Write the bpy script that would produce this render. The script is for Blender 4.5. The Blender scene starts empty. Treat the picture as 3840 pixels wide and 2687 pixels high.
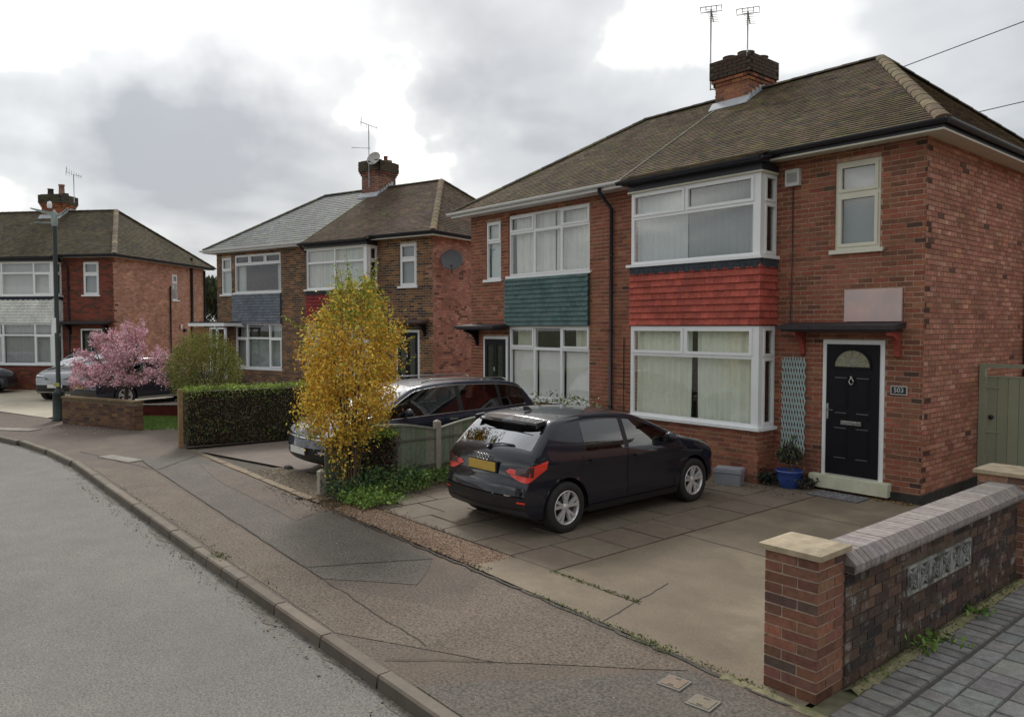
import bpy, math, random
import numpy as np
from mathutils import Vector, Matrix
R = math.radians
scene = bpy.context.scene
col = scene.collection

# ------------------------------------------------------------------ camera
cam_d = bpy.data.cameras.new("street_camera")
cam_o = bpy.data.objects.new("street_camera", cam_d)
col.objects.link(cam_o)
cam_d.sensor_width = 36.0
cam_d.lens = 26.69
cam_d.clip_start = 0.05
cam_d.clip_end = 2000
CAM = Vector((0.0, 0.0, 2.5))
AZ, PITCH = R(139.7), R(2.35)
cam_o.location = CAM
cam_o.rotation_euler = (R(90) - PITCH, 0, AZ - R(90))
scene.camera = cam_o

# ------------------------------------------------------------------ world: overcast sky with bright gaps
world = bpy.data.worlds.new("World")
scene.world = world
world.use_nodes = True
nt = world.node_tree
nt.nodes.clear()
def wn(t, **k):
    n = nt.nodes.new(t)
    for a, b in k.items():
        setattr(n, a, b)
    return n
def wl(a, b): nt.links.new(a, b)
out = wn('ShaderNodeOutputWorld')
sky = wn('ShaderNodeTexSky', sky_type='NISHITA', sun_disc=False)
sky.sun_elevation = R(38)
sky.sun_rotation = R(-62)
sky.air_density = 1.2
sky.dust_density = 2.0
tc = wn('ShaderNodeTexCoord')
sep = wn('ShaderNodeSeparateXYZ'); wl(tc.outputs['Generated'], sep.inputs[0])
def wmath(op, a, b=None, clamp=False):
    n = wn('ShaderNodeMath', operation=op); n.use_clamp = clamp
    for i, v in enumerate((a, b)):
        if v is None: continue
        if isinstance(v, (int, float)): n.inputs[i].default_value = v
        else: wl(v, n.inputs[i])
    return n.outputs[0]
zz = wmath('MAXIMUM', sep.outputs[2], 0.0)
den = wmath('ADD', zz, 0.22)
px = wmath('DIVIDE', sep.outputs[0], den)
py = wmath('DIVIDE', sep.outputs[1], den)
cmb = wn('ShaderNodeCombineXYZ'); wl(px, cmb.inputs[0]); wl(py, cmb.inputs[1]); cmb.inputs[2].default_value = 3.7
CLOUD_OFF = (0.0, 0.0, 0.0)
mp = wn('ShaderNodeMapping'); wl(cmb.outputs[0], mp.inputs[0]); mp.inputs['Location'].default_value = CLOUD_OFF
n1 = wn('ShaderNodeTexNoise'); n1.inputs['Scale'].default_value = 1.0; n1.inputs['Detail'].default_value = 4; n1.inputs['Roughness'].default_value = 0.42; n1.inputs['Distortion'].default_value = 0.25
wl(mp.outputs[0], n1.inputs['Vector'])
n2 = wn('ShaderNodeTexNoise'); n2.inputs['Scale'].default_value = 3.4; n2.inputs['Detail'].default_value = 4; n2.inputs['Roughness'].default_value = 0.45
wl(mp.outputs[0], n2.inputs['Vector'])
f1 = wmath('MULTIPLY', n1.outputs['Fac'], 0.72)
f2 = wmath('MULTIPLY', n2.outputs['Fac'], 0.28)
fac = wmath('ADD', f1, f2)
# thin cloud round the hidden sun is brighter, the cloud bank low over the roofs is greyer
SUN_DIR = Vector((math.cos(R(152)) * math.cos(R(38)), math.sin(R(152)) * math.cos(R(38)), math.sin(R(38))))
n3 = wn('ShaderNodeTexNoise'); n3.inputs['Scale'].default_value = 7.0; n3.inputs['Detail'].default_value = 4; n3.inputs['Roughness'].default_value = 0.55
wl(tc.outputs['Generated'], n3.inputs['Vector'])
wsub = wn('ShaderNodeVectorMath', operation='SUBTRACT'); wl(n3.outputs['Color'], wsub.inputs[0]); wsub.inputs[1].default_value = (0.5, 0.5, 0.5)
wmad = wn('ShaderNodeVectorMath', operation='MULTIPLY_ADD'); wl(wsub.outputs[0], wmad.inputs[0]); wmad.inputs[1].default_value = (0.30, 0.30, 0.20); wl(tc.outputs['Generated'], wmad.inputs[2])
wnrm = wn('ShaderNodeVectorMath', operation='NORMALIZE'); wl(wmad.outputs[0], wnrm.inputs[0])
def glow(azd, el, power, amp):
    v = Vector((math.cos(R(azd)) * math.cos(R(el)), math.sin(R(azd)) * math.cos(R(el)), math.sin(R(el))))
    d = wn('ShaderNodeVectorMath', operation='DOT_PRODUCT'); wl(wnrm.outputs[0], d.inputs[0]); d.inputs[1].default_value = v
    m = wmath('MAXIMUM', d.outputs['Value'], 0.0)
    return wmath('MULTIPLY', wmath('POWER', m, power), amp)
fac = wmath('SUBTRACT', fac, 0.035)
for (ga, ge, gp, gs) in ((161, 25, 60, 0.26), (173, 19, 200, 0.08), (163, 10.5, 150, -0.17), (152, 10, 260, -0.10), (138, 15, 150, -0.07),
                         (149.5, 15.0, 600, 0.20), (145.5, 13.5, 700, 0.14), (130.5, 20.5, 900, 0.16), (176, 9, 300, -0.05)):
    fac = wmath('ADD', fac, glow(ga, ge, gp, gs))
ramp = wn('ShaderNodeValToRGB')
cr = ramp.color_ramp
cr.elements[0].position = 0.33; cr.elements[0].color = (0.33, 0.35, 0.385, 1)
cr.elements[1].position = 0.71; cr.elements[1].color = (2.2, 2.12, 1.98, 1)
e = cr.elements.new(0.525); e.color = (0.60, 0.615, 0.625, 1)
e = cr.elements.new(0.61); e.color = (1.04, 1.03, 0.99, 1)
wl(fac, ramp.inputs[0])
mixw = wn('ShaderNodeMix', data_type='RGBA')
sk = wn('ShaderNodeVectorMath', operation='SCALE'); wl(sky.outputs[0], sk.inputs[0]); sk.inputs[3].default_value = 0.08
mixw.inputs[0].default_value = 0.93
wl(sk.outputs[0], mixw.inputs[6]); wl(ramp.outputs[0], mixw.inputs[7])
hid = wmath('ADD', glow(172, 46, 22, 2.6), 1.0)      # the veiled sun above the frame
br = wn('ShaderNodeVectorMath', operation='SCALE'); wl(mixw.outputs[2], br.inputs[0]); wl(hid, br.inputs[3])
bg = wn('ShaderNodeBackground'); wl(br.outputs[0], bg.inputs[0]); bg.inputs[1].default_value = 1.0
wl(bg.outputs[0], out.inputs[0])
world.cycles.sampling_method = 'MANUAL'
world.cycles.sample_map_resolution = 512

sun_d = bpy.data.lights.new("sun", 'SUN')
sun_d.energy = 1.6
sun_d.angle = R(14)
sun_d.color = (1.0, 0.965, 0.91)
sun_o = bpy.data.objects.new("sun", sun_d)
col.objects.link(sun_o)
sun_o.location = SUN_DIR * 60
sun_o.rotation_euler = (-SUN_DIR).to_track_quat('-Z', 'Y').to_euler()

scene.view_settings.view_transform = 'Standard'
scene.view_settings.look = 'None'
scene.view_settings.exposure = 0.45
scene.view_settings.gamma = 1.0
scene.view_settings.use_curve_mapping = False
scene.cycles.max_bounces = 6
scene.cycles.transparent_max_bounces = 12

# ------------------------------------------------------------------ helpers
def lin(h):
    h = h.lstrip('#')
    r = []
    for i in (0, 2, 4):
        c = int(h[i:i + 2], 16) / 255
        r.append(c / 12.92 if c <= 0.04045 else ((c + 0.055) / 1.055) ** 2.4)
    return tuple(r)

MATS = {}
def mat(name, base, rough=0.8, var=0.12, scale=8.0, detail=5, bump=0.0, bscale=60.0, attr=False, metal=0.0,
        spec=0.5, coat=0.0, big=0.0, bigscale=0.7, tint=None, grain=0.0, gscale=250.0, sheen=0.0):
    """procedural surface: base colour with fine and broad variation, optional per-face colour, bump"""
    if name in MATS: return MATS[name]
    m = bpy.data.materials.new(name); MATS[name] = m
    m.use_nodes = True
    t = m.node_tree; N = t.nodes; L = t.links
    p = N['Principled BSDF']
    p.inputs['Roughness'].default_value = rough
    p.inputs['Metallic'].default_value = metal
    p.inputs['Specular IOR Level'].default_value = spec
    p.inputs['Coat Weight'].default_value = coat
    p.inputs['Coat Roughness'].default_value = 0.04
    tcn = N.new('ShaderNodeTexCoord')
    geo = N.new('ShaderNodeNewGeometry')
    pos = geo.outputs['Position']
    cur = None
    def rgb(c):
        n = N.new('ShaderNodeRGB'); n.outputs[0].default_value = (*c, 1); return n.outputs[0]
    cur = rgb(base)
    if attr:
        a = N.new('ShaderNodeAttribute'); a.attribute_name = 'Col'
        mx = N.new('ShaderNodeMix'); mx.data_type = 'RGBA'; mx.blend_type = 'MULTIPLY'; mx.inputs[0].default_value = 1
        L.new(cur, mx.inputs[6]); L.new(a.outputs['Color'], mx.inputs[7]); cur = mx.outputs[2]
    def vary(cur, sc, amt, det, second=None):
        n = N.new('ShaderNodeTexNoise'); n.inputs['Scale'].default_value = sc; n.inputs['Detail'].default_value = det
        n.inputs['Roughness'].default_value = 0.6
        L.new(pos, n.inputs['Vector'])
        mr = N.new('ShaderNodeMapRange'); mr.inputs[1].default_value = 0.3; mr.inputs[2].default_value = 0.7
        mr.inputs[3].default_value = 1 - amt; mr.inputs[4].default_value = 1 + amt
        L.new(n.outputs['Fac'], mr.inputs[0])
        s = N.new('ShaderNodeVectorMath'); s.operation = 'SCALE'
        L.new(cur, s.inputs[0]); L.new(mr.outputs[0], s.inputs[3])
        return s.outputs[0]
    if var: cur = vary(cur, scale, var, detail)
    if big: cur = vary(cur, bigscale, big, 3)
    if grain: cur = vary(cur, gscale, grain, 2)
    if tint:   # (colour, scale, lo, hi, strength)
        n = N.new('ShaderNodeTexNoise'); n.inputs['Scale'].default_value = tint[1]; n.inputs['Detail'].default_value = 8
        n.inputs['Roughness'].default_value = 0.65
        L.new(pos, n.inputs['Vector'])
        mr = N.new('ShaderNodeMapRange'); mr.inputs[1].default_value = tint[2]; mr.inputs[2].default_value = tint[3]
        mr.inputs[3].default_value = 0; mr.inputs[4].default_value = tint[4]
        L.new(n.outputs['Fac'], mr.inputs[0])
        mx = N.new('ShaderNodeMix'); mx.data_type = 'RGBA'
        L.new(mr.outputs[0], mx.inputs[0]); L.new(cur, mx.inputs[6]); mx.inputs[7].default_value = (*tint[0], 1)
        cur = mx.outputs[2]
    L.new(cur, p.inputs['Base Color'])
    if bump:
        n = N.new('ShaderNodeTexNoise'); n.inputs['Scale'].default_value = bscale; n.inputs['Detail'].default_value = 4
        L.new(pos, n.inputs['Vector'])
        b = N.new('ShaderNodeBump'); b.inputs['Strength'].default_value = bump; b.inputs['Distance'].default_value = 0.01
        L.new(n.outputs['Fac'], b.inputs['Height']); L.new(b.outputs[0], p.inputs['Normal'])
    return m

def glass_mat(name, tint=(0.86, 0.9, 0.89), ior=0.13):
    if name in MATS: return MATS[name]
    m = bpy.data.materials.new(name); MATS[name] = m
    m.use_nodes = True
    t = m.node_tree; N = t.nodes; L = t.links; N.clear()
    o = N.new('ShaderNodeOutputMaterial')
    tr = N.new('ShaderNodeBsdfTransparent'); tr.inputs[0].default_value = (*tint, 1)
    gl = N.new('ShaderNodeBsdfGlossy'); gl.inputs['Roughness'].default_value = 0.01
    lw = N.new('ShaderNodeLayerWeight'); lw.inputs[0].default_value = 0.5
    pw = N.new('ShaderNodeMath'); pw.operation = 'POWER'; L.new(lw.outputs['Facing'], pw.inputs[0]); pw.inputs[1].default_value = 3.5
    fr = N.new('ShaderNodeMath'); fr.operation = 'MULTIPLY_ADD'; L.new(pw.outputs[0], fr.inputs[0]); fr.inputs[1].default_value = 0.85; fr.inputs[2].default_value = ior
    mx = N.new('ShaderNodeMixShader')
    L.new(fr.outputs[0], mx.inputs[0]); L.new(tr.outputs[0], mx.inputs[1]); L.new(gl.outputs[0], mx.inputs[2])
    L.new(mx.outputs[0], o.inputs[0])
    return m

class MB:
    """collects faces, then links them as one mesh object"""
    def __init__(s): s.v = []; s.f = []; s.c = []; s.m = []; s.sm = []
    def face(s, pts, c=(1, 1, 1), m=0, smooth=False):
        b = len(s.v); s.v.extend([tuple(p) for p in pts]); s.f.append(tuple(range(b, b + len(pts)))); s.c.append(c); s.m.append(m); s.sm.append(smooth)
    def hexa(s, P, c=(1, 1, 1), m=0, skip=()):
        """P: 8 points, bottom 0-3 ccw seen from above, top 4-7"""
        b = len(s.v); s.v.extend([tuple(p) for p in P])
        for i, q in enumerate(((0, 3, 2, 1), (4, 5, 6, 7), (0, 1, 5, 4), (1, 2, 6, 5), (2, 3, 7, 6), (3, 0, 4, 7))):
            if i in skip: continue
            s.f.append(tuple(b + k for k in q)); s.c.append(c); s.m.append(m); s.sm.append(False)
    def box(s, x0, x1, y0, y1, z0, z1, c=(1, 1, 1), m=0, skip=()):
        s.hexa([(x0, y0, z0), (x1, y0, z0), (x1, y1, z0), (x0, y1, z0), (x0, y0, z1), (x1, y0, z1), (x1, y1, z1), (x0, y1, z1)], c, m, skip)
    def fbox(s, F, a0, a1, b0, b1, d0, d1, c=(1, 1, 1), m=0, skip=()):
        """box in a wall frame F=(O,u,n): a along u, b up, d outward"""
        O, u, n = F
        def P(a, b, d): return (O[0] + u[0] * a + n[0] * d, O[1] + u[1] * a + n[1] * d, O[2] + b)
        s.hexa([P(a0, b0, d1), P(a1, b0, d1), P(a1, b0, d0), P(a0, b0, d0), P(a0, b1, d1), P(a1, b1, d1), P(a1, b1, d0), P(a0, b1, d0)], c, m, skip)
    def tube(s, pts, r, seg=8, c=(1, 1, 1), m=0, caps=True):
        pts = [Vector(p) for p in pts]
        rs = r if isinstance(r, (list, tuple)) else [r] * len(pts)
        b = len(s.v); up = None
        for i, p in enumerate(pts):
            d = (pts[min(i + 1, len(pts) - 1)] - pts[max(i - 1, 0)]).normalized()
            if up is None: up = Vector((0, 0, 1)) if abs(d.z) < 0.95 else Vector((1, 0, 0))
            a = d.cross(up).normalized(); w = a.cross(d).normalized(); up = w
            for k in range(seg):
                t = 2 * math.pi * k / seg
                s.v.append(tuple(p + (a * math.cos(t) + w * math.sin(t)) * rs[i]))
        for i in range(len(pts) - 1):
            for k in range(seg):
                k2 = (k + 1) % seg
                s.f.append((b + i * seg + k, b + i * seg + k2, b + (i + 1) * seg + k2, b + (i + 1) * seg + k)); s.c.append(c); s.m.append(m); s.sm.append(True)
        if caps:
            for i in (0, len(pts) - 1):
                s.f.append(tuple(b + i * seg + k for k in (range(seg) if i == 0 else range(seg - 1, -1, -1)))); s.c.append(c); s.m.append(m); s.sm.append(False)
    def lathe(s, prof, O=(0, 0, 0), axis='z', seg=24, c=(1, 1, 1), m=0, smooth=True):
        b = len(s.v)
        for r_, h in prof:
            for k in range(seg):
                t = 2 * math.pi * k / seg
                x, y = r_ * math.cos(t), r_ * math.sin(t)
                q = (x, y, h) if axis == 'z' else ((h, x, y) if axis == 'x' else (x, h, y))
                s.v.append((O[0] + q[0], O[1] + q[1], O[2] + q[2]))
        for i in range(len(prof) - 1):
            for k in range(seg):
                k2 = (k + 1) % seg
                s.f.append((b + i * seg + k, b + i * seg + k2, b + (i + 1) * seg + k2, b + (i + 1) * seg + k)); s.c.append(c); s.m.append(m); s.sm.append(smooth)
    def mesh(s, name, mats):
        me = bpy.data.meshes.new(name)
        me.from_pydata(s.v, [], s.f)
        if not isinstance(mats, (list, tuple)): mats = [mats]
        for q in mats: me.materials.append(q)
        n = len(s.f)
        me.polygons.foreach_set('material_index', np.array(s.m, dtype=np.int32))
        me.polygons.foreach_set('use_smooth', np.array(s.sm, dtype=bool))
        tot = np.array([len(f) for f in s.f]); cc = np.ones((n, 4), dtype=np.float32); cc[:, :3] = np.array(s.c, dtype=np.float32).reshape(n, 3)
        ca = me.color_attributes.new('Col', 'FLOAT_COLOR', 'CORNER')
        ca.data.foreach_set('color', np.repeat(cc, tot, axis=0).ravel())
        me.update()
        return me
    def build(s, name, mats, parent=None, loc=None):
        if not s.f: return None
        return link(name, s.mesh(name, mats), parent, loc)

def link(name, me, parent=None, loc=None, rot=None):
    o = bpy.data.objects.new(name, me)
    col.objects.link(o)
    if parent: o.parent = parent
    if loc is not None: o.location = loc
    if rot is not None: o.rotation_euler = rot
    return o
def empty(name, loc=(0, 0, 0), rz=0.0, parent=None):
    o = bpy.data.objects.new(name, None); col.objects.link(o)
    o.empty_display_size = 0.2
    o.location = loc; o.rotation_euler = (0, 0, rz)
    if parent: o.parent = parent
    return o
def tag(o, label, cat=None, group=None):
    o['label'] = label
    if cat: o['category'] = cat
    if group: o['group'] = group
    return o
def structure(o): o['kind'] = 'structure'; return o
def stuff(o): o['kind'] = 'stuff'; return o
def jit(c, rnd, a=0.12, h=0.04):
    k = 1 + rnd.uniform(-a, a)
    return tuple(max(0.0, q * k * (1 + rnd.uniform(-h, h))) for q in c)
def pick(pal, rnd):
    """pal: [(weight, colour)]"""
    t = rnd.random() * sum(p[0] for p in pal)
    for w, c in pal:
        t -= w
        if t <= 0: return c
    return pal[-1][1]

# ------------------------------------------------------------------ shared materials
W_UPVC = mat('white_upvc', (0.82, 0.83, 0.82), 0.35, 0.03, 3, bump=0.0)
W_CREAM = mat('cream_paint', (0.66, 0.64, 0.52), 0.5, 0.06, 4)
BLACKP = mat('black_plastic', (0.022, 0.022, 0.03), 0.4, 0.15, 6)
GLASS = glass_mat('window_glass', (0.95, 0.97, 0.96), ior=0.13)
GLASSW = glass_mat('windscreen_glass', (0.42, 0.46, 0.46), 0.24)
GLASSP = glass_mat('privacy_glass', (0.10, 0.11, 0.11), 0.24)
GLASSD = glass_mat('car_glass', (0.42, 0.46, 0.46), 0.13)
CURT = mat('curtain_fabric', (0.90, 0.90, 0.86), 0.9, 0.05, 5, attr=True)
DARKROOM = mat('dark_interior', (0.05, 0.045, 0.04), 0.9, 0.2, 2)
BRICK = mat('brick_clay', (1, 1, 1), 0.92, 0.22, 30, 4, bump=0.5, bscale=90, attr=True, big=0.16, bigscale=1.3, spec=0.15, tint=((0.085, 0.050, 0.036), 1.6, 0.50, 0.78, 0.55))
PANE_C = None
MORTAR = mat('mortar', (1, 1, 1), 0.95, 0.28, 14, attr=True, bump=0.3, big=0.2, bigscale=1.5, spec=0.15)
TILE = mat('roof_tile_clay', (1, 1, 1), 0.95, 0.30, 14, 5, bump=0.5, bscale=70, attr=True, big=0.20, bigscale=0.9, spec=0.1,
           tint=((0.11, 0.105, 0.035), 3.0, 0.52, 0.75, 0.55))
SLATE = mat('roof_slate', (1, 1, 1), 0.75, 0.2, 10, 5, bump=0.3, attr=True, big=0.15, tint=((0.12, 0.12, 0.06), 2.5, 0.55, 0.8, 0.5))
HANG = mat('hanging_tile_paint', (1, 1, 1), 0.8, 0.22, 16, 6, bump=0.4, attr=True, big=0.14, bigscale=2.5, spec=0.25, grain=0.12, gscale=90)
METALG = mat('galvanised_metal', (0.42, 0.44, 0.46), 0.4, 0.1, 20, metal=0.6)
WOODM = mat('painted_wood', (1, 1, 1), 0.75, 0.12, 14, bump=0.2, attr=True)
LEAD = mat('lead_flashing', (0.40, 0.42, 0.44), 0.6, 0.2, 8)
# ------------------------------------------------------------------ houses
BL, BH, JT = 0.211, 0.0605, 0.0145        # brick face and joint
def to_world(root, p):
    return root.matrix_basis @ Vector(p)

class Wall:
    """brickwork gathered for one house: whole bricks near the street become objects, the rest one joined part"""
    def __init__(s, root, rnd, keep=300):
        s.root = root; s.rnd = rnd; s.cand = []; s.rest = MB(); s.back = MB(); s.keep = keep
        M = Matrix.Translation(root.location) @ Matrix.Rotation(root.rotation_euler[2], 4, 'Z')
        s.M = M
    def brick_faces(s, mb, F, a0, a1, b0, b1, d, c, depth=0.011):
        mb.fbox(F, a0, a1, b0, b1, d - depth, d, c, 0, skip=(4,))
    def panel(s, O, u, n, w, z0, z1, openings, pal, mcol, bond=0.0, reveal=0.1, revcol=None, headers=0.0, quoin=None, backoff=0.007):
        rnd = s.rnd; O = Vector(O); F = (O, u, n)
        # mortar backing, cut round the openings
        xs = sorted({0.0, w} | {o[0] for o in openings} | {o[1] for o in openings}); xs = [x for x in xs if 0 <= x <= w]
        zs = sorted({z0, z1} | {o[2] for o in openings} | {o[3] for o in openings}); zs = [z for z in zs if z0 <= z <= z1]
        def P(a, b, d): return (O.x + u[0] * a + n[0] * d, O.y + u[1] * a + n[1] * d, O.z + b)
        for i in range(len(xs) - 1):
            for j in range(len(zs) - 1):
                mx, mz = (xs[i] + xs[i + 1]) / 2, (zs[j] + zs[j + 1]) / 2
                if any(o[0] < mx < o[1] and o[2] < mz < o[3] for o in openings): continue
                s.back.face([P(xs[i], zs[j], -backoff), P(xs[i + 1], zs[j], -backoff), P(xs[i + 1], zs[j + 1], -backoff), P(xs[i], zs[j + 1], -backoff)], mcol)
        rc = revcol or pal[0][1]
        for o in openings:
            a0, a1, b0, b1 = max(o[0], 0), min(o[1], w), max(o[2], z0), min(o[3], z1)
            for q in ([P(a0, b0, 0), P(a0, b1, 0), P(a0, b1, -reveal), P(a0, b0, -reveal)], [P(a1, b0, 0), P(a1, b0, -reveal), P(a1, b1, -reveal), P(a1, b1, 0)],
                      [P(a0, b0, 0), P(a0, b0, -reveal), P(a1, b0, -reveal), P(a1, b0, 0)], [P(a0, b1, 0), P(a1, b1, 0), P(a1, b1, -reveal), P(a0, b1, -reveal)]):
                s.back.face(q, rc)
        # courses
        nrow = int(math.ceil((z1 - z0) / (BH + JT)))
        for r in range(nrow):
            b0 = z0 + r * (BH + JT) + JT / 2; b1 = min(b0 + BH, z1 - 0.002)
            if b1 - b0 < 0.02: continue
            off = (0.5 if r % 2 else 0.0) + bond
            a = -off * (BL + JT)
            hdr = rnd.random() < headers
            while a < w:
                L = BL
                if hdr: L = 0.1025
                a0, a1 = a + JT / 2, a + JT / 2 + L
                a += L + JT
                a0, a1 = max(a0, 0.0), min(a1, w)
                if a1 - a0 < 0.02: continue
                segs = [(a0, a1)]
                for o in openings:
                    if o[2] < b1 - 0.012 and o[3] > b0 + 0.012:
                        ns = []
                        for (p, q) in segs:
                            if o[1] <= p or o[0] >= q: ns.append((p, q)); continue
                            if o[0] - p > 0.02: ns.append((p, o[0]))
                            if q - o[1] > 0.02: ns.append((o[1], q))
                        segs = ns
                for (p, q) in segs:
                    c = pick(pal, rnd)
                    if quoin and rnd.random() < quoin[3] and (quoin[0] <= (p + q) / 2 <= quoin[1]): c = quoin[2]
                    c = jit(c, rnd, 0.16, 0.06)
                    d = rnd.uniform(-0.0015, 0.0025)
                    if abs((q - p) - BL) < 1e-6 and b1 - b0 > BH - 1e-6:
                        ctr = s.M @ Vector(P((p + q) / 2, (b0 + b1) / 2, 0))
                        dist = (ctr - CAM).length
                        face = abs((ctr - CAM).normalized().dot((s.M.to_3x3() @ Vector((n[0], n[1], 0)))))
                        s.cand.append((dist / max(face, 0.05) ** 0.5, F, p, q, b0, b1, d, c))
                    else:
                        s.brick_faces(s.rest, F, p, q, b0, b1, d, c)
    def finish(s, wall_parent, key):
        s.cand.sort(key=lambda t: t[0])
        cache = {}
        for i, (_, F, p, q, b0, b1, d, c) in enumerate(s.cand):
            if i >= s.keep:
                s.brick_faces(s.rest, F, p, q, b0, b1, d, c); continue
            kk = tuple(round(x * 14) for x in c)
            if kk not in cache:
                mb = MB(); mb.fbox(((0, 0, 0), (1, 0), (0, -1)), -BL / 2, BL / 2, -BH / 2, BH / 2, -0.011, 0, c, 0, skip=(4,))
                cache[kk] = mb.mesh('brick', BRICK)
            O, u, n = F
            a, b = (p + q) / 2, (b0 + b1) / 2
            o = link('brick', cache[kk], s.root, (O[0] + u[0] * a + n[0] * d, O[1] + u[1] * a + n[1] * d, O[2] + b), (0, 0, math.atan2(u[1], u[0])))
        s.back.build('wall', MORTAR, s.root)
        b = s.rest.build('brickwork', BRICK, s.root)
        if b: stuff(b)

def wavy(mb, F, a0, a1, b0, b1, d, rnd, c=(1, 1, 1), amp=0.018, pitch=0.09, sway=0.0):
    n = max(6, int((a1 - a0) / 0.022)); ph = rnd.random() * 6; O, u, nn = F
    rows = 4; P = []
    for j in range(rows + 1):
        z = b0 + (b1 - b0) * j / rows; row = []
        for i in range(n + 1):
            a = a0 + (a1 - a0) * i / n
            k = 2 * math.pi / pitch
            dd = d + amp * (math.sin(k * a + ph + 0.8 * math.sin(a * 7 + ph)) + 0.5 * math.sin(k * 0.43 * a + ph * 2)) * (1 - 0.25 * j / rows)
            aa = a + sway * (1 - j / rows) ** 2 * math.sin(a * 5 + ph)
            row.append((O[0] + u[0] * aa + nn[0] * dd, O[1] + u[1] * aa + nn[1] * dd, O[2] + z))
        P.append(row)
    b = len(mb.v)
    for row in P: mb.v.extend(row)
    for j in range(rows):
        for i in range(n):
            q = b + j * (n + 1) + i
            mb.f.append((q, q + 1, q + n + 2, q + n + 1)); mb.c.append(c); mb.m.append(0); mb.sm.append(True)

def window(parent, O, u, n, w, h, cells, rnd, curtains=(), setback=0.03, sill=0.0, sillcol=None, frame_mat=None, name='window', bar=0.032, sash=0.036, glass=None, depth=0.065):
    """cells: (x0,x1,z0,z1,opens) in metres inside w x h; curtains: (x0,x1,z0,z1,kind)"""
    F = ((O[0] - n[0] * setback, O[1] - n[1] * setback, O[2]), u, n)
    fm = frame_mat or W_UPVC
    mb = MB(); panes = []
    for (x0, x1, z0, z1, op) in cells:
        e = 0.016
        bl = bar + (e if x0 < 0.01 else 0); br = bar + (e if x1 > w - 0.01 else 0)
        bb = bar + (e if z0 < 0.01 else 0); bt = bar + (e if z1 > h - 0.01 else 0)
        mb.fbox(F, x0, x1, z0, z0 + bb, -depth, 0); mb.fbox(F, x0, x1, z1 - bt, z1, -depth, 0)
        mb.fbox(F, x0, x0 + bl, z0 + bb, z1 - bt, -depth, 0); mb.fbox(F, x1 - br, x1, z0 + bb, z1 - bt, -depth, 0)
        i0, i1, j0, j1 = x0 + bl, x1 - br, z0 + bb, z1 - bt
        if op:
            g = 0.012; f0, f1, k0, k1 = i0 - g, i1 + g, j0 - g, j1 + g; t = sash + g
            mb.fbox(F, f0, f1, k0, k0 + t, 0.001, 0.018); mb.fbox(F, f0, f1, k1 - t, k1, 0.001, 0.018)
            mb.fbox(F, f0, f0 + t, k0 + t, k1 - t, 0.001, 0.018); mb.fbox(F, f1 - t, f1, k0 + t, k1 - t, 0.001, 0.018)
            i0, i1, j0, j1 = i0 + sash, i1 - sash, j0 + sash, j1 - sash
            # inner return of the sash
            mb.fbox(F, i0 - 0.03, i0, j0, j1, -0.03, 0.0005); mb.fbox(F, i1, i1 + 0.03, j0, j1, -0.03, 0.0005)
            mb.fbox(F, i0, i1, j0 - 0.03, j0, -0.03, 0.0005); mb.fbox(F, i0, i1, j1, j1 + 0.03, -0.03, 0.0005)
        panes.append((i0, i1, j0, j1))
    wo = mb.build(name, fm, parent)
    for (i0, i1, j0, j1) in panes:
        g = MB(); g.fbox(F, i0 - 0.004, i1 + 0.004, j0 - 0.004, j1 + 0.004, -0.028, -0.024, skip=(0, 1, 3, 4, 5))
        g.build('pane', glass or GLASS, wo)
    for cu in curtains:
        x0, x1, z0, z1, kind = cu[:5]
        c = cu[5] if len(cu) > 5 else (1, 1, 1)
        g = MB()
        if kind == 'blind':
            g.fbox(F, x0, x1, z0, z1, -0.105, -0.10, c)
            g.build('blind', CURT, wo)
        elif kind == 'vertical':
            k = x0
            while k < x1:
                g.fbox(F, k, min(k + 0.078, x1), z0, z1, -0.115 - 0.012 * rnd.random(), -0.112, tuple(q * rnd.uniform(0.8, 1.0) for q in c)); k += 0.085
            g.build('blind', CURT, wo)
        else:
            wavy(g, F, x0, x1, z0, z1, -0.15, rnd, c, amp=0.014 if kind == 'net' else 0.03, pitch=0.07 if kind == 'net' else 0.13, sway=0.0 if kind == 'net' else 0.02)
            g.build('curtain', CURT, wo)
    if sill:
        s = MB(); ov = 0.06
        s.fbox(F, -ov, w + ov, -0.045, 0.0, -depth, setback + sill)
        s.fbox(F, -ov, w + ov, -0.06, -0.045, setback + sill - 0.02, setback + sill)
        s.build('sill', sillcol or fm, wo)
    return wo

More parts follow.
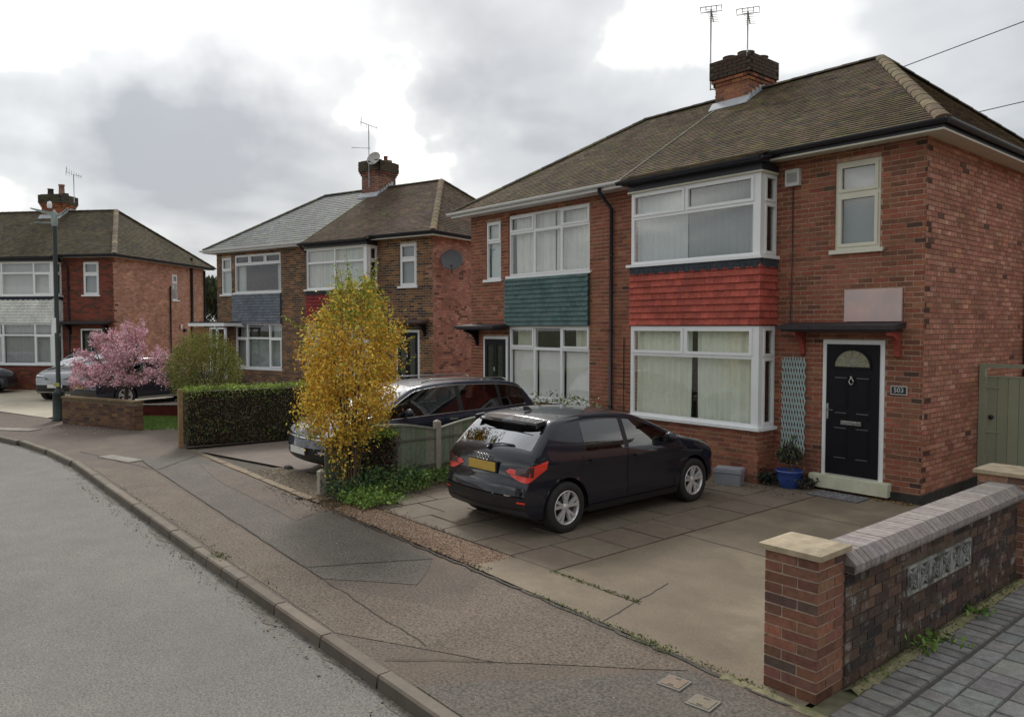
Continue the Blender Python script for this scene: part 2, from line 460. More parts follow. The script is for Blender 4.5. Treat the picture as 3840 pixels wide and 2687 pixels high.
def roof_rows(parent, O, u, v, left, right, length, pal, rnd, tw=0.165, gauge=0.1, thick=0.013, matl=None, name='roof_tile', keep=0, wob=0.004, M=None, rowfun=None, jt=0.2):
    """tiles on a slope. O eaves origin, u along, v up the slope, left(t)/right(t) extents; nearest whole tiles are objects"""
    O, u, v = Vector(O), Vector(u).normalized(), Vector(v).normalized()
    nrm = u.cross(v).normalized()
    rest = MB(); cand = []
    rows = int(length / gauge)
    for r in range(rows + 1):
        t0 = r * gauge; t1 = min(t0 + gauge * 1.0, length)
        if t1 - t0 < 0.02: continue
        l0, r0 = left(t0), right(t0); l1, r1 = left(t1), right(t1)
        a = l0 - (tw / 2 if r % 2 else 0) - tw
        a = math.floor(l0 / tw) * tw - (tw / 2 if r % 2 else 0)
        while a < r0:
            p, q = a + 0.0015, a + tw - 0.0015
            a += tw
            P0, Q0 = max(p, l0), min(q, r0)
            P1, Q1 = max(p, l1), min(q, r1)
            if Q0 - P0 < 0.01: continue
            if Q1 < P1: P1 = Q1 = (P0 + Q0) / 2 if (l1 < (P0 + Q0) / 2 < r1) else min(max((P0 + Q0) / 2, l1), r1)
            c = pick(pal, rnd)
            if rowfun: c = rowfun(r, rows, c)
            c = jit(c, rnd, jt, jt * 0.3)
            lift = thick + rnd.uniform(0, wob)
            A = O + u * P0 + v * t0; B = O + u * Q0 + v * t0; C_ = O + u * Q1 + v * t1; D_ = O + u * P1 + v * t1
            pts = (A, B, C_, D_, A + nrm * lift, B + nrm * lift, C_ + nrm * 0.004, D_ + nrm * 0.004)
            whole = abs(P0 - p) < 1e-6 and abs(Q0 - q) < 1e-6 and abs(P1 - p) < 1e-6 and abs(Q1 - q) < 1e-6 and t1 - t0 > gauge * 0.99
            if whole and keep:
                ctr = (M @ ((A + C_) / 2)) if M else (A + C_) / 2
                cand.append(((ctr - CAM).length, (A + C_) / 2, pts, c))
            else: tile_faces(rest, pts, c)
    return rest, cand
def tile_faces(mb, P, c):
    b = len(mb.v); mb.v.extend([tuple(p) for p in P])
    for q in ((4, 5, 6, 7), (0, 1, 5, 4), (1, 2, 6, 5), (3, 0, 4, 7)):
        mb.f.append(tuple(b + k for k in q)); mb.c.append(c); mb.m.append(0); mb.sm.append(False)
def place_tiles(parent, sets, keep, name, matl, joined):
    """sets: list of (rest, cand); share one limit of single tiles"""
    allc = []
    tot = MB()
    for rest, cand in sets:
        b = len(tot.v); tot.v += rest.v; tot.f += [tuple(i + b for i in f) for f in rest.f]; tot.c += rest.c; tot.m += rest.m; tot.sm += rest.sm
        allc += cand
    allc.sort(key=lambda t: t[0])
    cache = {}
    for i, (_, ctr, pts, c) in enumerate(allc):
        if i >= keep: tile_faces(tot, pts, c); continue
        e = pts[1] - pts[0]
        kk = tuple(round(x * 30) for x in c) + tuple(round(x * 50) for x in e) + tuple(round(x * 50) for x in (pts[3] - pts[0]))
        if kk not in cache:
            mb = MB(); tile_faces(mb, [p - ctr for p in pts], c); cache[kk] = mb.mesh(name, matl)
        link(name, cache[kk], parent, ctr)
    if tot.f: stuff(tot.build(joined, matl, parent))

def hip_tiles(root, A, B, pal, rnd, name='hip_tile', step=0.33, r=0.095):
    """half-round tiles laid end to end from A up to B"""
    A, B = Vector(A), Vector(B); d = (B - A); L = d.length; d.normalize()
    side = d.cross(Vector((0, 0, 1))).normalized(); up = side.cross(d).normalized()
    n = max(1, int(L / step)); st = L / n
    for i in range(n):
        c = jit(pick(pal, rnd), rnd, 0.10, 0.04); mb = MB()
        seg = 6; rows = []
        for (t, k) in ((-0.02, 1.12), (st + 0.0, 0.98)):
            rows.append([d * t + (side * math.cos(math.pi * j / seg) * 1.05 + up * (math.sin(math.pi * j / seg) * 0.62 - 0.12)) * r * k for j in range(seg + 1)])
        for j in range(seg):
            mb.face([rows[0][j], rows[0][j + 1], rows[1][j + 1], rows[1][j]], c, 0, True)
        mb.face(rows[0][::-1], tuple(q * 0.8 for q in c)); mb.face(rows[1], c)
        mb.build(name, TILE, root, A + d * (st * i))

def half_gutter(mb, P0, P1, r=0.058, c=(1, 1, 1), out=None):
    P0, P1 = Vector(P0), Vector(P1); d = (P1 - P0).normalized(); s = d.cross(Vector((0, 0, 1))).normalized()
    seg = 8; up = Vector((0, 0, 1))
    def ring(p, rr): return [p + s * math.cos(math.pi + math.pi * k / seg) * rr + up * math.sin(math.pi + math.pi * k / seg) * rr for k in range(seg + 1)]
    a, b = ring(P0, r), ring(P1, r); ai, bi = ring(P0, r - 0.006), ring(P1, r - 0.006)
    for k in range(seg):
        mb.face([a[k], a[k + 1], b[k + 1], b[k]], c, 0, True); mb.face([ai[k + 1], ai[k], bi[k], bi[k + 1]], c, 0, True)
    for k in (0, seg): mb.face([a[k], b[k], bi[k], ai[k]], c)
    mb.face(a, c); mb.face(b, c)

def chimney(root, x0, x1, y0, y1, zb, zt, pal, mcol, rnd, pots, corbel=3, key='c', name='chimney'):
    """brick stack with stepped-out cap; base hidden in the roof"""
    ch = MB(); ch.box(x0 + 0.008, x1 - 0.008, y0 + 0.008, y1 - 0.008, zb, zt, mcol)
    ch.box(x0 - 0.02, x1 + 0.02, y0 - 0.02, y1 + 0.02, zt - 0.02, zt + 0.03, tuple(q * 0.55 for q in mcol))
    co = ch.build(name, MORTAR, root)
    n = int((zt - zb) / (BH + JT)); cache = {}
    for r in range(n):
        z = zb + (zt - zb) - (r + 1) * (BH + JT) + JT / 2
        e = 0.0
        if r < corbel + 2: e = 0.09
        elif r == corbel + 2: e = 0.06
        elif r == corbel + 3: e = 0.03
        dk = 0.5 if r < corbel + 2 else 1.0
        for (ux, uy, nx, ny, ox, oy, w) in ((1, 0, 0, -1, x0 - e, y0 - e, x1 - x0 + 2 * e), (0, 1, 1, 0, x1 + e, y0 - e, y1 - y0 + 2 * e), (0, -1, -1, 0, x0 - e, y1 + e, y1 - y0 + 2 * e), (-1, 0, 0, 1, x1 + e, y1 + e, x1 - x0 + 2 * e)):
            a = -(0.5 if r % 2 else 0) * (BL + JT)
            while a < w:
                p, q = max(a + JT / 2, 0), min(a + JT / 2 + BL, w); a += BL + JT
                if q - p < 0.03: continue
                c = jit(tuple(k * dk for k in pick(pal, rnd)), rnd, 0.18, 0.06)
                if dk < 1: c = jit((0.085, 0.070, 0.050), rnd, 0.2, 0.1)
                mb = MB(); L = q - p
                kk = (round(L, 2), round(e, 2), tuple(round(k * 12) for k in c))
                if kk not in cache:
                    mb.fbox(((0, 0, 0), (1, 0), (0, -1)), -L / 2, L / 2, 0, BH + (0.006 if dk < 1 else 0), -0.02 - e, 0.0, c)
                    cache[kk] = mb.mesh('brick', BRICK)
                m_ = (p + q) / 2
                link('brick', cache[kk], co, (ox + ux * m_, oy + uy * m_, z), (0, 0, math.atan2(uy, ux)))
    for (px_, py_, h, r_, c) in pots:
        p = MB(); p.lathe([(r_ * 1.05, 0), (r_, h * 0.3), (r_ * 0.92, h * 0.85), (r_ * 1.08, h * 0.87), (r_ * 1.08, h), (r_ * 0.8, h), (r_ * 0.8, h * 0.5), (0.001, h * 0.5)], (px_, py_, zt + 0.02), seg=16, c=c)
        p.build('chimney_pot', TILE, co)
    return co

def flashing(root, x0, x1, y0, y1, zf, k):
    """lead round the foot of the stack: apron along the front, stepped pieces up the side"""
    m = MB()
    s = math.sqrt(1 + k * k)
    m.hexa([(x0 - 0.06, y0 - 0.16, zf - 0.16 * k + 0.025), (x1 + 0.06, y0 - 0.16, zf - 0.16 * k + 0.025), (x1 + 0.06, y0 - 0.012, zf + 0.02), (x0 - 0.06, y0 - 0.012, zf + 0.02),
            (x0 - 0.06, y0 - 0.16, zf - 0.16 * k + 0.04), (x1 + 0.06, y0 - 0.16, zf - 0.16 * k + 0.04), (x1 + 0.06, y0 - 0.012, zf + 0.12), (x0 - 0.06, y0 - 0.012, zf + 0.12)])
    n = 7
    for i in range(n):
        a, b = y0 + (y1 - y0) * i / n, y0 + (y1 - y0) * (i + 1) / n
        if a - y0 > 0.8: break
        m.box(x1 + 0.001, x1 + 0.012, a, b - 0.01, zf + (a - y0) * k - 0.02, zf + (b - y0) * k + 0.09)
    m.build('lead_flashing', LEAD, root)

def yagi(root_parent, base, top, arm_dir, n_el, spans, name='mast', boom=0.6, mat_=None):
    pass

def build_house(name, loc, rz, label, cfg, seed):
    rnd = random.Random(seed)
    root = empty('semi_detached_house', loc, rz)
    tag(root, label, 'house', 'pairs of semi-detached houses along the street')
    M = Matrix.Translation(Vector(loc)) @ Matrix.Rotation(rz, 4, 'Z')
    W, DP = 10.42, 6.75
    ZE = 5.16                                   # wall top / soffit
    wl_ = Wall(root, rnd, 300)
    fx, fn = (1, 0), (0, -1)
    X = lambda x: x + W                         # local x (negative) -> panel coordinate
    bay = cfg['bay']                            # (x0,x1,projection)
    L, Rr = cfg['left'], cfg['right']
    # ---- openings in the front wall
    op = [(X(-1.45), X(-0.52), 0.24, 2.31), (X(-1.31), X(-0.63), 3.64, 4.97), (X(bay[0] + 0.08), X(bay[1] - 0.08), 0.35, ZE)]
    lw = L['win']                               # (x0,x1)
    op += [(X(lw[0]), X(lw[1]), 3.66, 5.03), (X(lw[0]), X(lw[1]), 0.93, 2.53), (X(L['sw'][0]), X(L['sw'][1]), 3.62, 4.97)]
    if L.get('door'): op += [(X(L['door'][0]), X(L['door'][1]), 0.24, 2.29)]
    split = X(-5.21)
    base = -0.15
    qn = cfg.get('quoin')
    wl_.panel((-W, 0, 0), fx, fn, W, base, ZE + 0.06, op, cfg['front'], cfg['mortar'], quoin=(W - 0.25, W, qn, cfg.get('qf', 0.1)) if qn else None, headers=cfg.get('headers', 0))
    # side walls and back
    wl_.panel((0, 0, 0), (0, 1), (1, 0), DP, base, ZE + 0.06, cfg.get('side_open', []), cfg['side'], cfg['side_mortar'], bond=0.25, headers=0.12, quoin=(0, 0.2, qn, cfg.get('qs', 0.12)) if qn else None)
    bk = MB(); bk.box(-W, 0, DP - 0.1, DP, base, ZE + 0.06, cfg['side'][0][1]); bk.box(-W, -W + 0.1, 0.1, DP - 0.1, base, ZE + 0.06, cfg['side'][0][1])
    bk.box(-W + 0.1, -0.1, 0.3, DP - 0.1, 2.55, 2.75, (0.3, 0.3, 0.28)); bk.box(-5.26, -5.16, 0.2, DP - 0.1, -0.1, 5.1, (0.4, 0.38, 0.34))
    bk.box(-W + 0.1, -0.1, 2.6, 2.7, -0.1, 5.1, (0.35, 0.32, 0.28))
    bk.build('rear_wall', MORTAR, root)
    # plinth
    pl = MB(); pl.box(-0.01, 0.035, -0.03, DP, base, 0.14, cfg.get('plinth', (0.05, 0.05, 0.045))); pl.box(-0.42, -0.01, -0.035, 0.0, base, 0.13, cfg.get('plinth', (0.05, 0.05, 0.045)))
    pl.build('plinth', MORTAR, root)
    # ---- bay
    bx0, bx1, pr = bay
    BW = bx1 - bx0
    wl_.panel((bx0, -pr, 0), fx, fn, BW, base, 0.86, [], cfg['front'], cfg['mortar'])
    wl_.panel((bx1, -pr, 0), (0, 1), (1, 0), pr, base, 0.86, [], cfg['front'], cfg['mortar'], bond=0.3)
    b2 = MB(); b2.box(bx0, bx0 + 0.05, -pr + 0.02, 0, base, 0.86, cfg['front'][0][1]); b2.build('bay_cheek', MORTAR, root)
    post = 0.085
    def bay_window(z0, h, ft, cu, cs):
        c1 = BW - post
        cells = cfg['bay_cells'](c1, h, ft)
        window(root, (bx0, -pr, z0), fx, fn, c1, h, cells, rnd, cu(c1, h), setback=0.0, name='bay_window')
        p = MB(); p.box(bx1 - post, bx1, -pr - 0.004, -pr + post, z0, z0 + h); p.build('corner_post', W_UPVC, root)
        sw_ = pr - post
        tt = ft
        window(root, (bx1, -pr + post, z0), (0, 1), (1, 0), sw_, h, [(0, sw_, 0, h - tt, True), (0, sw_, h - tt, h, True)], rnd, cs(sw_, h), setback=0.0, name='bay_side_window', sash=0.026)
        window(root, (bx0, 0.0, z0), (0, -1), (-1, 0), pr, h, [(0, pr, 0, h, False)], rnd, [], setback=0.0, name='bay_side_window')
        s = MB(); s.box(bx0 - 0.07, bx1 + 0.06, -pr - 0.075, -pr + 0.02, z0 - 0.05, z0); s.box(bx1 - 0.02, bx1 + 0.065, -pr + 0.02, 0.0, z0 - 0.05, z0); s.box(bx0 - 0.06, bx0 + 0.02, -pr + 0.02, 0.0, z0 - 0.05, z0)
        s.build('sill', W_UPVC, root)
    bay_window(0.90, 1.62, Rr.get('ft', 0.48), Rr['cu_g'], Rr['cs_g'])
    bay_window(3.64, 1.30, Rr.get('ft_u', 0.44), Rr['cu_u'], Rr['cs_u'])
    # bay floor void walls (keeps daylight out of the hollow house)
    v = MB(); v.box(bx0 + 0.02, bx1 - 0.02, -pr + 0.04, 0.15, 2.53, 3.62, (0.3, 0.3, 0.3)); v.build('bay_infill', MORTAR, root)
    v = MB(); v.box(bx0 + 0.02, bx1 - 0.02, -pr + 0.1, 0.1, 0.78, 0.86, (0.6, 0.6, 0.6)); v.build('window_board', MORTAR, root)
    # tile hanging on the bay (front + right side)
    tp = cfg['bay_tiles']; zt0, zt1 = 2.54, 3.52
    sets = []
    tk = dict(tw=0.165, gauge=0.114, thick=0.03, M=M, jt=cfg.get('bay_jt', 0.09))
    sets.append(roof_rows(root, (bx0, -pr - 0.012, zt0), (1, 0, 0), (0, 0.0, 1), lambda t: -0.02, lambda t: BW + 0.02, zt1 - zt0, tp, rnd, keep=300, **tk))
    sets.append(roof_rows(root, (bx1 + 0.012, -pr, zt0), (0, 1, 0), (0.0, 0, 1), lambda t: -0.02, lambda t: pr, zt1 - zt0, tp, rnd, keep=300, **tk))
    lt = L['tiles']; lx0, lx1 = lw[0] - 0.08, lw[1] + 0.01
    sets.append(roof_rows(root, (lx0, -0.05, zt0), (1, 0, 0), (0, 0, 1), lambda t: 0, lambda t: lx1 - lx0, zt1 + 0.08 - zt0, lt, rnd, keep=300, **dict(tk, tw=0.165, gauge=0.1)))
    place_tiles(root, sets, 300, 'hanging_tile', HANG, 'hanging_tiles')
    lb = MB(); lb.box(lx0, lx1, -0.05, 0.0, zt0 - 0.01, 3.6, tuple(q * 0.5 for q in lt[0][1])); lb.build('tile_backing', HANG, root); lb = MB(); lb.box(bx0 - 0.01, bx1 + 0.008, -pr - 0.008, 0.0, zt0 - 0.012, 3.53, tuple(q * 0.5 for q in tp[0][1]))
    lb.build('tile_backing', HANG, root)
    # dark lead apron with scalloped edge over the bay tiles
    if cfg.get('apron', True):
        ap = MB(); n = int(BW / 0.11)
        for i in range(n):
            a = bx0 + BW * i / n; ap.box(a, a + BW / n - 0.012, -pr - 0.045, -pr - 0.02, 3.47 - 0.02 * (i % 2), 3.60, cfg['apron_col'])
        ap.box(bx0 - 0.01, bx1 + 0.03, -pr - 0.043, -pr - 0.01, 3.52, 3.605, cfg['apron_col'])
        for i in range(4):
            a = -pr + pr * i / 4; ap.box(bx1 + 0.02, bx1 + 0.045, a, a + pr / 4 - 0.012, 3.47 - 0.02 * (i % 2), 3.60, cfg['apron_col'])
        ap.build('lead_apron', HANG, root)
    # ---- flat windows of the left half
    LW = lw[1] - lw[0]
    c3 = LW / 3
    if L['style'] == '3x2':
        def cells(h, ft): return [(0, c3, 0, h - ft, False), (c3, 2 * c3, 0, h - ft, False), (2 * c3, LW, 0, h - ft, False), (0, c3, h - ft, h, True), (c3, 2 * c3, h - ft, h, False), (2 * c3, LW, h - ft, h, True)]
        window(root, (lw[0], 0, 3.66), fx, fn, LW, 1.37, cells(1.37, 0.40), rnd, L['cu_u'](LW, 1.37), sill=0.05)
        window(root, (lw[0], 0, 0.93), fx, fn, LW, 1.60, cells(1.60, 0.50), rnd, L['cu_g'](LW, 1.60), sill=0.05)
    else:
        ft = 0.36; h = 1.37
        window(root, (lw[0], 0, 3.66), fx, fn, LW, h, [(0, LW, 0, h - ft, False), (0, c3, h - ft, h, True), (c3, 2 * c3, h - ft, h, True), (2 * c3, LW, h - ft, h, True)], rnd, L['cu_u'](LW, h), sill=0.05)
        h = 1.60; ft = 0.52; a, b = LW * 0.26, LW * 0.74
        window(root, (lw[0], 0, 0.93), fx, fn, LW, h, [(0, a, 0, h - ft, True), (a, b, 0, h - ft, False), (b, LW, 0, h - ft, True), (0, a, h - ft, h, False), (a, b, h - ft, h, False), (b, LW, h - ft, h, False)], rnd, L['cu_g'](LW, h), sill=0.05)
    s0, s1 = L['sw']; sw = s1 - s0
    window(root, (s0, 0, 3.62), fx, fn, sw, 1.35, [(0, sw, 0, 0.88, False), (0, sw, 0.88, 1.35, True)], rnd, [(0.05, sw - 0.05, 0.05, 0.85, 'blind', (0.55, 0.62, 0.62)), (0.05, sw - 0.05, 0.9, 1.3, 'blind', (0.5, 0.56, 0.56))], sill=0.05)
    sw = 0.68
    window(root, (-1.31, 0, 3.66), fx, fn, sw, 1.31, [(0, sw, 0, 0.83, True), (0, sw, 0.83, 1.31, True)], rnd, [(0.05, sw - 0.05, 0.03, 1.28, 'blind', (0.30, 0.33, 0.35))], sill=0.06, setback=0.02, bar=0.04, frame_mat=Rr.get('sw_mat'))
    # ---- roof
    ex0, ex1, ey0, ey1, ez = -W - 0.32, 0.34, -0.38, 7.12, 5.24
    rx0, rx1, ry, rzt = cfg.get('ridge', (-7.79, -2.18, 3.37, 7.53))
    k = (rzt - ez) / (ry - ey0)
    E1, E2, E3, E4 = (ex0, ey0, ez), (ex1, ey0, ez), (ex1, ey1, ez), (ex0, ey1, ez)
    R1, R2 = (rx0, ry, rzt), (rx1, ry, rzt)
    rf = MB(); rc = cfg['roof'][0][1]
    for f in ((E1, E2, R2, R1), (E2, E3, R2), (E3, E4, R1, R2), (E4, E1, R1)): rf.face(f, rc)
    rf.face([(ex0, ey0, ez - 0.02), (ex0, ey1, ez - 0.02), (ex1, ey1, ez - 0.02), (ex1, ey0, ez - 0.02)], (0.1, 0.1, 0.1))
    rf.build('roof', TILE, root)
    sl = math.hypot(ry - ey0, rzt - ez)
    px_ = -5.21
    vfront = (0, ry - ey0, rzt - ez)
    lf = lambda t: ex0 + (rx0 - ex0) * t / sl
    rt_ = lambda t: ex1 + (rx1 - ex1) * t / sl
    kp = dict(M=M, keep=300)
    setsR = []
    off = (0, 0, 0.006)
    Of = (0, ey0, ez + 0.006)
    rr = cfg.get('gauge', 0.1)
    party = cfg.get('party', px_)
    setsR.append(roof_rows(root, Of, (1, 0, 0), vfront, lambda t: party, rt_, sl, cfg['roof'], rnd, gauge=rr, **kp))
    sl2 = math.hypot(ex1 - rx1, rzt - ez)
    vs = (rx1 - ex1, 0, rzt - ez)
    f0 = lambda t: ey0 + (ry - ey0) * t / sl2
    f1 = lambda t: ey1 + (ry - ey1) * t / sl2
    setsR.append(roof_rows(root, (ex1, 0, ez + 0.006), (0, 1, 0), vs, f0, f1, sl2, cfg['roof'], rnd, gauge=rr, **kp))
    if cfg.get('slate_left'):
        place_tiles(root, setsR, 300, 'roof_tile', TILE, 'roof_tiles')
        s2 = [roof_rows(root, Of, (1, 0, 0), vfront, lf, lambda t: party, sl, cfg['slate_left'], rnd, tw=0.26, gauge=0.19, thick=0.012, **kp)]
        place_tiles(root, s2, 300, 'roof_slate', SLATE, 'roof_slates')
    else:
        setsR.append(roof_rows(root, Of, (1, 0, 0), vfront, lf, lambda t: party, sl, cfg.get('roof_left', cfg['roof']), rnd, gauge=rr, **kp))
        place_tiles(root, setsR, 300, 'roof_tile', TILE, 'roof_tiles')
    hp = cfg['hips']
    hip_tiles(root, (ex1 - 0.02, ey0 + 0.02, ez + 0.02), (rx1, ry, rzt + 0.02), hp, rnd)
    hip_tiles(root, (ex1 - 0.02, ey1 - 0.02, ez + 0.02), (rx1, ry, rzt + 0.02), cfg['ridge_pal'], rnd)
    hip_tiles(root, (ex0 + 0.02, ey0 + 0.02, ez + 0.02), (rx0, ry, rzt + 0.02), cfg['ridge_pal'], rnd)
    hip_tiles(root, (rx0, ry, rzt + 0.01), (rx1, ry, rzt + 0.01), cfg['ridge_pal'], rnd, 'ridge_tile')
    # mortar line between the two owners' roofs
    pm = MB(); tpm = (party, ey0, ez + 0.02); tpr = (party, ry, rzt + 0.02)
    pm.hexa([(party - 0.02, ey0, ez + 0.01), (party + 0.02, ey0, ez + 0.01), (party + 0.02, ry, rzt + 0.01), (party - 0.02, ry, rzt + 0.01),
             (party - 0.02, ey0, ez + 0.035), (party + 0.02, ey0, ez + 0.035), (party + 0.02, ry, rzt + 0.035), (party - 0.02, ry, rzt + 0.035)], cfg.get('party_col', (0.2, 0.18, 0.15)))
    pm.build('party_line', MORTAR, root)
    # ---- eaves: soffit, fascia, gutter
    gm = {'black': BLACKP, 'white': W_UPVC}
    sf = MB()
    sf.box(px_ - 0.0, ex1 - 0.03, ey0 + 0.03, -0.002, ZE - 0.02, ZE + 0.01); sf.box(0.003, ex1 - 0.03, 0.0, ey1, ZE - 0.02, ZE + 0.01)
    sf.build('soffit', W_CREAM, root)
    sf = MB(); sf.box(ex0 + 0.03, px_ - 0.003, ey0 + 0.03, -0.002, ZE - 0.02, ZE + 0.01); sf.box(ex0 + 0.03, -W - 0.002, 0.0, ey1, ZE - 0.02, ZE + 0.01)
    sf.build('soffit', W_UPVC, root)
    fb = gm[cfg['gutter_r']]; fl = gm[cfg['gutter_l']]
    f = MB(); f.box(px_, ex1 - 0.012, ey0 + 0.012, ey0 + 0.03, ZE - 0.03, ez - 0.005); f.box(ex1 - 0.03, ex1 - 0.012, ey0 + 0.03, ey1, ZE - 0.03, ez - 0.005); f.build('fascia', cfg.get('fascia_r', fb), root)
    if cfg.get('trim_r'):
        f = MB(); f.box(bx1 + 0.05, ex1 - 0.005, ey0 + 0.004, ey0 + 0.03, ZE - 0.055, ZE - 0.031); f.box(ex1 - 0.03, ex1 - 0.004, ey0 + 0.03, ey1, ZE - 0.055, ZE - 0.031); f.build('trim_board', W_CREAM, root)
    f = MB(); f.box(ex0 + 0.012, px_ - 0.003, ey0 + 0.012, ey0 + 0.03, ZE - 0.03, ez - 0.005); f.box(ex0 + 0.012, ex0 + 0.03, ey0 + 0.03, ey1, ZE - 0.03, ez - 0.005); f.build('fascia', fl, root)
    g = MB(); gy = ey0 - 0.05; gz = ez - 0.005
    half_gutter(g, (bx1 + 0.1, gy, gz), (ex1 + 0.05, gy, gz)); half_gutter(g, (ex1 + 0.05, gy, gz), (ex1 + 0.05, ey1, gz))
    byy = -pr - 0.24
    half_gutter(g, (bx0 - 0.15, byy, gz - 0.10), (bx1 + 0.12, byy, gz - 0.10)); half_gutter(g, (bx1 + 0.12, byy, gz - 0.10), (bx1 + 0.12, gy, gz - 0.03))
    half_gutter(g, (px_, gy, gz - 0.01), (bx0 - 0.1, gy, gz - 0.01))
    g.build('gutter', fb, root)
    # eaves carried out over the bay
    e = MB(); bz = ez - 0.105
    e.box(bx0 - 0.12, bx1 + 0.09, byy + 0.055, ey0 + 0.012, bz - 0.055, bz + 0.005, (0.03, 0.03, 0.035))
    e.build('bay_fascia', fb, root)
    e = MB(); e.box(bx0 - 0.05, bx1 + 0.03, -pr - 0.03, -0.01, 4.94, bz - 0.056); e.build('bay_head', cfg.get('bay_head', BLACKP), root)
    e = MB(); e.box(bx0 - 0.06, bx1 + 0.045, -pr - 0.05, -pr + 0.0, 4.935, 4.965); e.box(bx1 + 0.0, bx1 + 0.045, -pr, -0.02, 4.935, 4.965); e.build('trim_board', W_CREAM, root)
    rest, cand = roof_rows(root, (0, byy + 0.0, bz + 0.01), (1, 0, 0), (0, ey0 - byy, 0.12), lambda t: bx0 - 0.13, lambda t: bx1 + 0.1, math.hypot(ey0 - byy, 0.12) + 0.02, cfg['roof'], rnd, keep=0)
    stuff(rest.build('bay_roof_tiles', TILE, root))
    g = MB(); half_gutter(g, (ex0 - 0.05, gy, gz), (px_ + 0.02, gy, gz), 0.056); half_gutter(g, (ex0 - 0.05, ey1, gz), (ex0 - 0.05, gy, gz), 0.056)
    g.build('gutter', fl, root)
    # downpipe
    for (dx, dc, y0_) in cfg['downpipes']:
        d = MB(); d.tube([(dx, gy + 0.02, gz - 0.05), (dx, gy + 0.02, gz - 0.14), (dx, -0.06, gz - 0.42), (dx, -0.06, 0.05)], 0.036, 8)
        for z in (0.9, 2.4, 3.9): d.tube([(dx, -0.06, z), (dx, -0.06, z + 0.05)], 0.045, 8)
        d.build('downpipe', gm[dc], root)
    # chimney
    cx0, cx1, cy0, cy1, czt = cfg['chimney']
    zf = ez + (cy0 - ey0) * k
    chimney(root, cx0, cx1, cy0, cy1, zf - 0.08, czt, cfg['chim_pal'], cfg['mortar'], rnd, cfg['pots'])
    flashing(root, cx0, cx1, cy0, cy1, zf, k)
    wl_.finish(root, name)
    return root
# ------------------------------------------------------------------ palettes (linear albedo)
PAL_A = [(6, (0.305, 0.118, 0.073)), (5, (0.270, 0.100, 0.064)), (3, (0.255, 0.118, 0.070)), (1.6, (0.200, 0.086, 0.058)), (1.2, (0.350, 0.155, 0.090)), (0.15, (0.12, 0.068, 0.050))]
PAL_AS = [(6, (0.43, 0.215, 0.150)), (4, (0.38, 0.182, 0.128)), (2, (0.50, 0.280, 0.205)), (1.2, (0.33, 0.160, 0.115)), (0.12, (0.14, 0.085, 0.068)), (0.3, (0.45, 0.24, 0.15))]
PAL_B = [(5, (0.17, 0.095, 0.058)), (4, (0.105, 0.066, 0.05)), (2.5, (0.25, 0.13, 0.065)), (1.6, (0.07, 0.05, 0.045)), (1, (0.30, 0.14, 0.07))]
PAL_BS = [(5, (0.48, 0.25, 0.185)), (4, (0.42, 0.21, 0.155)), (2, (0.53, 0.30, 0.22)), (0.9, (0.20, 0.11, 0.09))]
PAL_C = [(5, (0.22, 0.060, 0.042)), (4, (0.16, 0.055, 0.040)), (2, (0.26, 0.085, 0.045)), (1.2, (0.10, 0.05, 0.04))]
PAL_CS = [(5, (0.50, 0.285, 0.20)), (4, (0.45, 0.245, 0.17)), (2, (0.54, 0.33, 0.235)), (0.4, (0.34, 0.18, 0.125))]
ROOF_A = [(5, (0.125, 0.093, 0.062)), (4, (0.100, 0.077, 0.055)), (2, (0.150, 0.104, 0.070)), (2.2, (0.125, 0.110, 0.052)), (0.8, (0.080, 0.066, 0.056))]
ROOF_B = [(5, (0.125, 0.090, 0.068)), (4, (0.105, 0.078, 0.060)), (2, (0.148, 0.100, 0.074)), (1.4, (0.120, 0.105, 0.055))]
ROOF_C = [(5, (0.100, 0.080, 0.056)), (4, (0.080, 0.068, 0.050)), (2, (0.110, 0.095, 0.050))]
SLATES = [(5, (0.088, 0.094, 0.088)), (4, (0.072, 0.078, 0.076)), (2, (0.112, 0.114, 0.105)), (1.4, (0.090, 0.094, 0.058))]
HIPS = [(4, (0.190, 0.150, 0.098)), (3, (0.160, 0.125, 0.085)), (1.5, (0.215, 0.165, 0.10))]
RIDGE = [(4, (0.13, 0.11, 0.09)), (2, (0.10, 0.09, 0.075)), (1, (0.17, 0.16, 0.09))]
CHIM = [(4, (0.30, 0.125, 0.075)), (3, (0.22, 0.10, 0.07)), (1.5, (0.36, 0.16, 0.08)), (1.2, (0.13, 0.085, 0.065))]

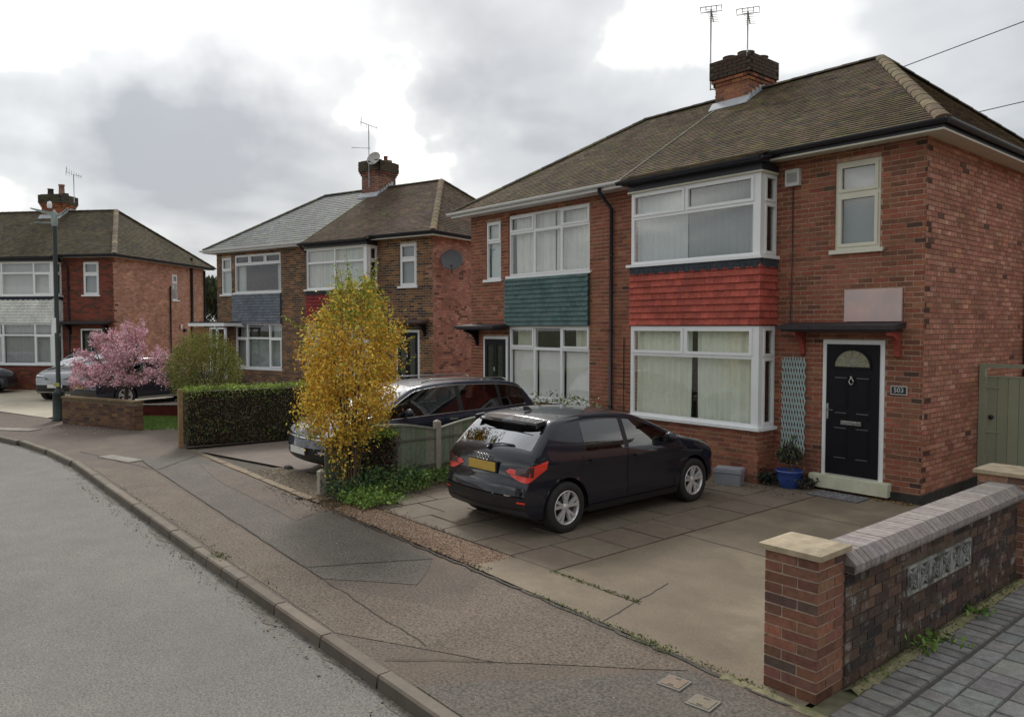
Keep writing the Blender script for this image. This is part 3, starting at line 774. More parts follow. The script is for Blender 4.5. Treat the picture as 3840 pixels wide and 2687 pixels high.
def cu_full(c=(1, 1, 1), kind='drape'):
    return lambda w, h: [(0.03, w - 0.03, 0.02, h - 0.03, kind, c)]
NET = (0.62, 0.66, 0.68)
houseA = build_house('house', (-4.36, 11.23, 0), 0.0,
    'nearest pair of red brick houses with a red tile-hung bay and a black front door',
    dict(front=PAL_A, side=PAL_AS, mortar=(0.46, 0.31, 0.225), side_mortar=(0.24, 0.145, 0.105), quoin=(0.09, 0.055, 0.045),
         bay=(-4.93, -2.28, 0.47),
         bay_cells=lambda w, h, ft: [(0, w, 0, h - ft, False), (0, w * 0.47, h - ft, h, True), (w * 0.47, w, h - ft, h, True)],
         bay_tiles=[(5, (0.43, 0.098, 0.070)), (3, (0.38, 0.086, 0.062)), (1, (0.33, 0.080, 0.060))], apron_col=(0.05, 0.06, 0.07),
         left=dict(win=(-9.0, -6.44), sw=(-9.84, -9.28), door=(-9.91, -9.0), style='3x2',
                   tiles=[(5, (0.10, 0.165, 0.155)), (3, (0.085, 0.145, 0.14)), (2, (0.12, 0.17, 0.17))],
                   cu_u=lambda w, h: [(0.03, w * 0.53, 0.03, h - 0.03, 'drape', (0.82, 0.82, 0.8)), (w * 0.55, w - 0.03, 0.03, h - 0.03, 'drape', (0.8, 0.8, 0.78))],
                   cu_g=lambda w, h: [(0.05, w / 3 - 0.01, 0.02, 1.05, 'blind', (0.95, 0.93, 0.92)), (w / 3 + 0.05, 2 * w / 3 - 0.01, 0.02, 1.05, 'blind', (0.95, 0.93, 0.94)), (2 * w / 3 + 0.06, w - 0.02, 0.02, 1.05, 'blind', (0.95, 0.93, 0.92)),
                                      (0.14, w / 3 - 0.02, 1.05, h - 0.03, 'drape', (0.7, 0.7, 0.6)), (2 * w / 3 + 0.3, w - 0.04, 1.05, h - 0.03, 'drape', (0.8, 0.8, 0.7))]),
         right=dict(ft=0.50, ft_u=0.46,
                    cu_g=lambda w, h: [(0.03, w * 0.495, 0.02, h - 0.05, 'drape', (0.95, 0.97, 0.86)), (w * 0.535, w - 0.02, 0.02, h - 0.05, 'drape', (0.93, 0.96, 0.86))],
                    cs_g=lambda w, h: [(0.03, w - 0.03, 0.02, h - 0.1, 'net', (0.6, 0.62, 0.58))],
                    cu_u=lambda w, h: [(0.03, w * 0.45, 0.02, h - 0.05, 'net', NET), (w * 0.46, w - 0.02, 0.02, h - 0.03, 'net', (0.30, 0.33, 0.345)), (w * 0.93, w - 0.02, 0.02, h - 0.42, 'net', NET)],  # wide grey net at right is added, its colour imitates sky reflected in glass
                    cs_u=lambda w, h: [], sw_mat=W_CREAM),
         roof=ROOF_A, hips=HIPS, ridge_pal=RIDGE, party=-5.31, party_col=(0.20, 0.19, 0.16),
         gutter_r='black', gutter_l='white', trim_r=True, downpipes=[(-5.80, 'black', 0), ],
         chimney=(-5.43, -4.62, 2.80, 3.72, 8.15), chim_pal=CHIM,
         pots=[(-5.2, 3.0, 0.09, 0.15, (0.12, 0.09, 0.07)), (-4.95, 3.28, 0.20, 0.13, (0.20, 0.11, 0.08)), (-4.85, 3.0, 0.10, 0.14, (0.14, 0.12, 0.08)), (-4.78, 3.52, 0.10, 0.14, (0.13, 0.11, 0.09)), (-5.2, 3.5, 0.10, 0.14, (0.13, 0.10, 0.08))]), 11)

houseB = build_house('house', (-18.97, 12.97, 0.10), R(16.3),
    'middle pair of dark brown brick houses with a half slate roof behind the yellow bush',
    dict(front=PAL_B, side=PAL_BS, mortar=(0.48, 0.40, 0.27), side_mortar=(0.24, 0.16, 0.12), quoin=(0.40, 0.20, 0.14), qs=0.0,
         bay=(-4.98, -2.25, 0.47),
         bay_cells=lambda w, h, ft: [(0, w / 2, 0, h - ft, False), (w / 2, w, 0, h - ft, False), (0, w / 2, h - ft, h, False), (w / 2, w, h - ft, h, False)],
         bay_tiles=[(5, (0.26, 0.035, 0.035)), (3, (0.21, 0.035, 0.035))], apron_col=(0.045, 0.04, 0.05),
         left=dict(win=(-9.38, -6.82), sw=(-10.15, -9.55), door=None, style='1+3',
                   tiles=[(5, (0.17, 0.19, 0.22)), (3, (0.145, 0.165, 0.19)), (1, (0.20, 0.215, 0.24))],
                   cu_u=lambda w, h: [(0.03, 0.42, 0.03, h - 0.4, 'drape', (0.6, 0.64, 0.64)), (w - 0.35, w - 0.03, 0.03, h - 0.4, 'drape', (0.6, 0.64, 0.64))],
                   cu_g=lambda w, h: [(0.04, w - 0.04, 0.02, h - 0.55, 'net', (0.32, 0.36, 0.36)), (0.1, 0.5, h - 0.5, h, 'net', (0.4, 0.45, 0.45)), (w - 0.6, w - 0.1, h - 0.5, h, 'net', (0.4, 0.45, 0.45))]),
         right=dict(ft=0.48, ft_u=0.44, cu_g=lambda w, h: [(0.03, w - 0.03, 0.02, h - 0.05, 'vertical', (0.8, 0.8, 0.78))], cs_g=lambda w, h: [],
                    cu_u=lambda w, h: [(0.03, w - 0.03, 0.02, h - 0.05, 'vertical', (0.75, 0.77, 0.72))], cs_u=lambda w, h: [(0.2, w - 0.05, 0.1, h - 0.05, 'net', (0.4, 0.42, 0.4))]),
         roof=ROOF_B, slate_left=SLATES, hips=HIPS, ridge_pal=RIDGE, party=-5.21, party_col=(0.24, 0.25, 0.16),
         gutter_r='black', gutter_l='white', trim_r=True, downpipes=[(-5.35, 'black', 0)],
         ridge=(-8.15, -2.35, 3.37, 7.56), chimney=(-5.65, -4.83, 2.80, 3.75, 8.48), chim_pal=[(4, (0.26, 0.11, 0.08)), (3, (0.20, 0.09, 0.075)), (1, (0.12, 0.08, 0.07))],
         pots=[(-5.45, 3.1, 0.09, 0.14, (0.12, 0.12, 0.08)), (-5.2, 3.2, 0.10, 0.14, (0.14, 0.12, 0.09)), (-5.1, 3.5, 0.26, 0.08, (0.20, 0.08, 0.06)), (-4.95, 3.5, 0.08, 0.13, (0.13, 0.11, 0.09))]), 22)

houseC = build_house('house', (-33.30, 7.49, 0.13), R(42),
    'far left pair of red brick houses with white boarding between the bay windows',
    dict(front=PAL_C, side=PAL_CS, mortar=(0.20, 0.11, 0.08), side_mortar=(0.42, 0.27, 0.20), quoin=(0.10, 0.05, 0.04),
         bay=(-5.05, -2.25, 0.47),
         bay_cells=lambda w, h, ft: [(0, w * 0.2, 0, h - ft, True), (w * 0.2, w * 0.72, 0, h - ft, False), (w * 0.72, w, 0, h - ft, True), (0, w * 0.2, h - ft, h, False), (w * 0.2, w * 0.72, h - ft, h, False), (w * 0.72, w, h - ft, h, False)],
         bay_tiles=[(5, (0.70, 0.71, 0.66)), (3, (0.68, 0.69, 0.64))], bay_jt=0.03, apron_col=(0.03, 0.03, 0.05),
         left=dict(win=(-9.0, -6.44), sw=(-9.84, -9.28), door=(-9.91, -9.0), style='3x2', tiles=[(5, (0.3, 0.1, 0.08))], cu_u=cu_full((0.6, 0.6, 0.6)), cu_g=cu_full((0.6, 0.6, 0.6))),
         right=dict(ft=0.46, ft_u=0.42, cu_g=lambda w, h: [(w * 0.2, w - 0.03, 0.02, h - 0.05, 'net', (0.42, 0.42, 0.44))], cs_g=lambda w, h: [],
                    cu_u=lambda w, h: [(0.03, w - 0.03, 0.02, h - 0.05, 'net', (0.52, 0.53, 0.54))], cs_u=lambda w, h: []),
         side_open=[(4.05, 4.5, 3.6, 4.75)],
         roof=ROOF_C, hips=[(4, (0.24, 0.19, 0.14)), (2, (0.19, 0.15, 0.12)), (1, (0.28, 0.22, 0.15))], ridge_pal=[(1, (0.10, 0.085, 0.07))], party=-5.21, party_col=(0.1, 0.09, 0.07),
         gutter_r='black', gutter_l='black', trim_r=False, downpipes=[(-1.95, 'black', 0)],
         chimney=(-5.40, -4.45, 2.85, 3.75, 8.2), chim_pal=[(4, (0.36, 0.13, 0.06)), (3, (0.30, 0.10, 0.06)), (1, (0.15, 0.08, 0.06))],
         pots=[(-5.05, 3.0, 0.26, 0.12, (0.06, 0.05, 0.05)), (-4.75, 3.3, 0.50, 0.12, (0.36, 0.20, 0.17)), (-4.55, 3.3, 0.10, 0.12, (0.10, 0.09, 0.07))]), 33)

# ------------------------------------------------------------------ doors, canopies and other house parts
DOORM = mat('door_paint', (0.010, 0.009, 0.012), 0.5, 0.1, 6, spec=0.2)
DOORL = mat('door_groove', (0.16, 0.15, 0.16), 0.4, 0.05, 6)
CHROME = mat('brushed_chrome', (0.62, 0.62, 0.6), 0.25, 0.05, 10, metal=0.9)
CANM = mat('canopy_felt', (0.035, 0.028, 0.03), 0.8, 0.2, 10, bump=0.3)
REDW = mat('red_painted_wood', (0.30, 0.055, 0.04), 0.7, 0.2, 10)
STEP = mat('cream_step_paint', (0.62, 0.62, 0.46), 0.75, 0.07, 6, bump=0.2, big=0.08, bigscale=3)
DKP = mat('dark_door_glass', (0.045, 0.055, 0.04), 0.15, 0.5, 22, 6, coat=0.5)
LEADED = mat('leaded_glass', (0.26, 0.25, 0.16), 0.3, 0.35, 35, 6)

def door_frame(root, x0, x1, z0, z1, fm=None):
    m = MB(); t = 0.065
    F = ((x0, -0.01, z0), (1, 0), (0, -1)); w, h = x1 - x0, z1 - z0
    m.fbox(F, 0, t, 0, h, -0.09, 0.012); m.fbox(F, w - t, w, 0, h, -0.09, 0.012); m.fbox(F, t, w - t, h - t, h, -0.09, 0.012); m.fbox(F, t, w - t, 0, 0.03, -0.09, 0.0)
    return m.build('door_frame', fm or W_UPVC, root)

def door_a(root):
    x0, x1, z0, z1 = -1.45, -0.52, 0.24, 2.31
    door_frame(root, x0, x1, z0, z1)
    F = ((x0 + 0.065, -0.035, z0 + 0.03), (1, 0), (0, -1)); w, h = x1 - x0 - 0.13, z1 - z0 - 0.095
    d = MB(); d.fbox(F, 0, w, 0, h, -0.045, 0); do = d.build('front_door', DOORM, root)
    do['label'] = 'black panelled front door with fan window and letter slot'
    # raised panels and grooves
    def panel(a0, a1, b0, b1, lines):
        m = MB(); m.fbox(F, a0, a1, b0, b1, 0.0, 0.006); m.fbox(F, a0 + 0.03, a1 - 0.03, b0 + 0.03, b1 - 0.03, 0.006, 0.013); m.build('door_panel', DOORM, do)
        l = MB()
        for t in lines:
            b = b1 - 0.014 if t == 't' else b0 + 0.004
            l.fbox(F, a0 + 0.01, a1 - 0.02, b, b + 0.010, 0.006, 0.010)
        if l.f: l.build('moulding', DOORL, do)
    panel(0.13, w / 2 - 0.06, 1.02, 1.48, 't'); panel(w / 2 + 0.06, w - 0.13, 1.02, 1.48, 't')
    panel(0.13, w / 2 - 0.06, 0.86, 0.95, 't'); panel(w / 2 + 0.06, w - 0.13, 0.86, 0.95, 't')
    panel(0.13, w / 2 - 0.06, 0.25, 0.72, 'tb'); panel(w / 2 + 0.06, w - 0.13, 0.25, 0.72, 'tb')
    # fan window
    g = MB(); O, u, n = F; cx, cz, r = w / 2, 1.62, 0.265; seg = 20
    ring = [(cx + r * math.cos(math.pi * i / seg), cz + 0.02 + r * 0.92 * math.sin(math.pi * i / seg)) for i in range(seg + 1)]
    P = lambda a, b, d: (O[0] + u[0] * a + n[0] * d, O[1] + u[1] * a + n[1] * d, O[2] + b)
    g.face([P(a, b, 0.012) for a, b in ring])
    g.build('fanlight', LEADED, do)
    m = MB()
    for i in range(seg):
        (a0, b0), (a1, b1) = ring[i], ring[i + 1]; k = 1.09
        o0 = (cx + (a0 - cx) * k, cz + 0.01 + (b0 - cz) * k); o1 = (cx + (a1 - cx) * k, cz + 0.01 + (b1 - cz) * k)
        m.face([P(a0, b0, 0.02), P(a1, b1, 0.02), P(*o1, 0.02), P(*o0, 0.02)]); m.face([P(*o0, 0.02), P(*o1, 0.02), P(*o1, 0), P(*o0, 0)])
    m.fbox(F, cx - r - 0.02, cx + r + 0.02, cz - 0.01, cz + 0.02, 0, 0.02)
    m.build('fanlight_frame', DOORM, do)
    m = MB()
    for i in range(1, 6):
        t = math.pi * i / 6
        m.tube([P(cx, cz + 0.03, 0.014), P(cx + r * 0.97 * math.cos(t), cz + 0.02 + r * 0.9 * math.sin(t), 0.014)], 0.004, 4)
    m.tube([P(cx + 0.13 * math.cos(math.pi * i / 8), cz + 0.02 + 0.12 * math.sin(math.pi * i / 8), 0.015) for i in range(9)], 0.004, 4)
    m.build('leading', METALG, do)
    m = MB(); m.fbox(F, cx - 0.155, cx + 0.155, 0.765, 0.83, 0.014, 0.024); m.fbox(F, cx - 0.125, cx + 0.125, 0.78, 0.815, 0.024, 0.034); m.build('letter_plate', CHROME, do)
    m = MB(); m.tube([P(cx + 0.032 * math.cos(2 * math.pi * i / 12), 1.42 + 0.045 * math.sin(2 * math.pi * i / 12), 0.03) for i in range(13)], 0.008, 6); m.fbox(F, cx - 0.014, cx + 0.014, 1.455, 1.50, 0.0, 0.04); m.build('door_knocker', CHROME, do)
    m = MB(); m.fbox(F, 0.015, 0.045, 0.83, 1.07, 0.0, 0.012); m.tube([P(0.03, 0.98, 0.012), P(0.03, 0.98, 0.05), P(0.14, 0.975, 0.05)], 0.010, 6); m.fbox(F, 0.018, 0.042, 0.84, 0.88, 0.012, 0.02); m.build('door_handle', CHROME, do)
    s = MB(); s.box(-1.60, -0.40, -0.10, 0.05, 0.05, 0.245); s.box(-1.60, -0.40, -0.13, -0.10, 0.05, 0.235); s.build('door_step', STEP, root)
door_a(houseA)

def door_glazed(root, x0, x1, z0, z1, gm=None):
    door_frame(root, x0, x1, z0, z1)
    F = ((x0 + 0.065, -0.035, z0 + 0.03), (1, 0), (0, -1)); w, h = x1 - x0 - 0.13, z1 - z0 - 0.095
    d = MB(); t = 0.10
    d.fbox(F, 0, t, 0, h, -0.045, 0); d.fbox(F, w - t, w, 0, h, -0.045, 0); d.fbox(F, w / 2 - 0.07, w / 2 + 0.07, 0, h, -0.045, 0); d.fbox(F, t, w / 2 - 0.07, 0, 0.3, -0.045, 0); d.fbox(F, w / 2 + 0.07, w - t, 0, 0.3, -0.045, 0)
    d.fbox(F, t, w / 2 - 0.07, h - 0.14, h, -0.045, 0); d.fbox(F, w / 2 + 0.07, w - t, h - 0.14, h, -0.045, 0)
    do = d.build('front_door', DOORM, root)
    for (a, b) in ((t, w / 2 - 0.07), (w / 2 + 0.07, w - t)):
        g = MB(); g.fbox(F, a, b, 0.3, h - 0.14, -0.03, -0.02); g.build('door_pane', gm or DKP, do)
    m = MB(); m.fbox(F, w / 2 - 0.02, w / 2 + 0.02, 1.2, 1.3, 0, 0.02); m.build('door_knocker', CHROME, do)
    return do
dd = door_glazed(houseA, -9.91, -9.02, 0.24, 2.29)
dd['label'] = 'black front door with two tall leaded panes'
db = door_glazed(houseB, -1.45, -0.52, 0.24, 2.31)
dc = door_glazed(houseC, -1.45, -0.52, 0.24, 2.31)

def canopy(root, x0, x1, zt, depth, brackets, cm, bm, slope=0.03):
    m = MB()
    m.hexa([(x0, -depth, zt - 0.09), (x1, -depth, zt - 0.09), (x1, 0, zt - 0.05), (x0, 0, zt - 0.05), (x0, -depth, zt - slope), (x1, -depth, zt - slope), (x1, 0, zt + 0.02), (x0, 0, zt + 0.02)])
    m.box(x0 + 0.04, x1 - 0.04, -depth + 0.04, -0.02, zt - 0.12, zt - 0.091)
    c = m.build('porch_canopy', cm, root)
    for bx in brackets:
        b = MB(); seg = 6
        pts = [(-0.01, 0), (-depth * 0.82, 0), (-depth * 0.82, -0.05)] + [(-depth * 0.82 + depth * 0.7 * math.sin(math.pi / 2 * i / seg), -0.05 - 0.30 * (1 - math.cos(math.pi / 2 * i / seg))) for i in range(1, seg + 1)] + [(-0.01, -0.38)]
        for sx in (bx - 0.035, bx + 0.035): b.face([(sx, y, zt - 0.121 + z) for y, z in (pts if sx > bx else pts[::-1])])
        for i in range(len(pts)):
            (ya, za), (yb, zb_) = pts[i], pts[(i + 1) % len(pts)]
            b.face([(bx - 0.035, ya, zt - 0.121 + za), (bx - 0.035, yb, zt - 0.121 + zb_), (bx + 0.035, yb, zt - 0.121 + zb_), (bx + 0.035, ya, zt - 0.121 + za)])
        b.build('canopy_bracket', bm, c)
    return c
canopy(houseA, -2.02, -0.24, 2.555, 0.40, (-1.78, -0.34), CANM, REDW)
canopy(houseA, -10.45, -8.98, 2.56, 0.5, (-10.15,), CANM, DOORM)
canopy(houseB, -2.0, -0.15, 2.62, 0.45, (-1.75, -0.3), mat('brown_canopy', (0.10, 0.07, 0.06), 0.8, 0.2), DOORM)
canopy(houseC, -2.2, -0.1, 2.6, 0.5, (-1.9, -0.3), CANM, DOORM)
# flat roofed porch at the left end of the middle pair
pb = MB(); pb.box(-11.05, -8.95, -0.75, 0.0, 2.50, 2.60, (0.05, 0.05, 0.055)); pf = pb.build('porch_roof', HANG, houseB)
pb = MB(); pb.box(-11.07, -8.93, -0.80, -0.75, 2.44, 2.55); pb.box(-8.95, -8.92, -0.75, 0.0, 2.44, 2.55); pb.build('porch_fascia', W_UPVC, pf)
pb = MB(); pb.box(-9.05, -8.98, -0.72, -0.65, 0, 2.40); pb.box(-9.5, -9.43, -0.72, -0.65, 0, 2.40); pb.box(-9.9, -9.83, -0.72, -0.65, 0, 2.40); pb.box(-9.9, -8.98, -0.72, -0.65, 2.33, 2.40); pb.box(-9.9, -8.98, -0.71, -0.66, 1.75, 1.82); pb.build('porch_window', W_UPVC, pf)
pb = MB(); pb.box(-10.98, -9.9, -0.68, -0.55, 0, 2.4, PAL_B[2][1]); pb.build('porch_wall', MORTAR, pf)

# side window and pipes of the far pair
rs = random.Random(5)
window(houseC, (0, 4.05, 3.6), (0, 1), (1, 0), 0.45, 1.15, [(0, 0.45, 0, 0.78, False), (0, 0.45, 0.78, 1.15, True)], rs, [(0.05, 0.4, 0.5, 1.1, 'blind', (0.5, 0.5, 0.5))], sill=0.05)
def side_pipe(root, y, r, z1, z0=0.0, x=0.06, m=BLACKP, name='downpipe'):
    d = MB(); d.tube([(x, y, z0), (x, y, z1)], r, 8)
    for z in (1.2, 3.0): d.tube([(x, y, z), (x, y, z + 0.06)], r * 1.25, 8)
    d.build(name, m, root)
side_pipe(houseC, 5.55, 0.06, 5.6); side_pipe(houseC, 3.8, 0.035, 4.2, name='waste_pipe'); side_pipe(houseC, 6.68, 0.05, 5.1)
side_pipe(houseA, 4.25, 0.055, 5.1)
m = MB(); m.box(0.012, 0.09, 4.55, 4.65, 2.3, 2.5); m.build('wall_light', CHROME, houseC)
m = MB(); m.box(0.012, 0.12, 4.85, 5.0, 2.15, 2.3); m.build('vent_cowl', BLACKP, houseC)

# alarm box, house number, blank board, trellis on the nearest house
m = MB(); m.box(-2.10, -1.86, -0.08, -0.01, 4.72, 4.98); m.box(-2.06, -1.90, -0.09, -0.08, 4.78, 4.92, (0.5, 0.5, 0.52)); tag(m.build('alarm_box', mat('box_plastic', (0.60, 0.60, 0.56), 0.5, 0.05, 5, attr=True), None, (-4.36, 11.23, 0)), 'pale square alarm box high on the brick wall beside the upper bay window', 'alarm box')
nb = MB(); nb.box(-0.43, -0.20, -0.022, -0.008, 1.535, 1.665); nb.box(-0.415, -0.215, -0.026, -0.022, 1.55, 1.65, (0.02, 0.03, 0.04)); npo = nb.build('house_number_plate', mat('plate_grey', (0.5, 0.48, 0.46), 0.5, 0.05, 5, attr=True), None, (-4.36, 11.23, 0))
tag(npo, 'small black and grey house number plate right of the black front door', 'number plate')
def text_mesh(txt, size, name, m, parent, loc, rot, ext=0.002, align='CENTER'):
    cu = bpy.data.curves.new(name, 'FONT'); cu.body = txt; cu.size = size; cu.extrude = ext; cu.align_x = align; cu.align_y = 'CENTER'; cu.resolution_u = 3
    o = bpy.data.objects.new(name + '_tmp', cu); col.objects.link(o)
    dg = bpy.context.evaluated_depsgraph_get(); me = bpy.data.meshes.new_from_object(o.evaluated_get(dg)); me.name = name
    bpy.data.objects.remove(o); me.materials.clear(); me.materials.append(m)
    return link(name, me, parent, loc, rot)
text_mesh('503', 0.095, 'digits', mat('digit_white', (0.62, 0.62, 0.62), 0.5, 0.02), npo, (-0.315, -0.029, 1.60), (R(90), 0, 0))
m = MB(); m.box(-1.12, -0.29, -0.05, -0.012, 2.585, 3.06); bo = m.build('blank_board', mat('pale_board', (0.62, 0.44, 0.40), 0.8, 0.05, 5, big=0.12, bigscale=2.0, tint=((0.45, 0.42, 0.41), 3.0, 0.4, 0.62, 0.6)), None, (-4.36, 11.23, 0))
tag(bo, 'blank pale pink board on the brick wall above the door canopy', 'board')
TRM = mat('aqua_trellis_paint', (0.40, 0.52, 0.50), 0.7, 0.1, 12)
tr = empty('trellis', (-6.28, 11.20, 0.48)); tag(tr, 'narrow pale aqua expanding trellis on the brick wall between bay and front door', 'trellis')
TW, TH, sx, sz = 0.40, 1.55, 0.047, 0.19
for fam in (1, -1):
    n = int((TW + TH * sx / sz) / sx) + 2
    for i in range(-1, n + 1):
        # line x = c + fam * (sx/sz) * z ; clipped to the panel
        k = fam * sx / sz; c = i * sx - (TH * sx / sz if fam > 0 else 0)
        zs = [0, TH]
        za, zb_ = 0.0, TH
        for bound in (0.0, TW):
            z_ = (bound - c) / k
            if k > 0:
                if bound == 0.0: za = max(za, z_)
                else: zb_ = min(zb_, z_)
            else:
                if bound == TW: za = max(za, z_)
                else: zb_ = min(zb_, z_)
        if zb_ - za < 0.12: continue
        xa, xb = c + k * za - TW / 2, c + k * zb_ - TW / 2
        y = -0.01 if fam > 0 else -0.02
        L = 0.0085
        m = MB(); m.hexa([(xa - L, y - 0.008, za), (xa + L, y - 0.008, za), (xa + L, y, za), (xa - L, y, za), (xb - L, y - 0.008, zb_), (xb + L, y - 0.008, zb_), (xb + L, y, zb_), (xb - L, y, zb_)])
        m.build('slat', TRM, tr)

# wires on the nearest front, as one run each
def cable(name, pts, r, label, m=BLACKP, cat='cable', parent=None, sag=0.0):
    b = MB(); b.tube(pts, r, 5); o = b.build(name, m, parent)
    if label: tag(o, label, cat)
    return o
cable('wall_cable', [(-6.35, 11.205, 4.95), (-6.34, 11.20, 3.7), (-6.36, 11.20, 2.58)], 0.008, 'thin dark cable running down the brick beside the upper bay window')
cable('wall_cable', [(-9.85, 11.205, 2.3), (-9.85, 11.20, 0.1)], 0.009, 'thin dark cable low on the brick right of the black downpipe')

# dishes and aerials
def aerial(loc, h, label, kind, rz=0.0, r=0.018, bend=0.0):
    a = empty('television_aerial', loc, rz); tag(a, label, 'aerial')
    m = MB(); m.tube([(0, 0, 0), (bend, 0, h)], r, 6); m.build('mast', METALG, a)
    m = MB()
    if kind == 'grid':       # wide flat reflector seen edge on
        for zz_ in (-0.06, 0.06):
            m.tube([(-0.22, 0, h + zz_), (0.22, 0.02, h + zz_ + 0.02)], 0.010, 5)
        for k in range(5):
            x = -0.22 + 0.11 * k; m.tube([(x, 0, h - 0.06), (x, 0, h + 0.07)], 0.010, 5)
        m.tube([(0, 0, h), (0.05, 0.75, h + 0.02)], 0.012, 5)
        for k in range(8):
            m.tube([(-0.1 + 0.01 * k, 0.1 * k, h), (0.1 + 0.01 * k, 0.1 * k, h)], 0.006, 4)
    else:
        m.tube([(-0.28, 0.0, h + 0.10), (0.30, 0.12, h - 0.06)], 0.014, 5)
        for k in range(7):
            x = -0.26 + 0.09 * k; y = 0.02 * k; z = h + 0.095 - 0.026 * k; q = 0.17 - 0.012 * k
            m.tube([(x, y - 0.02, z - q), (x, y + 0.02, z + q)], 0.007, 4)
        m.tube([(-0.30, -0.12, h - 0.05), (-0.26, 0.0, h + 0.33)], 0.010, 4)
    m.build('antenna', METALG, a)
    return a
a = aerial((-9.93, 14.05, 7.62), 1.72, 'taller thin aerial strapped to the left side of the nearest chimney', 'grid', R(35))
m = MB(); m.tube([(0, 0, 0.02), (0.18, 0.05, 0.02)], 0.014, 5); m.tube([(0, 0, 0.25), (0.18, 0.05, 0.25)], 0.014, 5); m.build('bracket', METALG, a)
aerial((-8.97, 13.96, 8.0), 0.98, 'shorter thin aerial rising from the middle of the nearest chimney', 'grid', R(33))
def wpt(root, p):
    return tuple(Matrix.Translation(root.location) @ Matrix.Rotation(root.rotation_euler[2], 4, 'Z') @ Vector(p))
a = aerial(wpt(houseB, (-5.20, 2.72, 7.5)), 2.25, 'tall aerial with a small round dish on the middle chimney', 'yagi', R(60))
m = MB(); m.tube([(-0.62, 0.0, 1.42), (0.05, 0.0, 1.42)], 0.012, 5); m.build('crossbar', METALG, a)
aerial(wpt(houseC, (-4.15, 3.3, 7.9)), 1.25, 'spidery aerial beside the far left chimney', 'yagi', R(75))
def dish(loc, azd, eld, r, label, c, arm=True):
    d = empty('satellite_dish', loc, R(azd)); tag(d, label, 'satellite dish')
    m = MB(); prof = [(0.001, 0.0), (r * 0.35, 0.008), (r * 0.7, 0.035), (r * 0.93, 0.07), (r, 0.085), (r * 1.01, 0.075), (r * 0.7, 0.022), (0.001, -0.014)]
    m.lathe([(a_, b_) for a_, b_ in prof], (0, 0, 0), 'x', 24, c)
    me = m.build('dish', mat('dish_paint', (1, 1, 1), 0.5, 0.08, 8, attr=True), d); me.rotation_euler = (0, -R(eld), 0)
    m = MB(); m.tube([(-0.01, 0, -r * 0.2), (-0.14, 0, -r * 0.4), (-0.16, 0, -r * 1.2)], 0.018, 6); m.tube([(-0.01, 0, -r * 0.6), (r * 1.25, 0, -r * 0.55)], 0.012, 6); m.lathe([(0.001, 0), (0.03, 0), (0.03, 0.07), (0.001, 0.07)], (r * 1.25, 0, -r * 0.55), 'x', 10)
    m.build('arm', BLACKP, d)
    return d
dish(tuple(Vector(wpt(houseB, (-5.20, 2.70, 7.5))) + Vector((0.26, 0.1, 0.98))), -62, 25, 0.27, 'small pale round dish fixed to the mast above the middle chimney', (0.42, 0.40, 0.36))
dish(wpt(houseB, (0.30, 0.55, 4.42)), -38, 20, 0.33, 'dark round satellite dish on the pink side wall of the middle house', (0.10, 0.11, 0.12))

# telephone wires to the right
cable('telephone_wire', [(-9.6, 20, 8.87), (-8.45, 20, 9.02), (-5.79, 20, 9.36), (-2.6, 20, 9.77)], 0.012, 'upper telephone wire rising to the right behind the roof', cat='wire')
cable('telephone_wire', [(-8.2, 20, 7.475), (-6.61, 20, 7.54), (-5.75, 20, 7.575), (-2.6, 20, 7.70)], 0.011, 'lower telephone wire at the right edge above the side roof', cat='wire')

# the next pair of houses to the right, beyond the cobbled drive, outside the frame
for ch_src, off, rz__, lb_ in ((houseA, (11.9, 11.23, 0), 0, 'plain red brick pair of houses out of frame to the right of the cobbled drive'), (houseA, (-15.5, -13.5, 0), R(180), 'pair of houses across the road behind the viewer, the left one'), (houseA, (-1.0, -13.5, 0), R(180), 'pair of houses across the road behind the viewer, the right one')):
    r_ = empty('semi_detached_house', off, rz__); tag(r_, lb_, 'house', 'pairs of semi-detached houses along the street')
    for o_ in list(ch_src.children):
        if o_.name.split('.')[0] in ('brick', 'hanging_tile', 'roof_tile', 'hip_tile', 'ridge_tile'): continue
        q_ = o_.copy(); col.objects.link(q_); q_.parent = r_
        for k_ in list(o_.children):
            if k_.name.split('.')[0] == 'brick': continue
            w_ = k_.copy(); col.objects.link(w_); w_.parent = q_
# ------------------------------------------------------------------ ground, road, footpath, drives
ASPH = mat('road_asphalt', (0.168, 0.156, 0.140), 0.9, 0.09, 2.4, 5, bump=0.4, bscale=120, big=0.12, bigscale=0.4, grain=0.44, gscale=62, tint=((0.125, 0.118, 0.108), 0.8, 0.5, 0.75, 0.6))
PATHM = mat('footpath_tarmac', (0.112, 0.087, 0.067), 0.92, 0.12, 2.2, 5, bump=0.5, bscale=110, big=0.12, bigscale=0.8, grain=0.6, gscale=44, tint=((0.155, 0.112, 0.078), 1.8, 0.45, 0.7, 0.6))
PATCHM = mat('patched_tarmac', (0.105, 0.090, 0.073), 0.92, 0.12, 2.2, 5, bump=0.5, bscale=110, big=0.10, bigscale=0.8, grain=0.55, gscale=44, tint=((0.14, 0.112, 0.085), 2.6, 0.5, 0.75, 0.6))
PATHR = mat('brown_tarmac', (0.135, 0.103, 0.076), 0.92, 0.12, 2.2, 5, bump=0.5, bscale=110, big=0.10, bigscale=0.8, grain=0.6, gscale=44, tint=((0.13, 0.12, 0.10), 2.2, 0.52, 0.8, 0.5))
CONC = mat('drive_concrete', (0.170, 0.133, 0.090), 0.88, 0.12, 2.5, 6, bump=0.3, bscale=90, big=0.2, bigscale=0.55, grain=0.18, gscale=60, tint=((0.36, 0.295, 0.195), 0.45, 0.50, 0.72, 0.75))
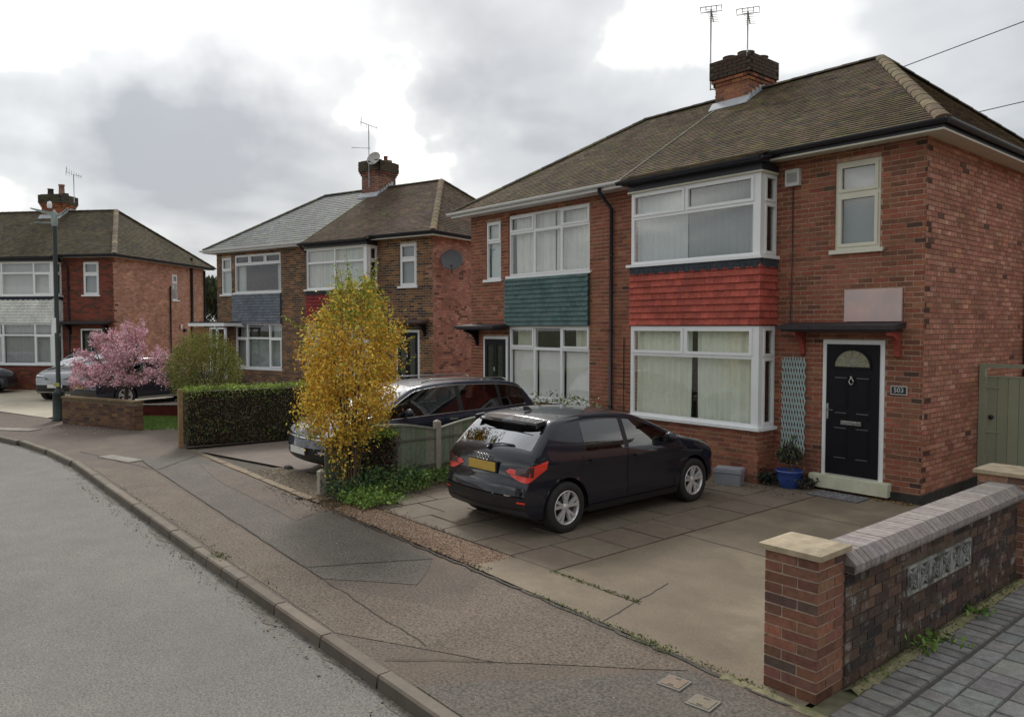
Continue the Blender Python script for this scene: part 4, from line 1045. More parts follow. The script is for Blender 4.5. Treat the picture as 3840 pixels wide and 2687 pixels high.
SLABM = mat('paving_slab', (1, 1, 1), 0.9, 0.14, 5, 6, bump=0.3, bscale=90, attr=True, big=0.14, bigscale=1.3, grain=0.18, gscale=60, tint=((0.11, 0.10, 0.075), 2.6, 0.5, 0.75, 0.6))
KERBM = mat('kerb_concrete', (0.170, 0.142, 0.105), 0.9, 0.15, 6, 6, bump=0.4, bscale=80, attr=True, grain=0.15, tint=((0.12, 0.11, 0.085), 3.5, 0.5, 0.72, 0.6))
SOIL = mat('soil', (0.075, 0.06, 0.042), 0.95, 0.3, 9, 5, bump=0.6)
DARKJ = mat('dark_joint', (0.05, 0.045, 0.035), 0.95, 0.25, 14)
PINKG = mat('pink_gravel', (1, 1, 1), 0.9, 0.2, 30, attr=True, bump=0.3)

def sheet(name, poly, z, m, drop=0.0, kind='structure', c=(1, 1, 1)):
    mb = MB(); mb.face([(x, y, z) for x, y in poly], c)
    if drop:
        n = len(poly)
        for i in range(n):
            (ax, ay), (bx, by) = poly[i], poly[(i + 1) % n]
            mb.face([(ax, ay, z - drop), (bx, by, z - drop), (bx, by, z), (ax, ay, z)], c)
    o = mb.build(name, m)
    if kind: o['kind'] = kind
    return o
sheet('ground', [(-400, -400), (400, -400), (400, 400), (-400, 400)], -0.16, mat('grassy_ground', (0.09, 0.10, 0.045), 0.95, 0.25, 0.8, bump=0.5, grain=0.3, gscale=12))
# kerb line: straight past the near houses, then bending away towards the far ones
kerb = [(9.0, 2.62), (-4.2, 2.72), (-8.4, 2.74), (-13.0, 2.80), (-15.8, 2.84), (-17.6, 2.74), (-19.2, 2.55), (-20.8, 2.20), (-22.4, 1.62), (-24.4, 0.62), (-27.5, -1.45), (-33, -5.9), (-60, -30)]
def along(pl, t):
    for i in range(len(pl) - 1):
        a, b = Vector((*pl[i], 0)), Vector((*pl[i + 1], 0)); L = (b - a).length
        if t <= L: return a + (b - a) * (t / L), (b - a).normalized()
        t -= L
    return Vector((*pl[-1], 0)), (Vector((*pl[-1], 0)) - Vector((*pl[-2], 0))).normalized()
road_side = [(x + 0.0, y - 0.0) for x, y in kerb]
sheet('road', [(9.0, -9.0)] + road_side[:1] + road_side[1:] + [(-70, -38), (-40, -34), (-22, -12)], -0.10, ASPH)
# footpath slab behind the kerb
inner = [(9.0, 4.62), (-2.67, 4.60), (-3.32, 4.60), (-4.2, 4.66), (-5.4, 4.70), (-6.5, 4.74), (-7.8, 4.74), (-9.3, 4.80), (-10.65, 4.78), (-12.6, 4.84), (-15.2, 4.93), (-16.6, 4.95), (-19.85, 4.90), (-22.5, 4.05), (-24.15, 3.72), (-26.9, 2.90), (-29.5, 1.0), (-36, -4.1), (-62, -27)]
sheet('footpath', [(x, y + 0.104) for x, y in kerb] + inner[::-1], 0.0, PATHM, drop=0.12)
rk = random.Random(3)
kroot = empty('kerb', (0, 0, 0)); structure(kroot)
t = 0.0
while True:
    p, d = along(kerb, t)
    if p.x < -31: break
    near = p.x > -10
    L = 0.914 if not (-8.5 < p.x < -7.4) else 0.46
    nrm_ = Vector((-d.y, d.x, 0)); 
    if nrm_.y < 0: nrm_ = -nrm_
    c = (jit((1, 1, 1), rk, 0.14, 0.03))
    sink = 0.0; tw = 0.0
    if -8.4 < p.x < -7.5: sink = -0.012 + rk.uniform(0, 0.015); tw = rk.uniform(-0.015, 0.03)
    a0 = p + d * 0.008; a1 = p + d * (L - 0.012)
    b0, b1 = a0 + nrm_ * (0.108 + tw), a1 + nrm_ * 0.108
    z = 0.006 + sink + rk.uniform(-0.004, 0.004); zb = -0.14
    ch = 0.018
    mb = MB()
    A = [a0, a1, b1, b0]
    fa0, fa1 = a0 - nrm_ * 0.0, a1 - nrm_ * 0.0
    org = (a0 + a1) / 2
    P = lambda v, zz_: (v.x - org.x, v.y - org.y, zz_)
    t0, t1 = a0 + nrm_ * ch, a1 + nrm_ * ch
    q0, q1 = a0 + nrm_ * 0.004, a1 + nrm_ * 0.004
    mb.face([P(t1, z), P(t0, z), P(b0, z), P(b1, z)], c)
    mb.face([P(q1, z - ch), P(q0, z - ch), P(t0, z), P(t1, z)], c)
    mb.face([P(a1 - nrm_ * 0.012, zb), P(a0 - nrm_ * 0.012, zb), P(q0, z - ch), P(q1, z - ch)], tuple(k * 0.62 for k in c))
    mb.face([P(a0, zb), P(b0, zb), P(b0, z), P(t0, z), P(q0, z - ch)], c); mb.face([P(a1, zb), P(q1, z - ch), P(t1, z), P(b1, z), P(b1, zb)], c)
    mb.face([P(b0, zb), P(b1, zb), P(b1, z), P(b0, z)], c)
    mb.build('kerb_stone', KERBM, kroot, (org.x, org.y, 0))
    t += L
# bed under the kerb joints, slightly lower
bed = MB()
for i in range(len(kerb) - 1):
    (ax, ay), (bx, by) = kerb[i], kerb[i + 1]
    bed.face([(ax, ay + 0.02, -0.03), (bx, by + 0.02, -0.03), (bx, by + 0.13, -0.03), (ax, ay + 0.13, -0.03)])
structure(bed.build('kerb_bed', DARKJ))
# gutter dirt strip along the road edge: uneven low dirt
gd = MB(); rg = random.Random(9)
t = 0
pts_ = []
while t < 34:
    p, d = along(kerb, t); n_ = Vector((-d.y, d.x, 0)); n_ = -n_ if n_.y > 0 else n_
    wv = 0.05 + 0.035 * math.sin(t * 2.1) + 0.03 * math.sin(t * 5.3 + 1) + 0.02 * math.sin(t * 13 + 2) + 0.02 * rg.random()
    pts_.append((p + n_ * 0.0, p + n_ * max(wv, 0.015)))
    t += 0.05
for i in range(len(pts_) - 1):
    gd.face([(pts_[i][0].x, pts_[i][0].y, -0.094), (pts_[i + 1][0].x, pts_[i + 1][0].y, -0.094), (pts_[i + 1][1].x, pts_[i + 1][1].y, -0.0965), (pts_[i][1].x, pts_[i][1].y, -0.0965)])
stuff(gd.build('gutter_dirt', mat('gutter_dirt', (0.13, 0.115, 0.095), 0.95, 0.3, 12, bump=0.6, grain=0.3, gscale=60)))

# tarmac patches laid in the footpath (their edges are real seams)
def wob(poly, rnd, a=0.012, step=0.35):
    o = []
    for i in range(len(poly)):
        p, q = Vector(poly[i]), Vector(poly[(i + 1) % len(poly)]); n = max(1, int((q - p).length / step))
        for k in range(n):
            r_ = p.lerp(q, k / n); o.append((r_.x + rnd.uniform(-a, a), r_.y + rnd.uniform(-a, a)))
    return o
rp = random.Random(12)
sheet('footpath_patch', wob([(-6.9, 3.38), (-14.2, 3.80), (-15.6, 3.86), (-15.6, 4.80), (-12.6, 4.76), (-10.6, 4.70), (-8.9, 4.72), (-7.9, 4.62), (-6.75, 4.60), (-6.15, 4.02)], rp), 0.004, PATCHM)
sheet('footpath_patch', wob([(-9.5, 4.68), (-9.2, 4.15), (-12.6, 4.30), (-14.2, 4.55), (-12.6, 4.78)], rp), 0.008, PATHM)
sheet('footpath_patch', wob([(-5.6, 2.86), (-4.35, 3.50), (-3.3, 4.50), (-5.9, 4.62), (-5.3, 3.9), (-6.6, 3.36), (-12.5, 3.60), (-14.0, 3.72), (-15.2, 2.98)], rp), 0.004, PATHR)
sheet('footpath_patch', wob([(-4.4, 2.86), (-2.9, 2.85), (-2.2, 4.48), (-3.3, 4.50), (-3.9, 3.6)], rp), 0.006, PATCHM)
seam = MB()
def crack(pts, w, z):
    for i in range(len(pts) - 1):
        p, q = Vector(pts[i]), Vector(pts[i + 1]); d = (q - p).normalized(); n = Vector((-d.y, d.x)) * w
        seam.face([(p.x - n.x, p.y - n.y, z), (q.x - n.x, q.y - n.y, z), (q.x + n.x, q.y + n.y, z), (p.x + n.x, p.y + n.y, z)])
def wl_line(a, b, n, amp, rnd): 
    return [(a[0] + (b[0] - a[0]) * i / n + rnd.uniform(-amp, amp), a[1] + (b[1] - a[1]) * i / n + rnd.uniform(-amp, amp)) for i in range(n + 1)]
crack(wl_line((-15.5, 3.86), (-6.9, 3.38), 40, 0.012, rp), 0.007, 0.011)
crack(wl_line((-6.9, 3.38), (-4.9, 3.28), 14, 0.015, rp), 0.005, 0.011)
crack(wl_line((-6.75, 4.58), (-7.35, 3.42), 8, 0.010, rp), 0.009, 0.011)
crack(wl_line((-4.35, 3.50), (-4.9, 2.9), 6, 0.015, rp), 0.006, 0.011)
crack(wl_line((-15.24, 4.86), (-14.1, 3.8), 8, 0.02, rp), 0.010, 0.011)
crack(wl_line((-12.9, 3.0), (-12.6, 3.7), 6, 0.02, rp), 0.006, 0.011)
crack(wl_line((-17.2, 3.2), (-14.2, 3.78), 10, 0.03, rp), 0.008, 0.011)
crack(wl_line((-2.55, 4.585), (-5.4, 4.68), 30, 0.018, rp), 0.022, 0.007)
crack(wl_line((-5.4, 4.68), (-9.2, 4.76), 30, 0.018, rp), 0.014, 0.0125)
stuff(seam.build('tarmac_cracks', mat('crack_fill', (0.075, 0.065, 0.052), 0.95, 0.3, 14)))
# small covers
def cover(x0, x1, y0, y1, label, c, rot=0):
    e = empty('access_cover', ((x0 + x1) / 2, (y0 + y1) / 2, 0.012), rot); tag(e, label, 'access cover', 'small covers set in the footpath')
    w, h = (x1 - x0) / 2, (y1 - y0) / 2
    m = MB(); m.box(-w, w, -h, h, -0.02, 0.003, (0.22, 0.20, 0.17)); m.build('cover_frame', SLABM, e)
    m = MB(); m.box(-w + 0.018, w - 0.018, -h + 0.018, h - 0.018, -0.01, 0.007, c); m.build('cover_plate', SLABM, e)
    for k in range(2):
        m = MB(); m.box(-0.02, 0.02, (-1) ** k * h * 0.6 - 0.008, (-1) ** k * h * 0.6 + 0.008, 0.0, 0.0085, (0.08, 0.07, 0.06)); m.build('lifting_slot', SLABM, e)
cover(-3.34, -3.16, 4.16, 4.34, 'small square tan cover in the footpath, the one nearer the driveway edge', (0.24, 0.175, 0.125), R(8))
cover(-3.04, -2.86, 4.08, 4.25, 'small square tan cover in the footpath, the one nearer the brick pillar foot', (0.22, 0.185, 0.13), R(8))
cover(-16.3, -15.2, 3.45, 3.75, 'long pale cover set in the footpath near the kerb bend', (0.23, 0.21, 0.175), R(16))
cover(-22.9, -21.3, 2.35, 2.75, 'long pale cover in the footpath at the far left below the lamp post', (0.26, 0.235, 0.195), R(38))

# ---- near driveway: concrete, slabs by the fence, pink gravel strip, pale edging
sheet('driveway', [(-2.5, 4.62), (-3.32, 4.62), (-4.2, 4.68), (-5.4, 4.72), (-6.3, 4.76), (-6.2, 5.31), (-5.58, 5.31), (-5.58, 11.3), (-4.36, 11.3), (-4.36, 18), (-2.5, 18)], 0.003, CONC)
sheet('driveway', [(-5.58, 5.31), (-10.45, 5.31), (-10.45, 11.3), (-5.58, 11.3)], -0.030, DARKJ)
sroot = empty('slab_paving', (0, 0, 0)); structure(sroot)
r5 = random.Random(8); cache = {}
nx, ny = 7, 12
xe = [-5.60 - (10.42 - 5.60) * i / nx for i in range(nx + 1)]
for i in range(nx):
    y = 5.31 - (0.25 if i % 2 else 0)
    while y < 11.25:
        y0_, y1_ = max(y, 5.31), min(y + 0.60, 11.25); y += 0.60
        if y1_ - y0_ < 0.08: continue
        c = jit((0.165, 0.130, 0.092), r5, 0.05, 0.03)
        x1_, x0_ = xe[i] - 0.008, xe[i + 1] + 0.008
        w, h = (x1_ - x0_) / 2, (y1_ - y0_) / 2 - 0.009
        m = MB(); m.hexa([(-w, -h, -0.03), (w, -h, -0.03), (w, h, -0.03), (-w, h, -0.03), (-w + .004, -h + .004, 0.0), (w - .004, -h + .004, 0.0), (w - .004, h - .004, 0.0), (-w + .004, h - .004, 0.0)], c)
        m.build('paving_slab', SLABM, sroot, ((x0_ + x1_) / 2, (y0_ + y1_) / 2, 0.004 + r5.uniform(-0.004, 0.004))).rotation_euler = (0, 0, r5.uniform(-0.006, 0.006))
# joints sawn in the concrete
m = MB()
for (a, b) in (((-2.6, 7.3), (-5.58, 7.45)), ((-2.6, 9.4), (-5.58, 9.5)), ((-4.35, 4.7), (-4.6, 5.9)), ((-5.58, 5.31), (-4.4, 5.25))):
    seam = m; crack(wl_line(a, b, 14, 0.012, r5), 0.005, 0.0065)
stuff(m.build('drive_joints', DARKJ))
# pink gravel strip between slabs and footpath
sheet('gravel_bed', [(-6.3, 4.77), (-9.25, 4.82), (-9.9, 5.30), (-6.15, 5.30)], -0.004, mat('gravel_bed', (0.20, 0.125, 0.085), 0.95, 0.25, 20, bump=0.6))
gr = MB(); r6 = random.Random(77)
def pebble(mb, x, y, z, s, c, rnd):
    a = rnd.random() * 6.28; pts = []
    for k in range(4):
        t_ = a + k * math.pi / 2; q = s * rnd.uniform(0.6, 1.1); pts.append((x + q * math.cos(t_), y + q * math.sin(t_)))
    top = (x + s * rnd.uniform(-.3, .3), y + s * rnd.uniform(-.3, .3), z + s * rnd.uniform(0.5, 0.9))
    for k in range(4):
        p, q = pts[k], pts[(k + 1) % 4]; mb.face([(p[0], p[1], z), (q[0], q[1], z), top], c)
for i in range(9000):
    u_, v_ = r6.random(), r6.random()
    x = -6.2 - 3.5 * u_; y0_ = 4.78 + 0.03 * u_; y1_ = 5.29
    if u_ > 0.93: y0_ += (u_ - 0.93) * 5
    y = y0_ + (y1_ - y0_) * v_
    c = jit(pick([(4, (0.34, 0.225, 0.15)), (3, (0.42, 0.30, 0.21)), (2, (0.25, 0.16, 0.11)), (1.6, (0.13, 0.10, 0.075)), (1, (0.44, 0.37, 0.29))], r6), r6, 0.2)
    pebble(gr, x, y, -0.002, r6.uniform(0.007, 0.016), c, r6)
stuff(gr.build('gravel', PINKG))
# neighbour's drive (left half of the nearest pair): dark tarmac, tan gravel at its front, pale kerb edging
sheet('driveway', [(-10.62, 5.75), (-12.0, 5.80), (-15.9, 5.0), (-16.0, 11.8), (-10.62, 11.3)], 0.002, mat('drive_tarmac', (0.165, 0.130, 0.105), 0.92, 0.12, 3, bump=0.4, big=0.12, bigscale=0.8, grain=0.25, gscale=50))
sheet('gravel_bed', [(-10.0, 4.84), (-12.9, 4.90), (-13.0, 5.55), (-12.0, 5.78), (-10.6, 5.76), (-10.4, 5.2)], -0.002, mat('tan_bed', (0.17, 0.14, 0.10), 0.95, 0.25, 16, bump=0.6, grain=0.3, gscale=60))
gr = MB()
for i in range(5200):
    x = -10.1 - 2.85 * r6.random(); y = 4.92 + 0.8 * r6.random()
    pebble(gr, x, y, 0.0, r6.uniform(0.007, 0.017), jit(pick([(4, (0.26, 0.21, 0.15)), (3, (0.34, 0.28, 0.20)), (2, (0.14, 0.12, 0.09))], r6), r6, 0.25), r6)
stuff(gr.build('gravel', PINKG))
er = empty('drive_edging', (0, 0, 0)); structure(er)
for i in range(7):
    x = -10.55 - i * 0.62; y = 4.86 + i * 0.012
    m = MB(); c = jit((1.25, 1.1, 0.92), r6, 0.1); m.box(-0.30, 0.30, -0.06, 0.06, -0.08, 0.012 + r6.uniform(0, .01), c); m.build('edging_stone', KERBM, er, (x, y, 0)).rotation_euler = (0, 0, R(-1.2) + r6.uniform(-.02, .02))
for i in range(4):
    x = -13.4 - i * 0.75
    m = MB(); c = jit((0.9, 0.85, 0.75), r6, 0.1); m.box(-0.36, 0.36, -0.06, 0.06, -0.08, 0.010, c); m.build('edging_stone', KERBM, er, (x, 4.96 + 0.004 * i, 0))
# drives of the far houses
sheet('driveway', [(-19.4, 5.6), (-22.3, 4.7), (-26.2, 3.30), (-31, 9), (-26.6, 11.6), (-19.5, 14.2), (-17.5, 13.2), (-17.2, 8.0)], 0.002, mat('far_drive', (0.23, 0.20, 0.17), 0.92, 0.15, 2, grain=0.2, gscale=40))
sheet('driveway', [(-24.2, 3.72), (-26.95, 2.95), (-29.5, 1.05), (-36, -4.0), (-48, -6), (-40, 2.5), (-33.2, 8), (-30, 9.5), (-26.6, 6.0)], 0.006, mat('cream_drive', (0.42, 0.37, 0.28), 0.9, 0.12, 1.5, big=0.12, grain=0.1, gscale=40))

# imprinted cobble drive, bottom right
sheet('driveway', [(-2.40, 4.62), (3.0, 4.62), (3.0, 14), (-2.40, 14)], -0.012, mat('cobble_bed', (0.085, 0.080, 0.072), 0.95, 0.2, 20))
cob = empty('cobbled_paving', (0, 0, 0)); structure(cob)
COBM = mat('cobble_stone', (1, 1, 1), 0.85, 0.25, 12, 6, bump=0.7, bscale=45, attr=True, big=0.12, bigscale=2, grain=0.18, gscale=70)
rc_ = random.Random(4); stones = []
# first a soldier border along the wall, then fan rows
def stone(cx, cy, w, h, a, c):
    stones.append((cx, cy, w, h, a, c))
y = 4.66
while y < 12:
    h = rc_.uniform(0.13, 0.16); stone(-2.225, y + h / 2, 0.23, h - 0.014, 0, jit((0.225, 0.218, 0.205), rc_, 0.14)); y += h
x = -2.08; k = 0
while x < 0.6:
    w = [0.17, 0.24, 0.30, 0.17, 0.24][k % 5]; y = 4.66 - rc_.uniform(0, 0.2)
    while y < 12:
        h = rc_.choice([0.16, 0.24, 0.32, 0.24]) if w > 0.2 else rc_.choice([0.16, 0.24])
        y0_ = max(y, 4.65)
        if y + h - y0_ > 0.05: stone(x + w / 2, (y0_ + y + h) / 2, w - 0.009, y + h - y0_ - 0.009, rc_.uniform(-.01, .01), jit((0.235, 0.228, 0.215), rc_, 0.14))
        y += h
    x += w; k += 1
stones.sort(key=lambda s: s[0] ** 2 + s[1] ** 2)
def vis(s): return s[0] < -1.25 + (5.4 - s[1]) * -0.30 + 0.35 or True
rest = MB(); cnt = 0
def stone_faces(mb, ox, oy, s):
    cx, cy, w, h, a, c = s; e = 0.007; n1_, n2_ = w / 2, h / 2; z0_, z1_ = -0.012, 0.001
    j = lambda: rc_.uniform(-0.004, 0.004)
    B = [(-n1_, -n2_), (n1_, -n2_), (n1_, n2_), (-n1_, n2_)]; T = [(-n1_ + e, -n2_ + e), (n1_ - e, -n2_ + e), (n1_ - e, n2_ - e), (-n1_ + e, n2_ - e)]
    Bp = [(ox + p[0], oy + p[1], z0_) for p in B]; Tp = [(ox + p[0] + j(), oy + p[1] + j(), z1_ + j() * 0.6) for p in T]
    mb.face(Tp, c)
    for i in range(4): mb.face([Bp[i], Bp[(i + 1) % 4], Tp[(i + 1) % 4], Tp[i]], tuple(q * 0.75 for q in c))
vs_ = [s for s in stones]
def seen(s):
    d = Vector((s[0], s[1], 0)) - CAM; f = Vector((math.cos(AZ), math.sin(AZ), 0)); r_ = Vector((math.sin(AZ), -math.cos(AZ), 0))
    w_ = d.dot(f); return w_ > 1 and d.dot(r_) / w_ < 0.70
sv = sorted([s for s in vs_ if seen(s)], key=lambda s: s[0] ** 2 + s[1] ** 2)
keepset = set(id(s) for s in sv[:300])
for s in vs_:
    if id(s) in keepset:
        m = MB(); stone_faces(m, 0, 0, s); m.build('cobble', COBM, cob, (s[0], s[1], 0))
    else: stone_faces(rest, s[0], s[1], s)
stuff(rest.build('cobbles', COBM, cob))
# mossy mortar fillet along the wall foot and across the pavement edge
MOSS = mat('mossy_mortar', (0.24, 0.215, 0.12), 0.95, 0.3, 14, 6, bump=0.7, bscale=50, tint=((0.10, 0.13, 0.03), 5, 0.5, 0.7, 0.8))
sheet('mossy_verge', [(-2.46, 4.60), (-2.335, 4.60), (-2.335, 8.7), (-2.46, 8.7)], -0.0015, mat('mossy_verge', (0.13, 0.12, 0.075), 0.95, 0.3, 12, 6, bump=0.6, tint=((0.09, 0.12, 0.03), 5, 0.5, 0.7, 0.7)))
f = MB()
def fillet(p, q, w, n, zt, rnd):
    P, Q = Vector(p), Vector(q); d = (Q - P).normalized(); nn = Vector((-d.y, d.x)); prev = None
    for i in range(n + 1):
        c = P.lerp(Q, i / n); a = w * rnd.uniform(0.7, 1.3); z = zt * rnd.uniform(0.5, 1.3)
        cur = [(c.x - nn.x * a, c.y - nn.y * a, 0.002), (c.x, c.y, z), (c.x + nn.x * a, c.y + nn.y * a, 0.002)]
        if prev:
            f.face([prev[0], cur[0], cur[1], prev[1]], smooth=True); f.face([prev[1], cur[1], cur[2], prev[2]], smooth=True)
        prev = cur
fillet((-2.385, 5.06), (-2.385, 8.62), 0.05, 60, 0.03, rc_); fillet((-3.1, 4.615), (-1.6, 4.60), 0.045, 30, 0.02, rc_)
stuff(f.build('mossy_edge', MOSS))

# ------------------------------------------------------------------ boundary wall with pillars
CAPM = mat('cap_stone', (0.36, 0.29, 0.195), 0.85, 0.25, 9, 6, bump=0.35, bscale=60, attr=True, big=0.1, bigscale=3, tint=((0.24, 0.21, 0.11), 6, 0.5, 0.72, 0.55))
COPM = mat('coping_brick', (1, 1, 1), 0.85, 0.25, 20, 6, bump=0.5, attr=True, big=0.08, bigscale=2)
OLDB = mat('weathered_brick', (1, 1, 1), 0.95, 0.3, 26, 5, bump=0.7, bscale=70, attr=True, big=0.25, bigscale=2.2, tint=((0.36, 0.34, 0.31), 7.5, 0.56, 0.70, 0.75))
PAL_P = [(5, (0.235, 0.115, 0.080)), (4, (0.200, 0.100, 0.074)), (1.5, (0.27, 0.130, 0.082)), (1.2, (0.135, 0.088, 0.074)), (0.6, (0.27, 0.155, 0.10))]
PAL_W = [(4, (0.095, 0.058, 0.042)), (4, (0.065, 0.044, 0.034)), (2.0, (0.125, 0.074, 0.050)), (1.4, (0.035, 0.028, 0.025)), (0.15, (0.16, 0.11, 0.07))]
wallr = empty('boundary_wall', (-2.66, 4.72, 0)); tag(wallr, 'low old brick garden wall with grey coping between two pillars beside the cobbled drive', 'wall')
def pillar(name, loc, w, d, h, label, rnd, pal=PAL_P):
    e = empty(name, loc); tag(e, label, 'brick pillar', 'brick pillars of the garden wall')
    b = MB(); b.box(0.005, w - 0.005, 0.005, d - 0.005, 0, h - 0.05, (0.44, 0.34, 0.26)); b.build('mortar_core', MORTAR, e)
    n = 13; pt_ = (h - 0.052) / n; cache = {}
    for r in range(n):
        z = r * pt_ + 0.006
        for (ux, uy, ox, oy, L) in ((1, 0, 0, 0, w), (0, 1, w, 0, d), (-1, 0, w, d, w), (0, -1, 0, d, d)):
            cuts = [0, L * 0.33, L] if r % 2 else [0, L * 0.62, L]
            for i in range(len(cuts) - 1):
                a, bb = cuts[i] + (0.0065 if i else 0), cuts[i + 1] - (0.0065 if i < len(cuts) - 2 else 0)
                c = jit(pick(pal, rnd), rnd, 0.2, 0.08)
                if r == 0: c = tuple(k * 0.6 for k in c)
                m = MB(); m.fbox(((0, 0, 0), (1, 0), (0, -1)), -(bb - a) / 2, (bb - a) / 2, 0, pt_ - 0.0125, -0.02, rnd.uniform(0, 0.002), c, 0, skip=(4,))
                o = m.build('brick', BRICK, e, (ox + ux * (a + bb) / 2, oy + uy * (a + bb) / 2, z)); o.rotation_euler = (0, 0, math.atan2(uy, ux))
    c = MB(); q = 0.035
    c.hexa([(-q, -q, h - 0.05), (w + q, -q, h - 0.05), (w + q, d + q, h - 0.05), (-q, d + q, h - 0.05), (-q, -q, h - 0.012), (w + q, -q, h - 0.012), (w + q, d + q, h - 0.012), (-q, d + q, h - 0.012)])
    c.hexa([(-q, -q, h - 0.012), (w + q, -q, h - 0.012), (w + q, d + q, h - 0.012), (-q, d + q, h - 0.012), (0.02, 0.02, h + 0.006), (w - 0.02, 0.02, h + 0.006), (w - 0.02, d - 0.02, h + 0.006), (0.02, d - 0.02, h + 0.006)], skip=(0,))
    c.build('cap_stone', CAPM, e)
    return e
rw = random.Random(21)
pillar('brick_pillar', (-2.84, 4.72, 0), 0.385, 0.36, 1.02, 'near brick pillar with tan cap stone at the street end of the garden wall', rw)
pillar('brick_pillar', (-2.80, 8.62, 0), 0.42, 0.40, 1.07, 'far brick pillar with tan cap stone cut by the right edge of the picture', rw, [(3, (0.26, 0.13, 0.09)), (3, (0.33, 0.17, 0.11)), (2, (0.17, 0.10, 0.08))])
# wall body
core = MB(); core.box(0.005, 0.213, 0.36, 3.90, 0, 0.80, (0.115, 0.085, 0.065)); core.build('mortar_core', MORTAR, wallr)
cands = []
Y0, Y1 = 0.36, 3.90
sb0, sb1, sbz0, sbz1 = 1.34, 2.66, 0.42, 0.655     # band of pierced blocks
for r in range(10):
    z = 0.005 + r * 0.075 + 0.0; z = 0.02 + r * 0.078; y = Y0 - (0.11 if r % 2 else 0)
    while y < Y1:
        a, b = max(y, Y0), min(y + 0.215, Y1); y += 0.225
        if b - a < 0.03: continue
        for side in (0, 1):
            if z + 0.065 > sbz0 and z < sbz1 and b > sb0 and a < sb1:
                a2, b2 = (a, min(b, sb0 - 0.006)) if a < sb0 - 0.04 else ((max(a, sb1 + 0.006), b) if b > sb1 + 0.04 else (None, None))
                if a2 is None or b2 - a2 < 0.03: continue
            else: a2, b2 = a, b
            c = jit(pick(PAL_W, rw), rw, 0.25, 0.08)
            m = MB(); m.fbox(((0, 0, 0), (1, 0), (0, -1)), -(b2 - a2) / 2 + 0.002, (b2 - a2) / 2 - 0.002, 0, 0.065, -0.02, rw.uniform(0, 0.004), c, 0, skip=(4,))
            o = m.build('brick', OLDB, wallr, (0.218 if side == 0 else 0.0, (a2 + b2) / 2, z)); o.rotation_euler = (0, 0, R(90) if side == 0 else R(-90))
# recess the core behind the blocks visually with dark backing and block lattice
BLKM = mat('screen_block_concrete', (0.36, 0.37, 0.34), 0.9, 0.22, 18, 5, bump=0.5, tint=((0.06, 0.055, 0.045), 7, 0.42, 0.62, 0.9))
nb_ = 6; bw = (sb1 - sb0) / nb_
for i in range(nb_):
    y0_ = sb0 + bw * i; hw, hh = bw / 2 - 0.004, (sbz1 - sbz0) / 2 - 0.004
    F = ((0, 0, 0), (0, 1), (1, 0)); m = MB(); t_ = 0.022
    m.fbox(F, -hw, hw, -hh, -hh + t_, -0.02, 0.012); m.fbox(F, -hw, hw, hh - t_, hh, -0.02, 0.012); m.fbox(F, -hw, -hw + t_, -hh + t_, hh - t_, -0.02, 0.012); m.fbox(F, hw - t_, hw, -hh + t_, hh - t_, -0.02, 0.012)
    for sgn in (1, -1):
        n_ = 8
        for side_ in (-1, 1):
            pts = []
            for k in range(n_ + 1):
                q = k / n_; a = -hw + t_ + (2 * hw - 2 * t_) * q; bz = (-hh + t_ + (2 * hh - 2 * t_) * q) * sgn
                pts.append((a, bz + side_ * 0.028 * math.sin(math.pi * q)))
            for k in range(n_):
                (a0, b0), (a1, b1) = pts[k], pts[k + 1]
                m.face([(0.010, a0, b0 - 0.010), (0.010, a1, b1 - 0.010), (0.010, a1, b1 + 0.010), (0.010, a0, b0 + 0.010)])
                m.face([(0.010, a0, b0 + 0.010), (0.010, a1, b1 + 0.010), (-0.02, a1, b1 + 0.010), (-0.02, a0, b0 + 0.010)])
                m.face([(0.010, a0, b0 - 0.010), (-0.02, a0, b0 - 0.010), (-0.02, a1, b1 - 0.010), (0.010, a1, b1 - 0.010)])
    m.build('screen_block', BLKM, wallr, (0.216, y0_ + bw / 2, (sbz0 + sbz1) / 2))
# coping: bricks on edge with a sloping outer corner
ncop = 47; st = (Y1 - Y0) / ncop
for i in range(ncop):
    c = jit((0.262, 0.228, 0.208), rw, 0.14, 0.03)
    g = 0.0035; a, b = -st / 2 + g, st / 2 - g; e = rw.uniform(-0.002, 0.002)
    sec = [(-0.055, 0.0), (0.275, 0.0), (0.285, 0.025), (0.285, 0.065), (0.205, 0.135), (-0.02, 0.135), (-0.055, 0.115)]
    m = MB()
    m.face([(x, a, z + e) for x, z in sec], c); m.face([(x, b, z + e) for x, z in sec[::-1]], c)
    for k in range(len(sec)):
        (xa, za), (xb, zb_) = sec[k], sec[(k + 1) % len(sec)]
        m.face([(xa, a, za + e), (xa, b, za + e), (xb, b, zb_ + e), (xb, a, zb_ + e)], c)
    m.build('coping_brick', COPM, wallr, (0, Y0 + st * (i + 0.5), 0.815))
m = MB(); m.box(-0.045, 0.195, Y0, Y1, 0.80, 0.940, (0.10, 0.08, 0.075)); m.box(0.195, 0.275, Y0, Y1, 0.822, 0.868, (0.10, 0.08, 0.075)); m.build('coping_joint', MORTAR, wallr)

